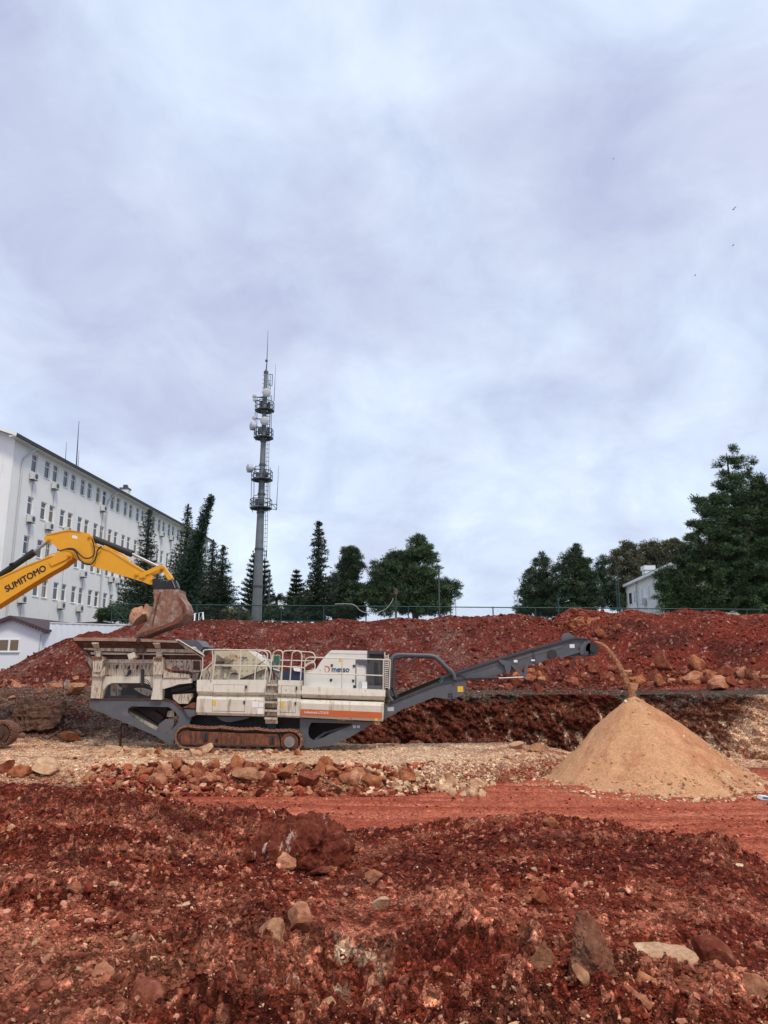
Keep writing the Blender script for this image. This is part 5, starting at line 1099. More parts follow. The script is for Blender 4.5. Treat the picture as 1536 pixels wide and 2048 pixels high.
# ------------------------------------------------------------------ excavator
def excavator():
    YX = 32.0
    root = empty('excavator', (at(-110, 1495, YX).x, YX, gz(-17.6, YX)), 'yellow excavator reaching in from the left with its bucket over the hopper', 'excavator')
    gzv = root.location.z
    def prism(pts, y0, y1, m, name, par=None, zf=Z5, holes=(), YY=None):
        return MB().prism(Q(zf, pts, YY or YX), y0, y1, [Q(zf, h, YY or YX) for h in holes]).build(name, M[m], par or root)
    # boom (continues to its foot outside the picture)
    boom_top = [(-540,880),(-620,820),(-600,740),(-330,640),(0,505),(200,410),(425,325),(480,290),(530,278),(565,288),(577,312),(572,345),(500,400),(400,455),(230,560),(0,706),(-250,850),(-420,1020),(-480,1080),(-540,1040)]
    bm_ = prism(boom_top, YX-.30, YX+.30, 'yellow', 'boom')
    prism([(405,365),(430,330),(480,296),(528,288),(560,300),(562,330),(530,352),(430,398),(415,392)], YX-.36, YX-.30, 'yellow', 'boom_head_plate', bm_)
    prism([(0,497),(200,402),(425,316),(428,324),(205,412),(0,508),(-330,642),(-332,632)], YX-.33, YX+.33, 'yellow', 'boom_flange', bm_)
    MB().cyl(W(Z5, 533, 308, YX-.42), W(Z5, 533, 308, YX+.42), .085, n=16).cyl(W(Z5, 533, 308, YX-.45), W(Z5, 533, 308, YX-.42), .05, n=12).build('pivot_pin', M['yellow'], bm_)
    a = W(Z5, 52, 592, YX-.304); b = W(Z5, 358, 422, YX-.304)
    text('SUMITOMO', M['ink'], bm_, 'lettering', a, (b-a).length, roll=math.atan2(b.z-a.z, b.x-a.x), heavy=.03, sx=1.05)
    # stick
    stick = [(352,180),(375,160),(400,150),(545,121),(640,138),(700,150),(722,172),(735,225),(860,275),(1040,385),(1130,440),(1185,478),(1190,535),(1165,540),(1100,515),(690,388),(600,345),(540,300),(470,272),(430,235),(400,215),(365,208)]
    st = prism(stick, YX-.24, YX+.24, 'yellow', 'stick')
    prism([(380,155),(545,119),(640,138),(540,130),(390,162)], YX-.27, YX+.27, 'yellow', 'stick_flange', st)
    prism([(735,225),(860,268),(1035,380),(1125,435),(1120,443),(1030,392),(860,283),(735,240)], YX-.27, YX+.27, 'yellow', 'stick_flange', st)
    prism([(575,162),(605,168),(618,188),(596,190),(570,182)], YX-.246, YX-.24, 'white', 'decal', st)
    mb = MB()
    for x, y, r in ((377,187,.07),(687,165,.07),(1105,473,.085),(1048,455,.08),(1246,405,.085),(1162,498,.03)): mb.cyl(W(Z5, x, y, YX-.31), W(Z5, x, y, YX+.31), r, n=14); mb.cyl(W(Z5, x, y, YX-.34), W(Z5, x, y, YX-.31), r*.55, n=10)
    mb.build('pivot_pin', M['yellow'], st)
    # cylinders
    A = [W(Z5, x, y, YX) for x, y in ((-330,690),(262,285),(368,202))]
    MB().cyl(A[0], A[1], .135, n=18).cyl(A[1]-(A[1]-A[0]).normalized()*.35, A[1]+(A[1]-A[0]).normalized()*.02, .16, n=18).cyl(W(Z5, 75, 380, YX-.14), W(Z5, 95, 372, YX-.2), .05, n=8).build('stick_cylinder', M['black'], root)
    MB().cyl(A[1], A[2], .07, n=14).build('cylinder_rod', M['chrome'], root)
    B = [W(Z5, x, y, YX) for x, y in ((712,178),(1012,298),(1228,402))]
    MB().cyl(B[0], B[1], .135, n=18).cyl(B[1]-(B[1]-B[0]).normalized()*.25, B[1]+(B[1]-B[0]).normalized()*.02, .155, n=18).build('bucket_cylinder', M['black'], root)
    MB().cyl(B[1], B[2], .065, n=14).build('cylinder_rod', M['chrome'], root)
    # hoses
    mb = MB()
    mb.tube(smooth_path(PT(Z5, [(462,275),(520,258),(570,262),(610,300),(650,330),(700,325),(725,290),(718,220),(705,180)], YX-.36), 6), .028)
    mb.tube(smooth_path(PT(Z5, [(540,262),(580,275),(600,320),(625,355),(670,380),(710,370),(735,330),(750,270),(780,240)], YX-.38), 6), .032)
    mb.tube(smooth_path(PT(Z5, [(500,262),(560,268),(590,300),(615,345),(650,370),(700,378)], YX-.34), 6), .024); mb.build('hydraulic_hose', M['black'], root)
    mb = MB(); mb.tube(smooth_path(PT(Z5, [(-300,600),(0,490),(200,395),(340,340),(380,305),(440,290),(530,262)], YX-.2), 5), .022).tube(smooth_path(PT(Z5, [(780,242),(850,275),(980,345),(1010,380),(1040,430)], YX-.2), 5), .028).tube(smooth_path(PT(Z5, [(800,235),(860,265),(930,300),(990,345)], YX-.1), 5), .028); mb.build('steel_pipe', M['yellow'], root)
    # linkage
    prism([(1085,470),(1095,450),(1120,445),(1235,392),(1256,390),(1262,410),(1245,425),(1130,470),(1115,492),(1092,490)], YX-.30, YX-.24, 'yellow', 'rocker_link'); prism([(1085,470),(1095,450),(1120,445),(1235,392),(1256,390),(1262,410),(1245,425),(1130,470),(1115,492),(1092,490)], YX+.24, YX+.30, 'yellow', 'rocker_link')
    prism([(1240,400),(1262,392),(1328,485),(1325,505),(1298,500)], YX-.2, YX+.2, 'yellow', 'push_link')
    prism([(1183,500),(1205,492),(1240,505),(1250,515),(1310,518),(1325,500),(1352,505),(1372,560),(1375,576),(1200,576),(1185,545)], YX-.26, YX+.26, 'black', 'coupler')
    MB().tube(PT(Z5, [(1352,505),(1378,560)], YX-.1), .02).tube(PT(Z5, [(1322,500),(1345,560)], YX-.3), .02).build('coupler_pin', M['steel'], root)
    # bucket: side profile walls with curved back shell
    back = [(1195,578),(1392,578),(1388,600),(1400,640),(1436,690),(1450,730),(1448,765),(1430,800),(1385,835),(1330,855),(1240,890),(1185,912),(1120,940),(1045,936)]
    front = [(1045,936),(1092,885),(1140,830),(1170,780),(1190,730),(1202,660),(1195,578)]
    side = back+front[1:-1]
    bk = empty_child = None
    bw = .58; YB = YX-.25; mb = MB()
    mb.prism(Q(Z5, side, YB), YX-bw, YX-bw+.05); mb.prism(Q(Z5, side, YB), YX+bw-.05, YX+bw)
    sh = PT(Z5, back, YB); n = len(sh); ctr = W(Z5, 1280, 740, YB); vs = []
    for s in (0, 1):
        for yy in (YX-bw+.05, YX+bw-.05):
            for p in sh: d = (ctr-Vector((p.x, YB, p.z))).normalized()*.05*s; vs.append((p.x+d.x, yy, p.z+d.z))
    fs = []
    for i in range(n-1): fs += [(i, i+1, n+i+1, n+i), (2*n+i, 3*n+i, 3*n+i+1, 2*n+i+1)]
    fs += [(0, n, 3*n, 2*n), (n-1, 3*n-1, 4*n-1, 2*n-1)]
    mb.add(vs, fs); B_ = mb.build('bucket', M['bucket'], root); tag(B_, 'scraped rust brown bucket')
    prism([(1400,640),(1436,690),(1450,730),(1448,765),(1430,800),(1385,835),(1330,855),(1185,912),(1060,945),(1050,930),(1180,880),(1330,828),(1400,780),(1420,740),(1412,700),(1380,650)], YX-bw-.03, YX-bw, 'rust', 'wear_edge', B_, YY=YB)
    prism([(1225,640),(1245,600),(1255,600),(1212,760),(1192,860),(1184,862)], YX-bw-.03, YX-bw, 'rust', 'side_cutter', B_, YY=YB)
    mb = MB(); 
    for j in range(5):
        y = YX-bw+.12+j*(2*bw-.24)/4; a = W(Z5, 1110, 915, YB); b = W(Z5, 1048, 938, YB); a.y = b.y = y; mb.obox((a+b)/2, (b-a)*.75, (0, .06, 0), Vector((.02, 0, .05)))
    mb.build('bucket_teeth', M['teeth'], B_)
    # tracks, near and far; the right ends show at the picture's left edge
    def trk(Yt):
        cR = at(-1, 1468, Yt); rad = .43; cL = cR-Vector((4.3, 0, 0)); P = []
        for c, a0 in ((cL, math.pi/2), (cR, -math.pi/2)):
            for i in range(15): a = a0+math.pi*i/14; P.append(c+Vector((rad*math.cos(a), 0, rad*math.sin(a))))
            nxt = (cL, cR) if c is cL else (cR, cL)
            for i in range(1, 24): P.append(nxt[0].lerp(nxt[1], i/24)+Vector((0, 0, -rad if c is cL else rad)))
        mb = MB(); m = len(P)
        for i in range(m):
            p = P[i]; d = (P[(i+1) % m]-P[i-1]).normalized(); nn = Vector((d.z, 0, -d.x)); mid = Vector((min(max(p.x, cL.x), cR.x), p.y, cR.z))
            if nn.dot(p-mid) < 0: nn = -nn
            mb.obox(p+Vector((0, .3, 0)), d*.075, (0, .3, 0), nn*.022)
            for e in (-.05, .0, .05): mb.obox(p+Vector((0, .3, 0))+nn*.04+d*e, d*.012, (0, .3, 0), nn*.028)
        mb.build('track_shoes', M['trackmud'], root)
        f = MB(); f.box(cL.x, cR.x-.25, Yt+.08, Yt+.5, cR.z-.22, cR.z+.2); f.build('track_frame', M['rust_dark'], root)
        MB().cyl(cR+Vector((0, .04, 0)), cR+Vector((0, .5, 0)), .36, n=24).cyl(cR+Vector((0, -.03, 0)), cR+Vector((0, .06, 0)), .17, n=16).build('idler', M['rust_dark'], root)
        MB().cyl(cL+Vector((0, .04, 0)), cL+Vector((0, .5, 0)), .38, n=24).build('sprocket', M['rust_dark'], root)
    trk(YX-1.6); trk(YX+1.0)
    zb = at(3, 1468, YX-1.6).z+.5; cx = at(3, 1468, YX).x-2.2
    MB().cyl((cx, YX, zb-.6), (cx, YX, zb+.1), .75, n=24).box(cx-1.2, cx+1.2, YX-1.0, YX+1.0, zb-.7, zb-.25).build('swing_base', M['dark'], root)
    MB().prism([(cx-3.2, zb+.15), (cx+1.2, zb+.15), (cx+1.2, zb+.9), (cx-.4, zb+.9), (cx-.4, zb+1.5), (cx-3.0, zb+1.5), (cx-3.3, zb+.8)], YX-1.35, YX+1.35).build('engine_deck', M['yellow'], root)
    MB().prism([(cx-3.9, zb+.2), (cx-3.2, zb+.15), (cx-3.2, zb+1.45), (cx-3.8, zb+1.3)], YX-1.3, YX+1.3).build('counterweight', M['dark'], root)
    cx -= 1.6; c_ = MB(); c_.prism([(cx-.3, zb+.92), (cx+1.3, zb+.92), (cx+1.45, zb+1.6), (cx+.95, zb+2.7), (cx-.3, zb+2.75)], YX+.35, YX+1.35); cb = c_.build('cab', M['yellow'], root)
    MB().prism([(cx-.2, zb+1.5), (cx+1.25, zb+1.5), (cx+.85, zb+2.55), (cx-.2, zb+2.6)], YX+.33, YX+.36).prism([(cx-.2, zb+1.5), (cx+1.25, zb+1.5), (cx+.85, zb+2.55), (cx-.2, zb+2.6)], YX+1.34, YX+1.37).build('window', M['glass'], cb)
excavator()
rockmat('bucketload', (.60, .38, .25), (.42, .20, .12), .35)
rock(*Z5(1070, 805), 32.0, 34, 38, 'bucketload', 'large pinkish tan boulder tipping out of the excavator bucket', seed=71, on_ground=False, z=W(Z5, 1062, 795, 32).z, name='boulder', cat='boulder', sub=4, cuts=12, rough=.12)
rock(*Z5(1150, 765), 32.0, 26, 42, 'bucketload', 'smaller pinkish tan rock wedged between the bucket and the large boulder', seed=72, on_ground=False, z=W(Z5, 1145, 765, 32).z, sub=3, cuts=12, rough=.12)
# ------------------------------------------------------------------ white block on the left
def big_building():
    a0 = -38.5; sl = .0813; Y0 = 64.0; Y1 = 119.5
    c0 = Vector((a0+sl*Y0, Y0, 0)); c1 = Vector((a0+sl*Y1, Y1, 0)); d = (c1-c0).normalized(); nrm = Vector((d.y, -d.x, 0)); Ls = (c1-c0).length
    zt = CZ+20.45; zbm = 4.0; Wd = 15.0
    def S(s, z, o=0.0): p = c0+d*s+nrm*o; return Vector((p.x, p.y, z))
    R = empty('apartment_block', (c0.x, c0.y, zbm), 'long white four storey block with rows of narrow windows at the left', 'building')
    # openings
    k = 1/d.y
    def sY(Y): return (Y-Y0)*k
    cols = [sY(67.0)]
    for i in range(12): s = sY(69.3)+i*3.62; cols += [s, s+1.55]
    cols += [sY(69.3)+12*3.62, sY(69.3)+12*3.62+1.55]
    ww = .98; rows = [(z, z+1.72) for z in (CZ+18.0, CZ+13.9, CZ+10.2, CZ+6.55)]
    ss = sorted([0, Ls]+cols+[c+ww for c in cols]); zs = sorted([zbm, zt]+[z for r in rows for z in r])
    mb = MB(); cs = set(round(c, 4) for c in cols); r0 = set(round(r[0], 4) for r in rows)
    for i in range(len(ss)-1):
        for j in range(len(zs)-1):
            if round(ss[i], 4) in cs and round(zs[j], 4) in r0:
                a, b, e, f = ss[i], ss[i+1], zs[j], zs[j+1]; dp = -.2
                q = [S(a, e), S(b, e), S(b, f), S(a, f)]; r = [S(a, e, dp), S(b, e, dp), S(b, f, dp), S(a, f, dp)]
                mb.add(q+r, [(0,1,5,4),(1,2,6,5),(2,3,7,6),(3,0,4,7)])
            else: mb.add([S(ss[i], zs[j]), S(ss[i+1], zs[j]), S(ss[i+1], zs[j+1]), S(ss[i], zs[j+1])], [(0,1,2,3)])
    # gable ends with pitched top and the rear wall
    rise = 2.6
    mb.add([S(0, zbm), S(0, zt), S(0, zt+rise, -Wd/2), S(0, zt, -Wd), S(0, zbm, -Wd)], [(0,1,2,3,4)])
    mb.add([S(Ls, zbm), S(Ls, zt), S(Ls, zt+rise, -Wd/2), S(Ls, zt, -Wd), S(Ls, zbm, -Wd)], [(4,3,2,1,0)])
    mb.add([S(0, zbm, -Wd), S(Ls, zbm, -Wd), S(Ls, zt, -Wd), S(0, zt, -Wd)], [(3,2,1,0)])
    mb.build('wall', M['wall'], R)
    # plinth projection left of the corner: stair wing
    # roof with overhang
    ov = .75; mb = MB(); th = .2
    def roofside(o0, z0, o1, z1):
        p = [S(-1.0, z0, o0), S(Ls+1.0, z0, o0), S(Ls+1.0, z1, o1), S(-1.0, z1, o1)]; q = [v+Vector((0, 0, th)) for v in p]
        mb.add(p+q, [(3,2,1,0),(4,5,6,7),(0,1,5,4),(1,2,6,5),(2,3,7,6),(3,0,4,7)])
    sp = rise/(Wd/2); roofside(ov, zt-ov*sp+.05, -Wd/2, zt+rise+.05); roofside(-Wd-ov, zt-ov*sp+.05, -Wd/2, zt+rise+.052)
    rf = mb.build('roof', M['roof_dark'], R)
    mb = MB(); p = [S(-.95, zt-.34, .002), S(Ls+.95, zt-.34, .002), S(Ls+.95, zt-.34, ov-.05), S(-.95, zt-.34, ov-.05)]; mb.add(p+[v+Vector((0, 0, .12)) for v in p], [(3,2,1,0),(4,5,6,7),(0,1,5,4),(1,2,6,5),(2,3,7,6),(3,0,4,7)])
    mb.build('soffit', M['wall'], rf)
    MB().bar(S(-1.05, zt-.3, ov+.05), S(Ls+1.05, zt-.3, ov+.05), .14, .14).build('gutter', M['roof_dark'], rf)
    MB().add([S(-1.02, zt-.32, ov), S(-1.02, zt+rise, -Wd/2), S(-1.02, zt+rise+.3, -Wd/2), S(-1.02, zt+.0, ov), S(-.85, zt-.32, ov), S(-.85, zt+rise, -Wd/2), S(-.85, zt+rise+.3, -Wd/2), S(-.85, zt+.0, ov)], [(0,1,2,3),(7,6,5,4),(0,4,5,1),(3,2,6,7)]).build('barge_board', M['wall'], rf)
    s = sY(84.5); q = S(s+9.5, zt+1.35, -3.0)
    mb = MB().box(q.x-.5, q.x+.5, q.y-.5, q.y+.5, q.z-1, q.z+1.0); ch = mb.build('chimney', M['wall'], rf); MB().box(q.x-.6, q.x+.6, q.y-.6, q.y+.6, q.z+1.0, q.z+1.15).box(q.x-.25, q.x+.25, q.y-.25, q.y+.25, q.z+1.15, q.z+1.6).build('chimney_cap', M['tower_dark'], ch)
    for px, py0, py1, Y, r in ((154, 842, 918, 78, .05), (132, 884, 916, 74, .03), (157, 902, 926, 79, .03)):
        b = at(px, py1, Y); t = at(px+(4 if Y == 78 else 1), py0, Y); b.z -= 1.2; b.y -= 0; MB().tube([b, b.lerp(t, .6), t], r, 6, [r*1.6, r, r*.5]).build('antenna', M['tower_dark'], rf)
    # windows
    n = 0; wr = random.Random(3)
    for e, f in rows:
        for c in cols:
            if n >= 100: break
            n += 1; mb = MB(); dp = -.16
            def fr(a, b, zl, zh, o0=dp, o1=dp+.06): 
                pts = [S(a, zl, o0), S(b, zl, o0), S(b, zh, o0), S(a, zh, o0), S(a, zl, o1), S(b, zl, o1), S(b, zh, o1), S(a, zh, o1)]
                return pts, [(3,2,1,0),(4,5,6,7),(0,1,5,4),(1,2,6,5),(2,3,7,6),(3,0,4,7)]
            t = .085
            for g in ((c, c+t, e, f), (c+ww-t, c+ww, e, f), (c+t, c+ww-t, e, e+t), (c+t, c+ww-t, f-t, f), (c+t, c+ww-t, e+1.12, e+1.2)): mb.add(*fr(*g))
            wf = mb.build('window', M['frame'], R)
            MB().add(*fr(c+t, c+ww-t, e+t, f-t, dp-.02, dp+.02)).build('pane', M['glass' if wr.random() < .8 else 'curtain'], wf)
            MB().add(*fr(c-.04, c+ww+.04, e-.06, e-.002, dp+.06, .06)).build('sill', M['frame'], wf)
    # air conditioners
    for px, py in ((63,953),(106,972),(57,1038),(94,1053),(130,1061),(203,1017),(279,1048),(321,1068),(340,1076),(39,1199),(118,1211),(155,1217),(163,1148),(219,1159),(234,1162),(212,1224)):
        v = (1024-py)/F; yc = CT-v*ST; kx = (px-768)/F/yc; Y = a0/(kx-sl); z = CZ+(ST+v*CT)/yc*Y; s = sY(Y)
        mb = MB(); pts = [S(s-.42, z-.32, .08+o) for o in (0, .34)]
        q = [S(s+a, z+b, o) for o in (.10, .46) for a, b in ((-.42,-.32),(.42,-.32),(.42,.32),(-.42,.32))]
        mb.add(q, [(3,2,1,0),(4,5,6,7),(0,1,5,4),(1,2,6,5),(2,3,7,6),(3,0,4,7)]); ac = mb.build('air_conditioner', M['ac'], R)
        MB().cyl(S(s+.08, z, .462), S(s+.08, z, .475), .25, n=16).build('fan_grille', M['tower_dark'], ac)
        MB().bar(S(s-.3, z-.36, 0), S(s-.3, z-.36, .5), .05, .05).bar(S(s+.3, z-.36, 0), S(s+.3, z-.36, .5), .05, .05).bar(S(s-.3, z-.6, .0), S(s-.3, z-.36, .5), .04, .04).build('bracket', M['tower_dark'], ac)
        MB().tube([S(s+.3, z-.3, .12), S(s+.3, z-.8, .05), S(s+.3, max(zbm, z-7), .05)], .03, 5).build('pipe', M['pipe'], ac)
    for px in (35, 214, 303):
        v = (1024-1000)/F; yc = CT-v*ST; kx = (px-768)/F/yc; Y = a0/(kx-sl); s = max(.8, sY(Y))
        MB().tube([S(s+1.2, zt-.35, ov), S(s+.2, zt-1.6, .15), S(s, zt-2.2, .12), S(s, zbm, .12)], .09, 8).build('downpipe', M['pipe'], R)
    MB().tube([S(sY(90.5), 12.6, .25), S(sY(90.5), zbm, .25)], .34, 12).build('duct', M['duct'], R)
    MB().tube([S(sY(117), zt-.35, ov-.1), S(sY(118), zt-1.6, .15), S(sY(118), zbm, .12)], .1, 8).build('downpipe', M['pipe'], R)
big_building()

# ------------------------------------------------------------------ white building on the right
def right_building():
    a0 = 22.4; sl = .0813; Yf, Yn = 95.0, 66.0; c0 = Vector((a0+sl*Yf, Yf, 0)); c1 = Vector((a0+sl*Yn, Yn, 0)); d = (c1-c0).normalized(); nrm = Vector((d.y, -d.x, 0)); Ls = (c1-c0).length
    zt = CZ+.1017*95; zb = 4.2
    def S(s, z, o=0.0): p = c0+d*s+nrm*o; return Vector((p.x, p.y, z))
    def blk(s0, s1, z0, z1, o0, o1): return [S(s, z, o) for z in (z0, z1) for o in (o0, o1) for s in (s0, s1)], [(0,2,3,1),(4,5,7,6),(0,1,5,4),(2,6,7,3),(0,4,6,2),(1,3,7,5)]
    if nrm.x > 0: sg = 1
    else: sg = -1
    # viewer is on the -x side: outward is the side with smaller x
    out = 1 if (S(1, 0, 1).x < S(1, 0, 0).x) else -1
    R = empty('white_house', (c0.x, c0.y, zb), 'white two storey house half hidden by the large pine on the right', 'building')
    MB().add(*blk(0, Ls, zb, zt, 0, -12*out)).build('wall', M['wall'], R)
    rf = MB().add(*blk(-.4, Ls+.4, zt, zt+.28, .45*out, -12.4*out)).build('roof', M['frame'], R)
    MB().add(*blk(-.2, Ls+.2, zt+.28, zt+.5, .1*out, -12.1*out)).build('roof_cap', M['roof_dark'], rf)
    q = at(1297, 1152, 84); MB().box(q.x-.5, q.x+.55, q.y-.5, q.y+.6, zt+.3, at(1297, 1141, 84).z).build('chimney', M['frame'], rf)
    q2 = at(1297, 1141, 84).z; MB().box(q.x-.6, q.x+.65, q.y-.6, q.y+.7, q2, q2+.5).build('chimney', M['white'], rf); MB().box(q.x-.6, q.x+.65, q.y-.6, q.y+.7, q2+.5, q2+.62).build('chimney_cap', M['roof_dark'], rf)
    for px, py, hh, w_ in ((1262,1197,1.5,1.5),(1270,1193,1.45,.7),(1284,1189,1.5,.8),(1298,1184,1.6,.8),(1315,1180,1.6,.8),(1303,1228,1.3,1.2),(1330,1172,1.6,.8)):
        v = (1024-py)/F; yc = CT-v*ST; kx = (px-768)/F/yc; Y = a0/(kx-sl); z = CZ+(ST+v*CT)/yc*Y; s = (Yf-Y)/abs(d.y)
        wf = MB().add(*blk(s-w_/2, s+w_/2, z-hh/2, z+hh/2, -.01*out, .05*out)).build('window', M['frame'], R)
        MB().add(*blk(s-w_/2+.1, s+w_/2-.1, z-hh/2+.1, z+hh/2-.1, .03*out, .06*out)).build('pane', M['glass'], wf)
    for px, py in ((1246,1193),(1291,1203)):
        v = (1024-py)/F; yc = CT-v*ST; kx = (px-768)/F/yc; Y = a0/(kx-sl); z = CZ+(ST+v*CT)/yc*Y; s = (Yf-Y)/abs(d.y)
        MB().add(*blk(s-.5, s+.5, z-.35, z+.35, .1*out, .5*out)).build('air_conditioner', M['ac'], R)
    v = (1024-1170)/F; yc = CT-v*ST; s = 9.5; MB().tube([S(s, zt, .2*out), S(s, zb, .2*out)], .09, 8).build('downpipe', M['pipe'], R)
right_building()

# ------------------------------------------------------------------ cabin and sheet fence on the left
def cabin():
    Yc_ = 46.5; R = empty('site_cabin', (-21, Yc_, 2.6), 'small white cabin with scalloped dark brown gable roof at the left edge', 'cabin')
    ap = at(26, 1236, Yc_); er = at(86, 1259, Yc_); w2 = er.x-ap.x; zb = 2.0; L_ = 7.2; sx = .0813
    def sh(p, dy): return Vector((p[0]+sx*dy, Yc_+dy, p[1]))
    prof = [(ap.x-w2, zb), (ap.x+w2, zb), (ap.x+w2, er.z), (ap.x, ap.z), (ap.x-w2, er.z)]
    MB().add([sh(p, 0) for p in prof]+[sh(p, L_) for p in prof], [(0,1,2,3,4),(9,8,7,6,5)]+[(i, 5+i, 5+(i+1) % 5, (i+1) % 5) for i in range(5)]).build('wall', M['wall2'], R)
    mb = MB(); dz = (ap.z-er.z)/w2
    for s in (-1, 1):
        a = (ap.x, ap.z+.05); b = (ap.x+s*(w2+.42), er.z-.42*dz+.05)
        p = [sh(a, -.35), sh(b, -.35), sh(b, L_+.3), sh(a, L_+.3)]; mb.add(p+[v+Vector((0, 0, .09)) for v in p], [(3,2,1,0),(4,5,6,7),(0,1,5,4),(1,2,6,5),(2,3,7,6),(3,0,4,7)])
    rf = mb.build('roof', M['roof_brown'], R); mb = MB()
    for s in (-1, 1):
        for i in range(12):
            t = (i+.5)/12; x = ap.x+s*(w2+.42)*t; z = ap.z+.08-(w2+.42)*t*dz; hw = (w2+.42)/24
            mb.prism([(x-hw, z+s*dz*hw+.03), (x+hw, z-s*dz*hw+.03), (x+hw, z-s*dz*hw-.1), (x+hw*.4, z-.19), (x-hw*.4, z-.19), (x-hw, z+s*dz*hw-.1)], Yc_-.39, Yc_-.35)
    mb.build('scalloped_trim', M['roof_brown'], rf)
    a = at(-2, 1278, Yc_); b = at(38, 1303, Yc_); wf = MB().box(a.x, b.x, Yc_-.05, Yc_+.02, b.z, a.z).build('window', M['frame'], R)
    c = at(18, 1290, Yc_); t = .06
    for x0, x1 in ((a.x+t, c.x-t*.6), (c.x+t*.6+.06, b.x-t)): MB().box(x0, x1, Yc_-.06, Yc_-.03, b.z+t, a.z-t).build('pane', M['curtain'], wf)
    MB().box(a.x-.05, b.x+.05, Yc_-.1, Yc_-.0, b.z-.06, b.z-.003).build('sill', M['frame'], wf)
    p = at(82, 1270, Yc_); MB().tube([(p.x, Yc_-.06, er.z-.3), (p.x, Yc_-.06, zb)], .035, 6).build('downpipe', M['pipe'], R)
    R2 = empty('sheet_fence', (p.x+3, Yc_+.5, 2.6), 'tall white corrugated sheet metal fence beside the cabin', 'fence')
    def corr(x0, x1, y0, y1, zt0, zt1, zb, name):
        n = int((x1-x0)/.09); vs = []; fs = []
        for i in range(n+1):
            t = i/n; x = x0+(x1-x0)*t; y = y0+(y1-y0)*t+(.022 if (i//2) % 2 else 0); vs += [(x, y, zb), (x, y, zt0+(zt1-zt0)*t), (x, y+.01, zb), (x, y+.01, zt0+(zt1-zt0)*t)]
        for i in range(n): a = i*4; fs += [(a, a+4, a+5, a+1), (a+2, a+3, a+7, a+6), (a+1, a+5, a+7, a+3)]
        return MB().add(vs, fs).build(name, M['sheet'], R2)
    x0 = at(100, 1247, Yc_+.2).x; x1 = at(262, 1252, Yc_+1.6).x
    corr(x0, x1, Yc_+.2, Yc_+1.6, at(100, 1246, Yc_+.2).z, at(262, 1251, Yc_+1.6).z, 2.2, 'sheet_panel')
    corr(at(83, 1262, Yc_+.1).x, x0-.005, Yc_+.1, Yc_+.2, at(92, 1264, Yc_+.1).z-.1, at(92, 1264, Yc_+.1).z-.1, 2.2, 'sheet_panel')
    z = at(100, 1246, Yc_+.2).z; MB().bar((x0, Yc_+.19, z+.02), (x1, Yc_+1.59, at(262, 1251, Yc_+1.6).z+.02), .06, .05).build('top_rail', M['frame'], R2)
    # second small dark roof behind the fence
    R3 = empty('shed', (at(220, 1245, 56).x, 56, 4), 'low shed behind the sheet fence, only its dark roof edge showing', 'shed')
    a = at(150, 1246, 56); b = at(232, 1248, 56); MB().box(a.x+.3, b.x-.3, 56, 59, 3.5, a.z-.15).build('wall', M['wall2'], R3)
    m_ = at(206, 1243, 56); MB().prism([(a.x, a.z-.15), (b.x, b.z-.15), (b.x-.1, b.z), (m_.x, m_.z), (a.x, a.z)], 55.7, 59.3).build('roof', M['roof_brown'], R3)
cabin()

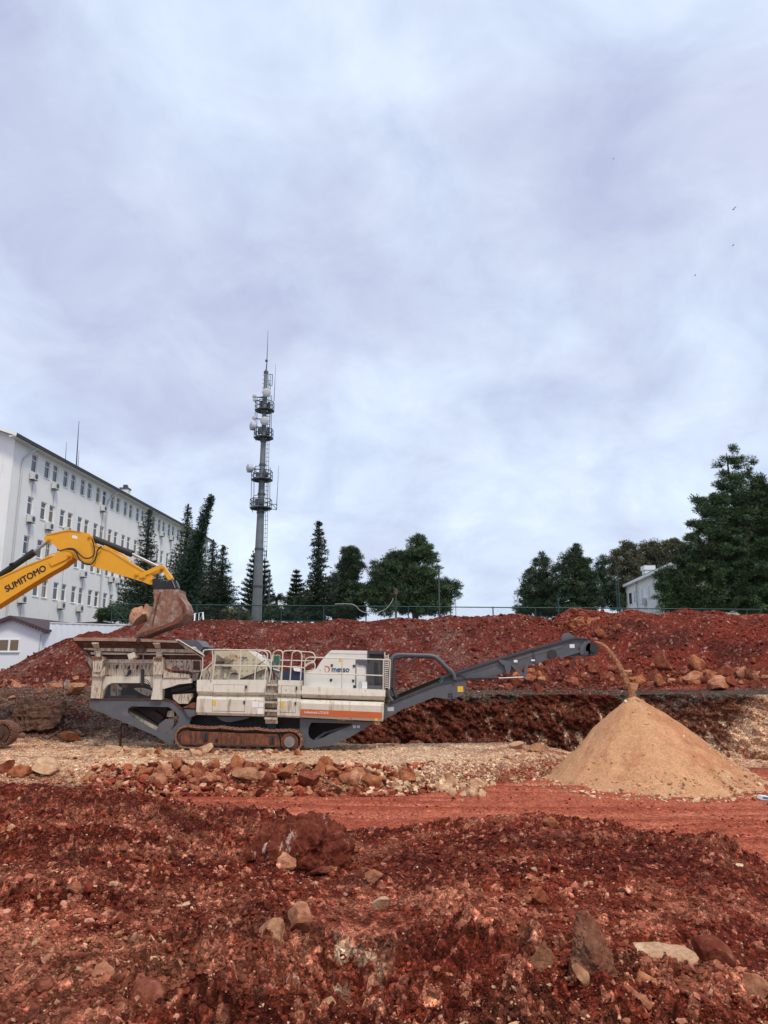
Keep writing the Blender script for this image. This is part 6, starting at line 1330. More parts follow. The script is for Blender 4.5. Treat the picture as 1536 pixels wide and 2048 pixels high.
# ------------------------------------------------------------------ telecom mast
def mast():
    Y = 70.0; bx = at(513, 1240, Y); X0 = bx.x; zb = 4.2
    R = empty('telecom_mast', (X0, Y, zb), 'tall grey monopole mast with four railed platforms and round dishes', 'mast')
    def zz(py): return at(520, py, Y).z
    def xl(z): return X0+(z-bx.z)*.0035
    def Zp(y): return 650+y/3.4125
    segs = [(1252, 11.2), (Zp(1785), 9.6), (Zp(1530), 8.6), (Zp(1280), 7.2), (Zp(1050), 6.3), (Zp(780), 5.4), (Zp(585), 4.8), (Zp(325), 4.0)]
    mb = MB(); px = Y*1.0/F; zl = [zb]+[zz(s[0]) for s in segs[1:]]
    mb.tube([(xl(z), Y, z) for z in zl], 0, 16, [s[1]*px for s in segs]); mb.build('pole', M['tower'], R)
    for y, r in ((1785, 10.4), (1530, 9.6), (1280, 8.4), (1155, 8), (955, 7.2), (795, 6.4), (600, 5.6), (325, 5.0)): z = zz(Zp(y)); MB().cyl((xl(z), Y, z-.1), (xl(z), Y, z+.1), r*px, n=16).build('flange', M['tower_dark'], R)
    z0 = zz(Zp(325)); mb = MB(); mb.cyl((xl(z0), Y, z0+.1), (xl(z0), Y, z0+.35), .2, .06, 12); top = at(536, 660, Y); mb.tube([(xl(z0), Y, z0), (xl(z0)+.05, Y, zz(722)), (top.x, Y, top.z)], 0, 6, [.07, .045, .012]); mb.cyl((xl(z0), Y, zz(722)-.05), (xl(z0), Y, zz(722)+.1), .14, n=8); mb.build('lightning_rod', M['tower_dark'], R)
    for y, hw in ((585, 68), (772, 68), (1058, 74), (1252, 76)):
        z = zz(Zp(y)); cx = xl(z)-.0; h = hw/3.4125*px; mb = MB(); P = MB()
        ang = [math.radians(a) for a in (20, 65, 110, 155, 200, 245, 290, 335)]; pts = [Vector((cx+h*math.cos(a), Y+h*math.sin(a), z)) for a in ang]
        for i, p in enumerate(pts):
            q = pts[(i+1) % 8]
            for dz in (0, .42, .85): mb.tube([p+Vector((0, 0, dz)), q+Vector((0, 0, dz))], .035 if dz else .06, 5)
            mb.tube([p, p+Vector((0, 0, .87))], .032, 5); mb.tube([Vector((cx, Y, z-.25)), p], .035, 5)
        mb.build('platform_rail', M['tower_dark'], R)
        a_ = [(cx+h*math.cos(a), Y+h*math.sin(a)) for a in ang]; i_ = [(cx+.35*h*math.cos(a), Y+.35*h*math.sin(a)) for a in ang]
        for i in range(8): j = (i+1) % 8; P.add([(*a_[i], z), (*a_[j], z), (*i_[j], z), (*i_[i], z), (*a_[i], z-.07), (*a_[j], z-.07), (*i_[j], z-.07), (*i_[i], z-.07)], [(0,1,2,3),(7,6,5,4),(0,4,5,1),(2,6,7,3)])
        P.build('platform_floor', M['tower_dark'], R)
        mb = MB(); rr3 = random.Random(int(y))
        for k in range(5): a = rr3.uniform(0, 6.28); x = cx+.45*math.cos(a); mb.box(x-.13, x+.13, Y+.45*math.sin(a)-.1, Y+.45*math.sin(a)+.1, z+.35, z+rr3.uniform(.7, 1.1))
        mb.build('equipment_box', M['tower_dark'], R)
    for x0, ya, yb in ((178,500,760),(190,500,790),(288,490,790),(278,600,760),(228,500,600),(152,980,1270),(170,980,1230),(264,990,1260),(278,980,1280),(162,1180,1285),(206,1000,1290),(232,1180,1280),(186,700,800)):
        p = at(460+x0/3.4125, Zp(ya), Y); q = at(460+x0/3.4125-1, Zp(yb), Y); MB().tube([(p.x, Y-.4, p.z), (q.x, Y-.4, q.z)], .03, 5).build('antenna_mast', M['tower_dark'], R)
    for x0, ya, x1, yb in ((312,268,300,520),(333,958,318,1232)):
        p = at(460+x0/3.4125, Zp(ya), Y); q = at(460+x1/3.4125, Zp(yb), Y); MB().tube([p, q], 0, 5, [.012, .035]).build('whip_antenna', M['tower_dark'], R)
    mb = MB()
    for a, b in (((282,1222),(320,1225)),((320,1222),(318,1262)),((285,1255),(318,1262)),((290,1225),(318,1258)),((262,337),(290,337)),((290,337),(287,415)),((287,415),(262,415)),((270,410),(265,380)),((190,492),(228,490)),((150,1545),(165,1545)),((158,1535),(157,1590)),((225,1547),(248,1547)),((247,1540),(247,1585)),((222,1572),(247,1572)),((172,965),(205,962)),((172,965),(170,1020)),((162,1165),(192,1160)),((162,1165),(160,1230))):
        mb.tube([at(460+a[0]/3.4125, Zp(a[1]), Y), at(460+b[0]/3.4125, Zp(b[1]), Y)], .035, 5)
    mb.build('bracket', M['tower_dark'], R)
    mb = MB(); zA = zz(Zp(1600)); zB = zz(Zp(340)); n = int((zB-zA)/.42)
    def lx(z): return xl(z)+np.interp(z, [zz(1252), zz(Zp(325))], [11.2, 4.0])*px+.12
    mb.tube([(lx(zA), Y-.15, zA), (lx(zB), Y-.15, zB)], .022, 4).tube([(lx(zA)+.2, Y-.15, zA), (lx(zB)+.18, Y-.15, zB)], .022, 4)
    for i in range(n): z = zA+i*.42; mb.tube([(lx(z)-.1, Y-.15, z), (lx(z)+.22, Y-.15, z)], .022, 4)
    mb.build('ladder', M['tower_dark'], R)
    mb = MB()
    for i in range(10): z = zz(Zp(345))-i*.45; mb.tube([(xl(z)-.34, Y-.1, z), (xl(z), Y-.1, z)], .02, 4)
    mb.build('climbing_pegs', M['tower_dark'], R)
    def dish(x, y, r, dirn, dep, lab=None):
        p = at(460+x/3.4125, Zp(y), Y); p.y = Y-.6; d = Vector(dirn).normalized(); r = r/3.4125*px
        mb = MB(); mb.cyl(p-d*dep, p, r*.96, r, 24); mb.cyl(p, p+d*r*.18, r, r*.6, 24); mb.cyl(p+d*r*.18, p+d*r*.24, r*.6, r*.1, 24); mb.cyl(p-d*(dep+.12), p-d*dep, r*.4, r*.96, 24)
        D = mb.build('dish', M['dish'], R); MB().bar(p-d*(dep+.1), Vector((xl(p.z), Y, p.z)), .08, .08).build('dish_arm', M['tower_dark'], D)
    dish(256, 475, 32, (.15, -1, -.1), .2); dish(241, 667, 31, (-.05, -1, -.1), .2)
    dish(170, 500, 14, (-.5, -1, 0), .15); dish(172, 524, 13, (-.5, -1, 0), .15); dish(170, 646, 15, (-.4, -1, 0), .15)
    dish(150, 702, 31, (-1, -.55, -.05), .42); dish(128, 988, 31, (-1, -.5, -.05), .42)
mast()

# ------------------------------------------------------------------ fence, lamps, goal and small things beyond the heap
def chain_fence():
    Yf = 51.0; a = at(225, 1208.5, Yf); b = at(1522, 1219, Yf)
    R = empty('chain_link_fence', (a.x, Yf, 4.4), 'long green chain link fence running behind the spoil heap', 'fence')
    def top(x): return a.z+(b.z-a.z)*(x-a.x)/(b.x-a.x)
    H = 3.0; mb = MB(); xs = [p for p in np.arange(a.x, b.x, 2.9)]+[b.x]
    MB().tube([(a.x, Yf, a.z), (b.x, Yf, b.z)], .035, 6).build('top_rail', M['fence'], R)
    MB().tube([(a.x, Yf, a.z-1.05), (b.x, Yf, b.z-1.05)], .025, 6).build('middle_rail', M['fence'], R)
    for x in xs: MB().tube([(x, Yf, top(x)-H), (x, Yf, top(x)+.05)], .04, 6).build('post', M['fence'], R)
    MB().tube([(a.x, Yf, a.z-.1), (a.x+1.3, Yf, a.z-1.5)], .03, 5).build('brace', M['fence'], R); MB().tube([(b.x, Yf, b.z-.1), (b.x-1.3, Yf, b.z-1.5)], .03, 5).build('brace', M['fence'], R)
    mb = MB(); s = .14; t = .004; n = int((b.x-a.x+H)/s)
    for i in range(n):
        x = a.x+i*s
        for sg in (1, -1):
            x0, x1 = (x-H, x) if sg == 1 else (x, x-H)
            p0 = Vector((x0, Yf+.01*sg, 0)); p1 = Vector((x1, Yf+.01*sg, 0)); za, zb_ = 0.0, 1.0
            # clip to the ends
            f0 = 0; f1 = 1
            for lim, sgn in ((a.x, 1), (b.x, -1)):
                if (x0-lim)*sgn < 0: f0 = max(f0, (lim-x0)/(x1-x0))
                if (x1-lim)*sgn < 0: f1 = min(f1, (lim-x0)/(x1-x0))
            if f1-f0 < .02: continue
            q0 = x0+(x1-x0)*f0; q1 = x0+(x1-x0)*f1; z0 = top(q0)-H+H*f0; z1 = top(q1)-H+H*f1
            mb.add([(q0-t, Yf+.01*sg, z0), (q0+t, Yf+.01*sg, z0), (q1+t, Yf+.01*sg, z1), (q1-t, Yf+.01*sg, z1), (q0, Yf+.02*sg, z0), (q1, Yf+.02*sg, z1)], [(0,1,2,3),(1,4,5,2),(4,0,3,5)])
    mb.build('wire_mesh', M['wire'], R)
    c = smooth_path([at(670,1208,Yf-.1), at(706,1209,Yf-.1), at(722,1222,Yf-.1), at(745,1227,Yf-.1), at(768,1220,Yf-.1), at(780,1209,Yf-.1), at(787,1196,Yf-.1)])
    tag(MB().tube(c, .02, 6).build('cable', M['cable'], None), 'pale cable looped along the fence and hanging in a sag', 'cable')
chain_fence()
def pole(name, px, py0, py1, Y, r, mat_, label, cat, arm=None):
    b = at(px, py1, Y); t = at(px, py0, Y); t.x = b.x; b.z = 4.2
    R = empty(name, (b.x, Y, b.z), label, cat); MB().tube([b, b.lerp(t, .5), t], 0, 8, [r*1.3, r, r*.8]).build('pole', M[mat_], R); return R, t
R_, t = pole('lamp_post', 792, 1192, 1240, 50.2, .07, 'fence', 'green lamp post with a round amber lantern at the fence', 'lamp post')
MB().cyl(t, t+Vector((0, 0, .12)), .06, .13, 10).cyl(t+Vector((0, 0, .12)), t+Vector((0, 0, .36)), .13, .16, 12).build('lantern', M['lampglass'], R_); MB().cyl(t+Vector((0, 0, .36)), t+Vector((0, 0, .52)), .18, .03, 12).build('lamp_cap', M['bark'], R_)
R_, t = pole('utility_pole', 879, 1141, 1240, 56, .07, 'tower_dark', 'plain thin dark pole standing in front of the broad pine', 'pole'); MB().cyl(t, t+Vector((0, 0, .25)), .09, n=8).build('pole_cap', M['tower_dark'], R_)
R_, t = pole('street_lamp', 912, 1199, 1240, 90, .06, 'pipe', 'slim grey street lamp far behind the fence right of the broad pine', 'street lamp'); MB().bar(t, t+Vector((-.7, 0, .12)), .2, .1).build('lamp_head', M['pipe'], R_)
R_, t = pole('antenna_pole', 537, 1140, 1240, 64, .07, 'tower_dark', 'thin leaning dark pole just right of the mast foot', 'pole'); MB().tube([t, t+Vector((-.5, 0, -2.5))], .04, 5).build('stay', M['tower_dark'], R_)
R_, t = pole('lattice_pole', 1241, 1142, 1240, 52, .06, 'fence', 'tall green lattice pole in front of the white house', 'pole')
mb = MB()
for i in range(14): z0 = 4.4+i*.45; mb.tube([(t.x-.16, 52, z0), (t.x+.0, 52, z0+.22), (t.x-.16, 52, z0+.45)], .022, 4)
mb.tube([(t.x-.16, 52, 4.3), (t.x-.16, 52, t.z-.6)], .035, 5).build('lattice', M['fence'], R_)
R_, t = pole('fence_post', 1118, 1203, 1240, 50.6, .06, 'fence', 'mossy green post standing by the fence below the right hand pines', 'post'); MB().tube([t, t+Vector((.02, 0, .25))], .1, 6).build('post_cap', M['fence'], R_)
def goal():
    Yg = 47.5; R = empty('football_goal', at(395, 1250, Yg), 'small white goal frame standing behind the heap beside the bucket', 'goal')
    P = lambda x, y, Y=Yg: at(x, y, Y)
    MB().tube([P(388, 1252), P(390, 1227), P(406, 1225), P(407, 1250)], .05, 6).tube([P(389, 1228), P(376, 1250, Yg+.8)], .035, 6).tube([P(406, 1226), P(396, 1250, Yg+.8)], .035, 6).tube([P(362, 1251), P(388, 1251)], .045, 6).tube([P(398, 1226), P(397, 1251)], .03, 6).build('goal_frame', M['frame'], R)
    return R
goal()
def far_house(px0, px1, py, Y, label, dome=False):
    a = at(px0, py, Y); b = at(px1, py, Y); R = empty('far_house', (a.x, Y, 3), label, 'building')
    MB().box(a.x, b.x, Y, Y+12, 2, a.z).build('wall', M['wall'], R); MB().box(a.x-.4, b.x+.4, Y-.4, Y+12.4, a.z, a.z+.5).build('roof', M['frame'], R)
    n = int((b.x-a.x)/4)
    for i in range(n): x = a.x+2+i*4; f = MB().box(x-.7, x+.7, Y-.06, Y, a.z-3.2, a.z-1.6).build('window', M['frame'], R); MB().box(x-.55, x+.55, Y-.09, Y-.03, a.z-3.05, a.z-1.75).build('pane', M['glass'], f)
    if dome:
        c = Vector(((a.x+b.x)/2+2.5, Y+5, a.z+.5)); mb = MB(); 
        for k in range(5): a0 = k*math.pi/10; a1 = (k+1)*math.pi/10; mb.cyl(c+Vector((0, 0, 1.0*math.sin(a0))), c+Vector((0, 0, 1.0*math.sin(a1))), 1.9*math.cos(a0), max(.05, 1.9*math.cos(a1)), 20, cap=False)
        mb.build('dome', M['roof_tile'], R)
far_house(533, 575, 1197, 140, 'far white building with a low brownish dome between the mast and the next conifer', True)
far_house(466, 504, 1212, 120, 'far low white building glimpsed left of the mast foot')
for (px, py, Y, s, lab) in ((1467,419,90,.9,'dark bird in the sky near the right edge, highest of the flock'),(1471,415,95,.6,'tiny bird just right of the highest one'),(1466,491,90,.75,'small dark bird straight below the highest pair'),(1390,551,90,.7,'lowest bird alone in the sky above the big pine'),(1227,318,90,.55,'lone bird in the upper sky left of the others')):
    s *= .75; p = at(px, py, Y); b = MB(); w_ = .32*s
    b.add([p+Vector(q)*s for q in ((-.25,0,0),(0,-.06,.0),(.25,0,.02),(0,.06,.0),(0,0,.08),(0,0,-.07))], [(0,1,4),(1,2,4),(2,3,4),(3,0,4),(1,0,5),(2,1,5),(3,2,5),(0,3,5)])
    for sg in (-1, 1): b.add([p+Vector(q)*s for q in ((-.1,0,.03),(.12,0,.03),(.1,sg*.3,.22),(-.02,sg*.6,.16),(-.1,0,.0),(.12,0,.0))], [(0,1,2,3),(3,2,5,4)])
    tag(b.build('bird', M['ink'], None), lab, 'bird', 'birds in the sky')
# crumpled carton at the right edge
Yc_ = ground_Y(1527, 1600, 18, 27); p = at(1528, 1597, Yc_); p.z = gz(p.x, Yc_)
R_ = empty('litter_carton', p, 'crumpled white and blue carton lying at the right edge of the wheel track', 'carton')
MB().obox(p+Vector((0, 0, .07)), (.13, .02, -.02), (-.02, .1, .01), (.02, 0, .05)).build('carton_body', M['white'], R_)
MB().obox(p+Vector((.0, -.105, .08)), (.09, .014, -.014), (0, .004, 0), (.01, 0, .03)).build('blue_print', mat('blue_print', (.03, .2, .5)), R_)

# ------------------------------------------------------------------ trees
def leaf_tris(P, D, ln, wd, rng):
    """thin leaf or needle-bunch triangles at P pointing along D"""
    n = len(P); D = D/np.linalg.norm(D, axis=1, keepdims=True); r = rng.normal(size=(n, 3)); S_ = np.cross(D, r); S_ /= np.linalg.norm(S_, axis=1, keepdims=True)+1e-9
    V = np.empty((n, 3, 3)); V[:, 0] = P-S_*wd[:, None]/2; V[:, 1] = P+S_*wd[:, None]/2; V[:, 2] = P+D*ln[:, None]; return V
def foliage(name, V, C, parent):
    n = len(V); return np_mesh(name, V.reshape(-1, 3), np.arange(n*3).reshape(-1, 3), M['leaf'], np.repeat(C, 3, 0), parent=parent)
def clump_fill(lobes, Y, rng, per=.30, size=.42, ln=.23, wd=.06, col=(.035, .06, .04), up=.6, depth=1.0, leaves=110, var=.45):
    CP = []
    m = Y/F
    for l in lobes:
        x, y, rx, ry = l[:4]; rx *= 1.08; ry *= 1.1; den = l[4] if len(l) > 4 else 1; n = max(3, int(math.pi*rx*ry*m*m/(size*size)*per*den*8.5))
        c = at(x, y, Y); q = rng.normal(size=(n, 3)); q /= np.linalg.norm(q, axis=1, keepdims=True); q *= (rng.random(n)**.42*.95)[:, None]
        rd = min(rx, ry)*m*depth
        CP.append(np.stack([c.x+q[:, 0]*rx*m, c.y+q[:, 1]*rd, c.z+q[:, 2]*ry*m], 1))
    CP = np.concatenate(CP); n = len(CP); sz = size*rng.uniform(.55, 1.35, n); k = leaves
    cd = rng.normal(size=(n, 3))*.6+np.array((0, 0, up)); 
    off = rng.normal(size=(n, k, 3)); off /= np.linalg.norm(off, axis=2, keepdims=True); off *= (rng.random((n, k))**.5)[..., None]*np.array((1, 1, .62))
    P = CP[:, None]+off*sz[:, None, None]; D = off*.9+cd[:, None]*.5+rng.normal(size=(n, k, 3))*.35
    V = leaf_tris(P.reshape(-1, 3), D.reshape(-1, 3), rng.uniform(.6, 1.3, n*k)*ln, rng.uniform(.6, 1.3, n*k)*wd, rng)
    b = (1+var*rng.uniform(-1, 1, n)); hue = rng.uniform(-.12, .12, n)
    C = np.array(col)[None]*b[:, None]*np.stack([1+hue*1.4, 1+hue*.4, 1-hue], 1); return CP, V, np.repeat(C, k, 0).clip(.004, 1)
def tree(name, lobes, Y, seed, label, cat='pine tree', trunk=(None,), r=.28, base=4.2, zf=None, limbs=14, **k):
    rng = np.random.default_rng(seed)
    if zf: lobes = [(*zf(l[0], l[1]), l[2]*zf.s, l[3]*zf.s)+tuple(l[4:]) for l in lobes]
    CP, V, C = clump_fill(lobes, Y, rng, **k)
    cx = trunk[0] if trunk[0] else np.mean([l[0] for l in lobes]); X = at(cx, 1200, Y).x; ztop = CP[:, 2].max()-.5
    tl = at(trunk[1], 1100, Y).x if len(trunk) > 1 else CP[CP[:, 2] > ztop-2][:, 0].mean()
    R = empty(name, (X, Y, base), label, cat); mb = MB(); pts = []
    for i in range(8): t = i/7; pts.append(Vector((X+(tl-X)*t**1.3+(.12*math.sin(i*1.7) if 0 < i < 7 else 0), Y, base+(ztop-base)*t)))
    mb.tube(pts, 0, 8, [r*(1-.94*i/7) for i in range(8)])
    zr = ztop-base
    for i in rng.choice(len(CP), min(limbs, len(CP)), replace=False):
        c = Vector(CP[i]); t = max(.12, min(.9, (c.z-base)/zr-.12)); j = t*7; a = pts[int(j)].lerp(pts[min(7, int(j)+1)], j-int(j)); m_ = a.lerp(c, .5)+Vector((0, 0, .1*(c-a).length))
        mb.tube([a, m_, c], 0, 5, [r*.35*(1-t)+.05, r*.2*(1-t)+.035, .015])
    mb.build('trunk', M['bark'], R); foliage('crown', V, C, R); return R
class ZF:
    def __init__(s, ox, oy, k): s.ox, s.oy, s.s = ox, oy, 1/k
    def __call__(s, x, y): return s.ox+x*s.s, s.oy+y*s.s
z8 = ZF(400, 1030, 2.743); zr = ZF(980, 860, 2.763); z6 = ZF(0, 830, 3.572)
def conifer(name, px, top, prof, Y, seed, label, cat='conifer', base=4.2, lean=0, tiers=None, droop=-.25, col=(.03, .05, .037), leafl=.20, dens=1.0, tip=.2, gap=.12):
    """prof: (py, radius px) from top down"""
    rng = np.random.default_rng(seed); m = Y/F; zt = at(px, top, Y).z; X = at(px, 1200, Y).x; ys = [p[0] for p in prof]; rs = [p[1]*m for p in prof]; zs = [at(px, y, Y).z for y in ys]
    def rad(z): return np.interp(z, zs[::-1], rs[::-1])
    R = empty(name, (X, Y, base), label, cat); H = zt-base
    def axis(z): return X+lean*m*((z-base)/H)**1.5
    MB().tube([(axis(base+H*i/6), Y, base+H*i/6) for i in range(7)], 0, 7, [.22*(1-i/6)+.03 for i in range(7)]).build('trunk', M['bark'], R)
    zl = min(zs); L_ = [] ; step = tiers or .30; z = zl+.05; Vs = []; Cs = []; br = MB()
    while z < zt:
        r0 = float(rad(z)); nb = max(4, int((6+r0*5.5)*dens))
        a0 = rng.uniform(0, 6.28)
        for b in range(nb):
            a = a0+b*6.283/nb+rng.normal()*.18; rl = r0*rng.uniform(.72, 1.14)*(1 if rng.random() > gap else .55)+.05; zz_ = z+(0 if tiers else rng.uniform(-.15, .15))
            kk = max(3, int(rl/.12*dens)); t = np.linspace(.08, 1, kk); dz = droop*rl*t+tip*rl*np.maximum(t-.5, 0)**1.2
            P = np.stack([axis(zz_)+math.cos(a)*rl*t, Y+math.sin(a)*rl*t, zz_+dz], 1)
            w_ = 5; PP = np.repeat(P, w_, 0); tt = np.repeat(t, w_); n = len(PP)
            PP = PP+rng.normal(size=(n, 3))*np.array((.07, .07, .05))*(1+.6*rl*(1-tt))[:, None]
            D = np.stack([np.full(n, math.cos(a)), np.full(n, math.sin(a)), np.full(n, .1+tip)], 1)+rng.normal(size=(n, 3))*.55
            V = leaf_tris(PP, D, rng.uniform(.6, 1.3, n)*leafl, rng.uniform(.5, 1.2, n)*leafl*.45, rng); Vs.append(V)
            c = np.array(col)*(1+.35*rng.uniform(-1, 1)); Cs.append(np.tile(c, (n, 1)))
            if rl > .6 and b % 3 == 0: br.tube([P[0], P[-1]], 0, 4, [.035, .01])
        z += step*(1 if tiers else .75+.4*rng.random())
    # leader
    n = 60; t = rng.random(n); PP = np.stack([axis(zt)-0*t+rng.normal(size=n)*.03, Y+rng.normal(size=n)*.03, zt-.8+t*.9], 1); D = rng.normal(size=(n, 3))*.4+np.array((0, 0, 1)); Vs.append(leaf_tris(PP, D, np.full(n, .16), np.full(n, .07), rng)); Cs.append(np.tile(np.array(col), (n, 1)))
    if br.v: br.build('branches', M['bark'], R)
    foliage('crown', np.concatenate(Vs), np.concatenate(Cs), R); return R
DK = (.040, .062, .036)
conifer('cedar_tree', 287, 1017, [(1017,1),(1040,7),(1075,13),(1110,17),(1140,26),(1165,42),(1195,58),(1240,62)], 58, 1, 'pointed dark cedar in front of the white block, left of the excavator bucket', 'cedar', col=DK, droop=-.1, tip=.35)
conifer('fir_tree', 366, 1012, [(1012,1),(1030,5),(1060,11),(1090,17),(1120,28),(1160,38),(1200,46),(1240,50)], 60, 2, 'dark fir behind the leaning column cypress near the bucket', 'fir', col=DK, droop=-.05, tip=.3)
conifer('cypress_tree', 360, 997, [(997,2),(1005,5),(1020,7),(1060,9),(1120,15),(1170,24),(1240,28)], 56, 3, 'narrow column cypress leaning right, tallest beside the excavator bucket', 'cypress', col=(.028, .055, .034), lean=52, droop=.9, tip=.4, dens=1.5, leafl=.22, gap=0)
conifer('fir_tree', 397, 1116, [(1116,2),(1130,10),(1150,16),(1180,26),(1240,36)], 61, 4, 'shorter dark fir just right of the leaning cypress', 'fir', col=DK)
conifer('fir_tree', 421, 1082, [(1082,1),(1100,9),(1130,18),(1165,28),(1200,38),(1240,42)], 64, 5, 'dark fir at the right end of the white block', 'fir', col=DK, tip=.3)
conifer('fir_tree', 442, 1094, [(1094,1),(1115,9),(1140,16),(1165,24),(1190,36),(1240,40)], 60, 6, 'dark fir with wide low branches midway between white block and mast', 'fir', col=DK, tip=.4)
conifer('norfolk_pine', 505, 1108, [(1108,1),(1125,7),(1150,12),(1180,20),(1240,26)], 78, 7, 'thin tiered pine seen behind the left side of the mast foot', 'pine tree', tiers=.55, droop=.22, tip=.45, dens=1.8, col=DK, gap=0)
conifer('norfolk_pine', 527, 1118, [(1118,1),(1140,8),(1170,15),(1200,20),(1240,22)], 74, 8, 'thin tiered pine seen behind the right side of the mast foot', 'pine tree', tiers=.52, droop=.22, tip=.4, dens=1.8, col=DK, gap=0)
conifer('norfolk_pine', 592, 1142, [(1142,1),(1155,6),(1175,12),(1200,18),(1220,23),(1240,25)], 66, 9, 'small neat cone shaped pine between mast and tall spruce', 'pine tree', tiers=.42, droop=.1, tip=.4, dens=2.2, col=DK, gap=0)
conifer('spruce_tree', 635, 1046, [(1046,1),(1060,5),(1085,14),(1105,15),(1125,18),(1140,15),(1160,26),(1185,32),(1210,36),(1240,40)], 60, 10, 'tallest pointed spruce standing in mid picture behind the fence', 'spruce', col=DK, droop=-.15, tip=.1, gap=.25, leafl=.25)
tree('bushy_conifer', [(820,195,38,28),(795,215,28,22,.6),(850,200,22,22,.6),(830,240,52,34),(800,285,45,30),(850,290,48,34),(825,345,50,40),(820,410,70,50),(870,400,35,30,.6),(830,480,85,55),(820,540,90,40)], 60, 11, 'irregular bushy conifer right of the tallest spruce', 'conifer', zf=z8, col=(.050,.076,.040), size=.36, trunk=(700,), per=.34)
tree('leafy_tree', [(740,350,42,40),(735,420,55,60),(740,500,60,60)], 68, 12, 'paler green tree filling the gap behind spruce and bushy conifer', 'tree', zf=z8, col=(.045,.07,.05), trunk=(670,))
tree('small_tree', [(560,480,50,40),(600,510,50,50),(560,530,70,40)], 63, 13, 'low dark shrub tree between the cone pine and the tallest spruce', 'tree', zf=z8, col=DK, trunk=(612,))
tree('broad_pine', [(1212,125,18,22,.8),(1200,160,42,35,.9),(1245,180,35,25,.7),(1195,215,85,50),(1260,240,45,40),(1110,240,80,45),(1050,275,55,45),(975,285,45,30,.7),(1000,330,75,45),(1130,320,130,70),(1250,320,60,60,.9),(1000,400,90,55),(1130,410,140,70),(1250,420,90,70),(930,440,50,45,.8),(1330,400,60,45,.8),(1390,395,35,30,.7),(1380,440,40,25,.6),(1050,490,150,60),(1200,490,150,60),(1330,480,50,50,.8),(1345,520,28,28,.8)], 58, 14, 'broad rounded dark green pine standing alone right of centre', 'pine tree', zf=z8, col=(.062,.098,.044), size=.42, per=.34, trunk=(835,), r=.35)
for i, (x, y, Y, lab) in enumerate(((446,1203,62,'small palm with pale fronds between the firs and the mast'),(553,1206,66,'small dark palm right of the mast foot'))):
    c = at(x, y-8, Y); R_ = empty('palm_tree', (c.x, Y, 4.2), lab, 'palm'); MB().tube([(c.x, Y, 4.2), (c.x+.05, Y, (c.z+4.2)/2), tuple(c)], 0, 8, [.16, .13, .12]).build('trunk', M['bark'], R_)
    rg = np.random.default_rng(50+i); Vs = []
    for b in range(20):
        a = rg.uniform(0, 6.28); e = rg.uniform(.1, 1.3); L_ = rg.uniform(.9, 1.3); t = np.linspace(.1, 1, 14)
        P = np.stack([c.x+math.cos(a)*math.cos(e)*L_*t, Y+math.sin(a)*math.cos(e)*L_*t, c.z+math.sin(e)*L_*t-.7*t*t], 1); PP = np.repeat(P, 4, 0); n = len(PP)
        D = np.tile(np.array((math.cos(a), math.sin(a), -.3)), (n, 1))+rg.normal(size=(n, 3))*.8; Vs.append(leaf_tris(PP, D, np.full(n, .26), np.full(n, .05), rg))
    V = np.concatenate(Vs); foliage('crown', V, np.tile(np.array((.07, .10, .05) if i == 0 else (.03, .05, .03)), (len(V), 1)), R_)
for j, (lb, Y, lab, cl) in enumerate(((((228,1228,22,12),(205,1232,12,10),(250,1234,18,10)), 55, 'low green shrub behind the sheet fence at the foot of the cedar', (.05,.08,.03)), (((462,1232,16,14),(485,1236,16,10)), 57, 'small yellowish shrub left of the mast foot', (.10,.10,.05)), (((548,1228,18,14),(575,1232,14,10)), 57, 'dark shrub at the fence right of the mast foot', (.03,.05,.03)))):
    tree('shrub', list(lb), Y, 60+j, lab, 'shrub', col=cl, size=.3, ln=.2, wd=.09, limbs=6, r=.08)
tree('pine_tree', [(290,690,14,18,.7),(258,715,12,14,.6),(318,720,14,12,.5),(285,745,40,35,.8),(240,790,45,30,.8),(215,840,45,35,.9),(300,820,70,45),(185,900,30,25,.7),(240,900,85,50),(330,900,70,60),(215,980,70,45),(300,980,110,60),(170,985,20,25,.7)], 72, 20, 'leftmost pine of the right hand group', zf=zr, col=(.058,.088,.046), trunk=(1075,), size=.45)
tree('pine_tree', [(480,635,14,18,.7),(470,665,36,22,.8),(410,700,28,14,.6),(470,715,75,40),(530,715,30,25,.8),(450,780,100,50),(540,790,45,50),(380,760,40,25,.7),(440,870,130,70),(560,860,50,60),(450,960,140,70),(570,940,50,60)], 70, 21, 'taller pine second from the left in the right hand group', zf=zr, col=(.056,.088,.046), trunk=(1150,), size=.45, r=.32)
tree('pine_tree', [(625,700,13,18,.6),(618,745,30,30,.7),(605,800,38,45,.8),(640,860,50,50,.8),(610,930,45,50,.8),(680,930,45,60,.9)], 78, 22, 'slender sparse pine between the taller pine and the eucalyptus', zf=zr, col=(.05,.075,.044), trunk=(1203,), size=.4, r=.18)
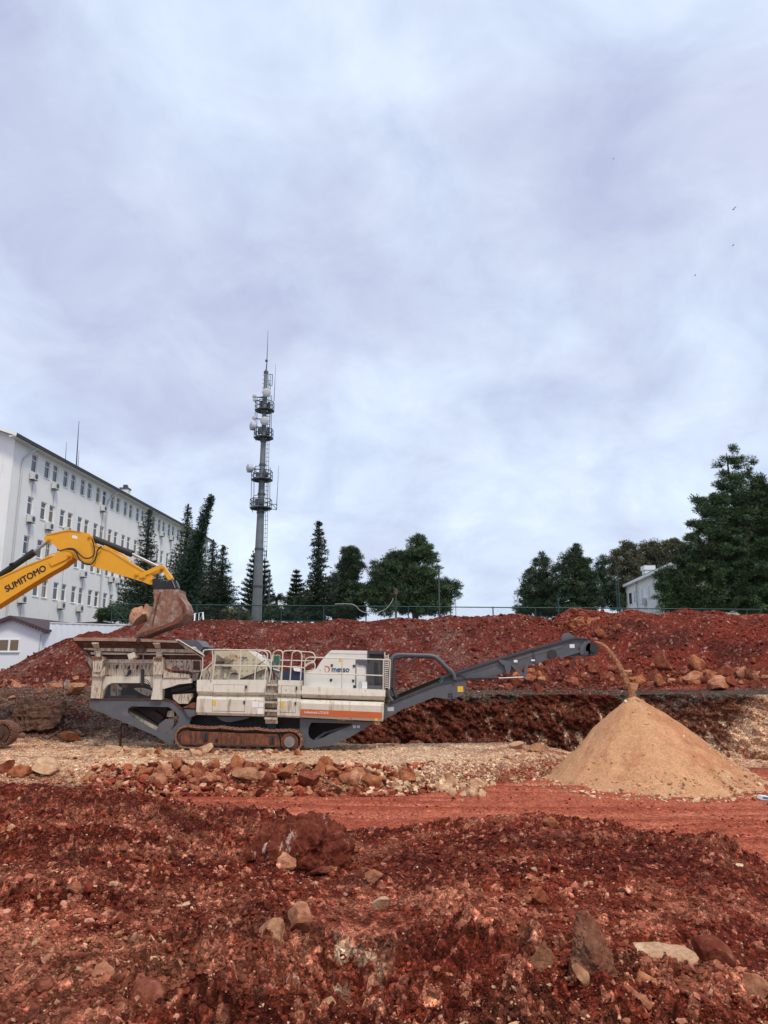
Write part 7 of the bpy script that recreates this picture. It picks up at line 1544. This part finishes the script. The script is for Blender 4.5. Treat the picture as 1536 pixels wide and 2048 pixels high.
tree('eucalyptus_tree', [(765,640,45,25),(720,670,40,28),(780,690,60,35),(690,730,50,40),(760,750,70,45),(690,790,55,35),(800,790,60,40,.8),(740,850,80,50,.9),(720,930,40,60,.8)], 92, 23, 'olive crowned eucalyptus left of the chimney', 'eucalyptus', zf=zr, col=(.12,.12,.07), trunk=(1245,), size=.55, up=.2, ln=.24, wd=.10, r=.3)
tree('eucalyptus_tree', [(890,640,45,28),(850,670,45,30),(930,680,50,35),(880,730,70,45),(850,790,50,40,.8),(930,770,50,40)], 95, 24, 'olive crowned eucalyptus directly above the chimney', 'eucalyptus', zf=zr, col=(.115,.118,.07), trunk=(1297,), size=.55, up=.2, ln=.24, wd=.10, r=.3)
tree('eucalyptus_tree', [(1000,630,50,28),(960,670,50,35),(1040,660,50,40),(1000,730,80,50),(1010,800,80,50),(1080,740,60,60)], 90, 25, 'olive crowned eucalyptus partly behind the large right pine', 'eucalyptus', zf=zr, col=(.11,.112,.065), trunk=(1345,), size=.55, up=.2, ln=.24, wd=.10, r=.3)
tree('big_pine', [(1345,110,22,26,.55),(1375,140,22,30,.55),(1310,155,25,22,.4),(1265,185,25,20,.35),(1350,190,45,35,.5),(1440,175,20,18,.4),(1420,220,35,28,.45),(1290,250,40,30,.45),(1370,260,70,35,.6),(1270,310,30,22,.5),(1330,320,70,35,.9),
   (1480,270,35,30,.8),(1500,330,90,55),(1130,385,35,14,.7),(1170,400,40,20,.8),(1230,390,45,25,.9),(1290,400,80,40),(1420,390,110,55),(1530,430,110,70),(1180,440,45,25,.9),(1280,470,120,50),(1420,500,150,80),(1105,520,32,14,.7),(1150,530,50,25,.9),(1240,560,120,55),(1400,600,170,80),(1570,600,150,120),
   (1130,600,50,25,.8),(1160,660,110,50),(1330,700,190,80),(1100,730,80,45),(1210,790,170,70),(1450,800,190,110),(1640,800,160,150),(1000,790,40,25,.8),(1060,820,90,50),(1000,870,60,35,.8),(970,805,42,40),(975,865,45,42),(1130,900,160,70),(1350,920,200,80),(960,930,45,25,.8),(1000,975,70,35),(1150,980,160,45),(1560,950,200,100),(1690,500,120,140),(1720,900,150,150)],
   57, 26, 'huge dark green pine filling the right edge of the picture', zf=zr, col=(.052,.086,.036), trunk=(1500, 1472), size=.42, per=.31, r=.5, limbs=40, base=4.2)
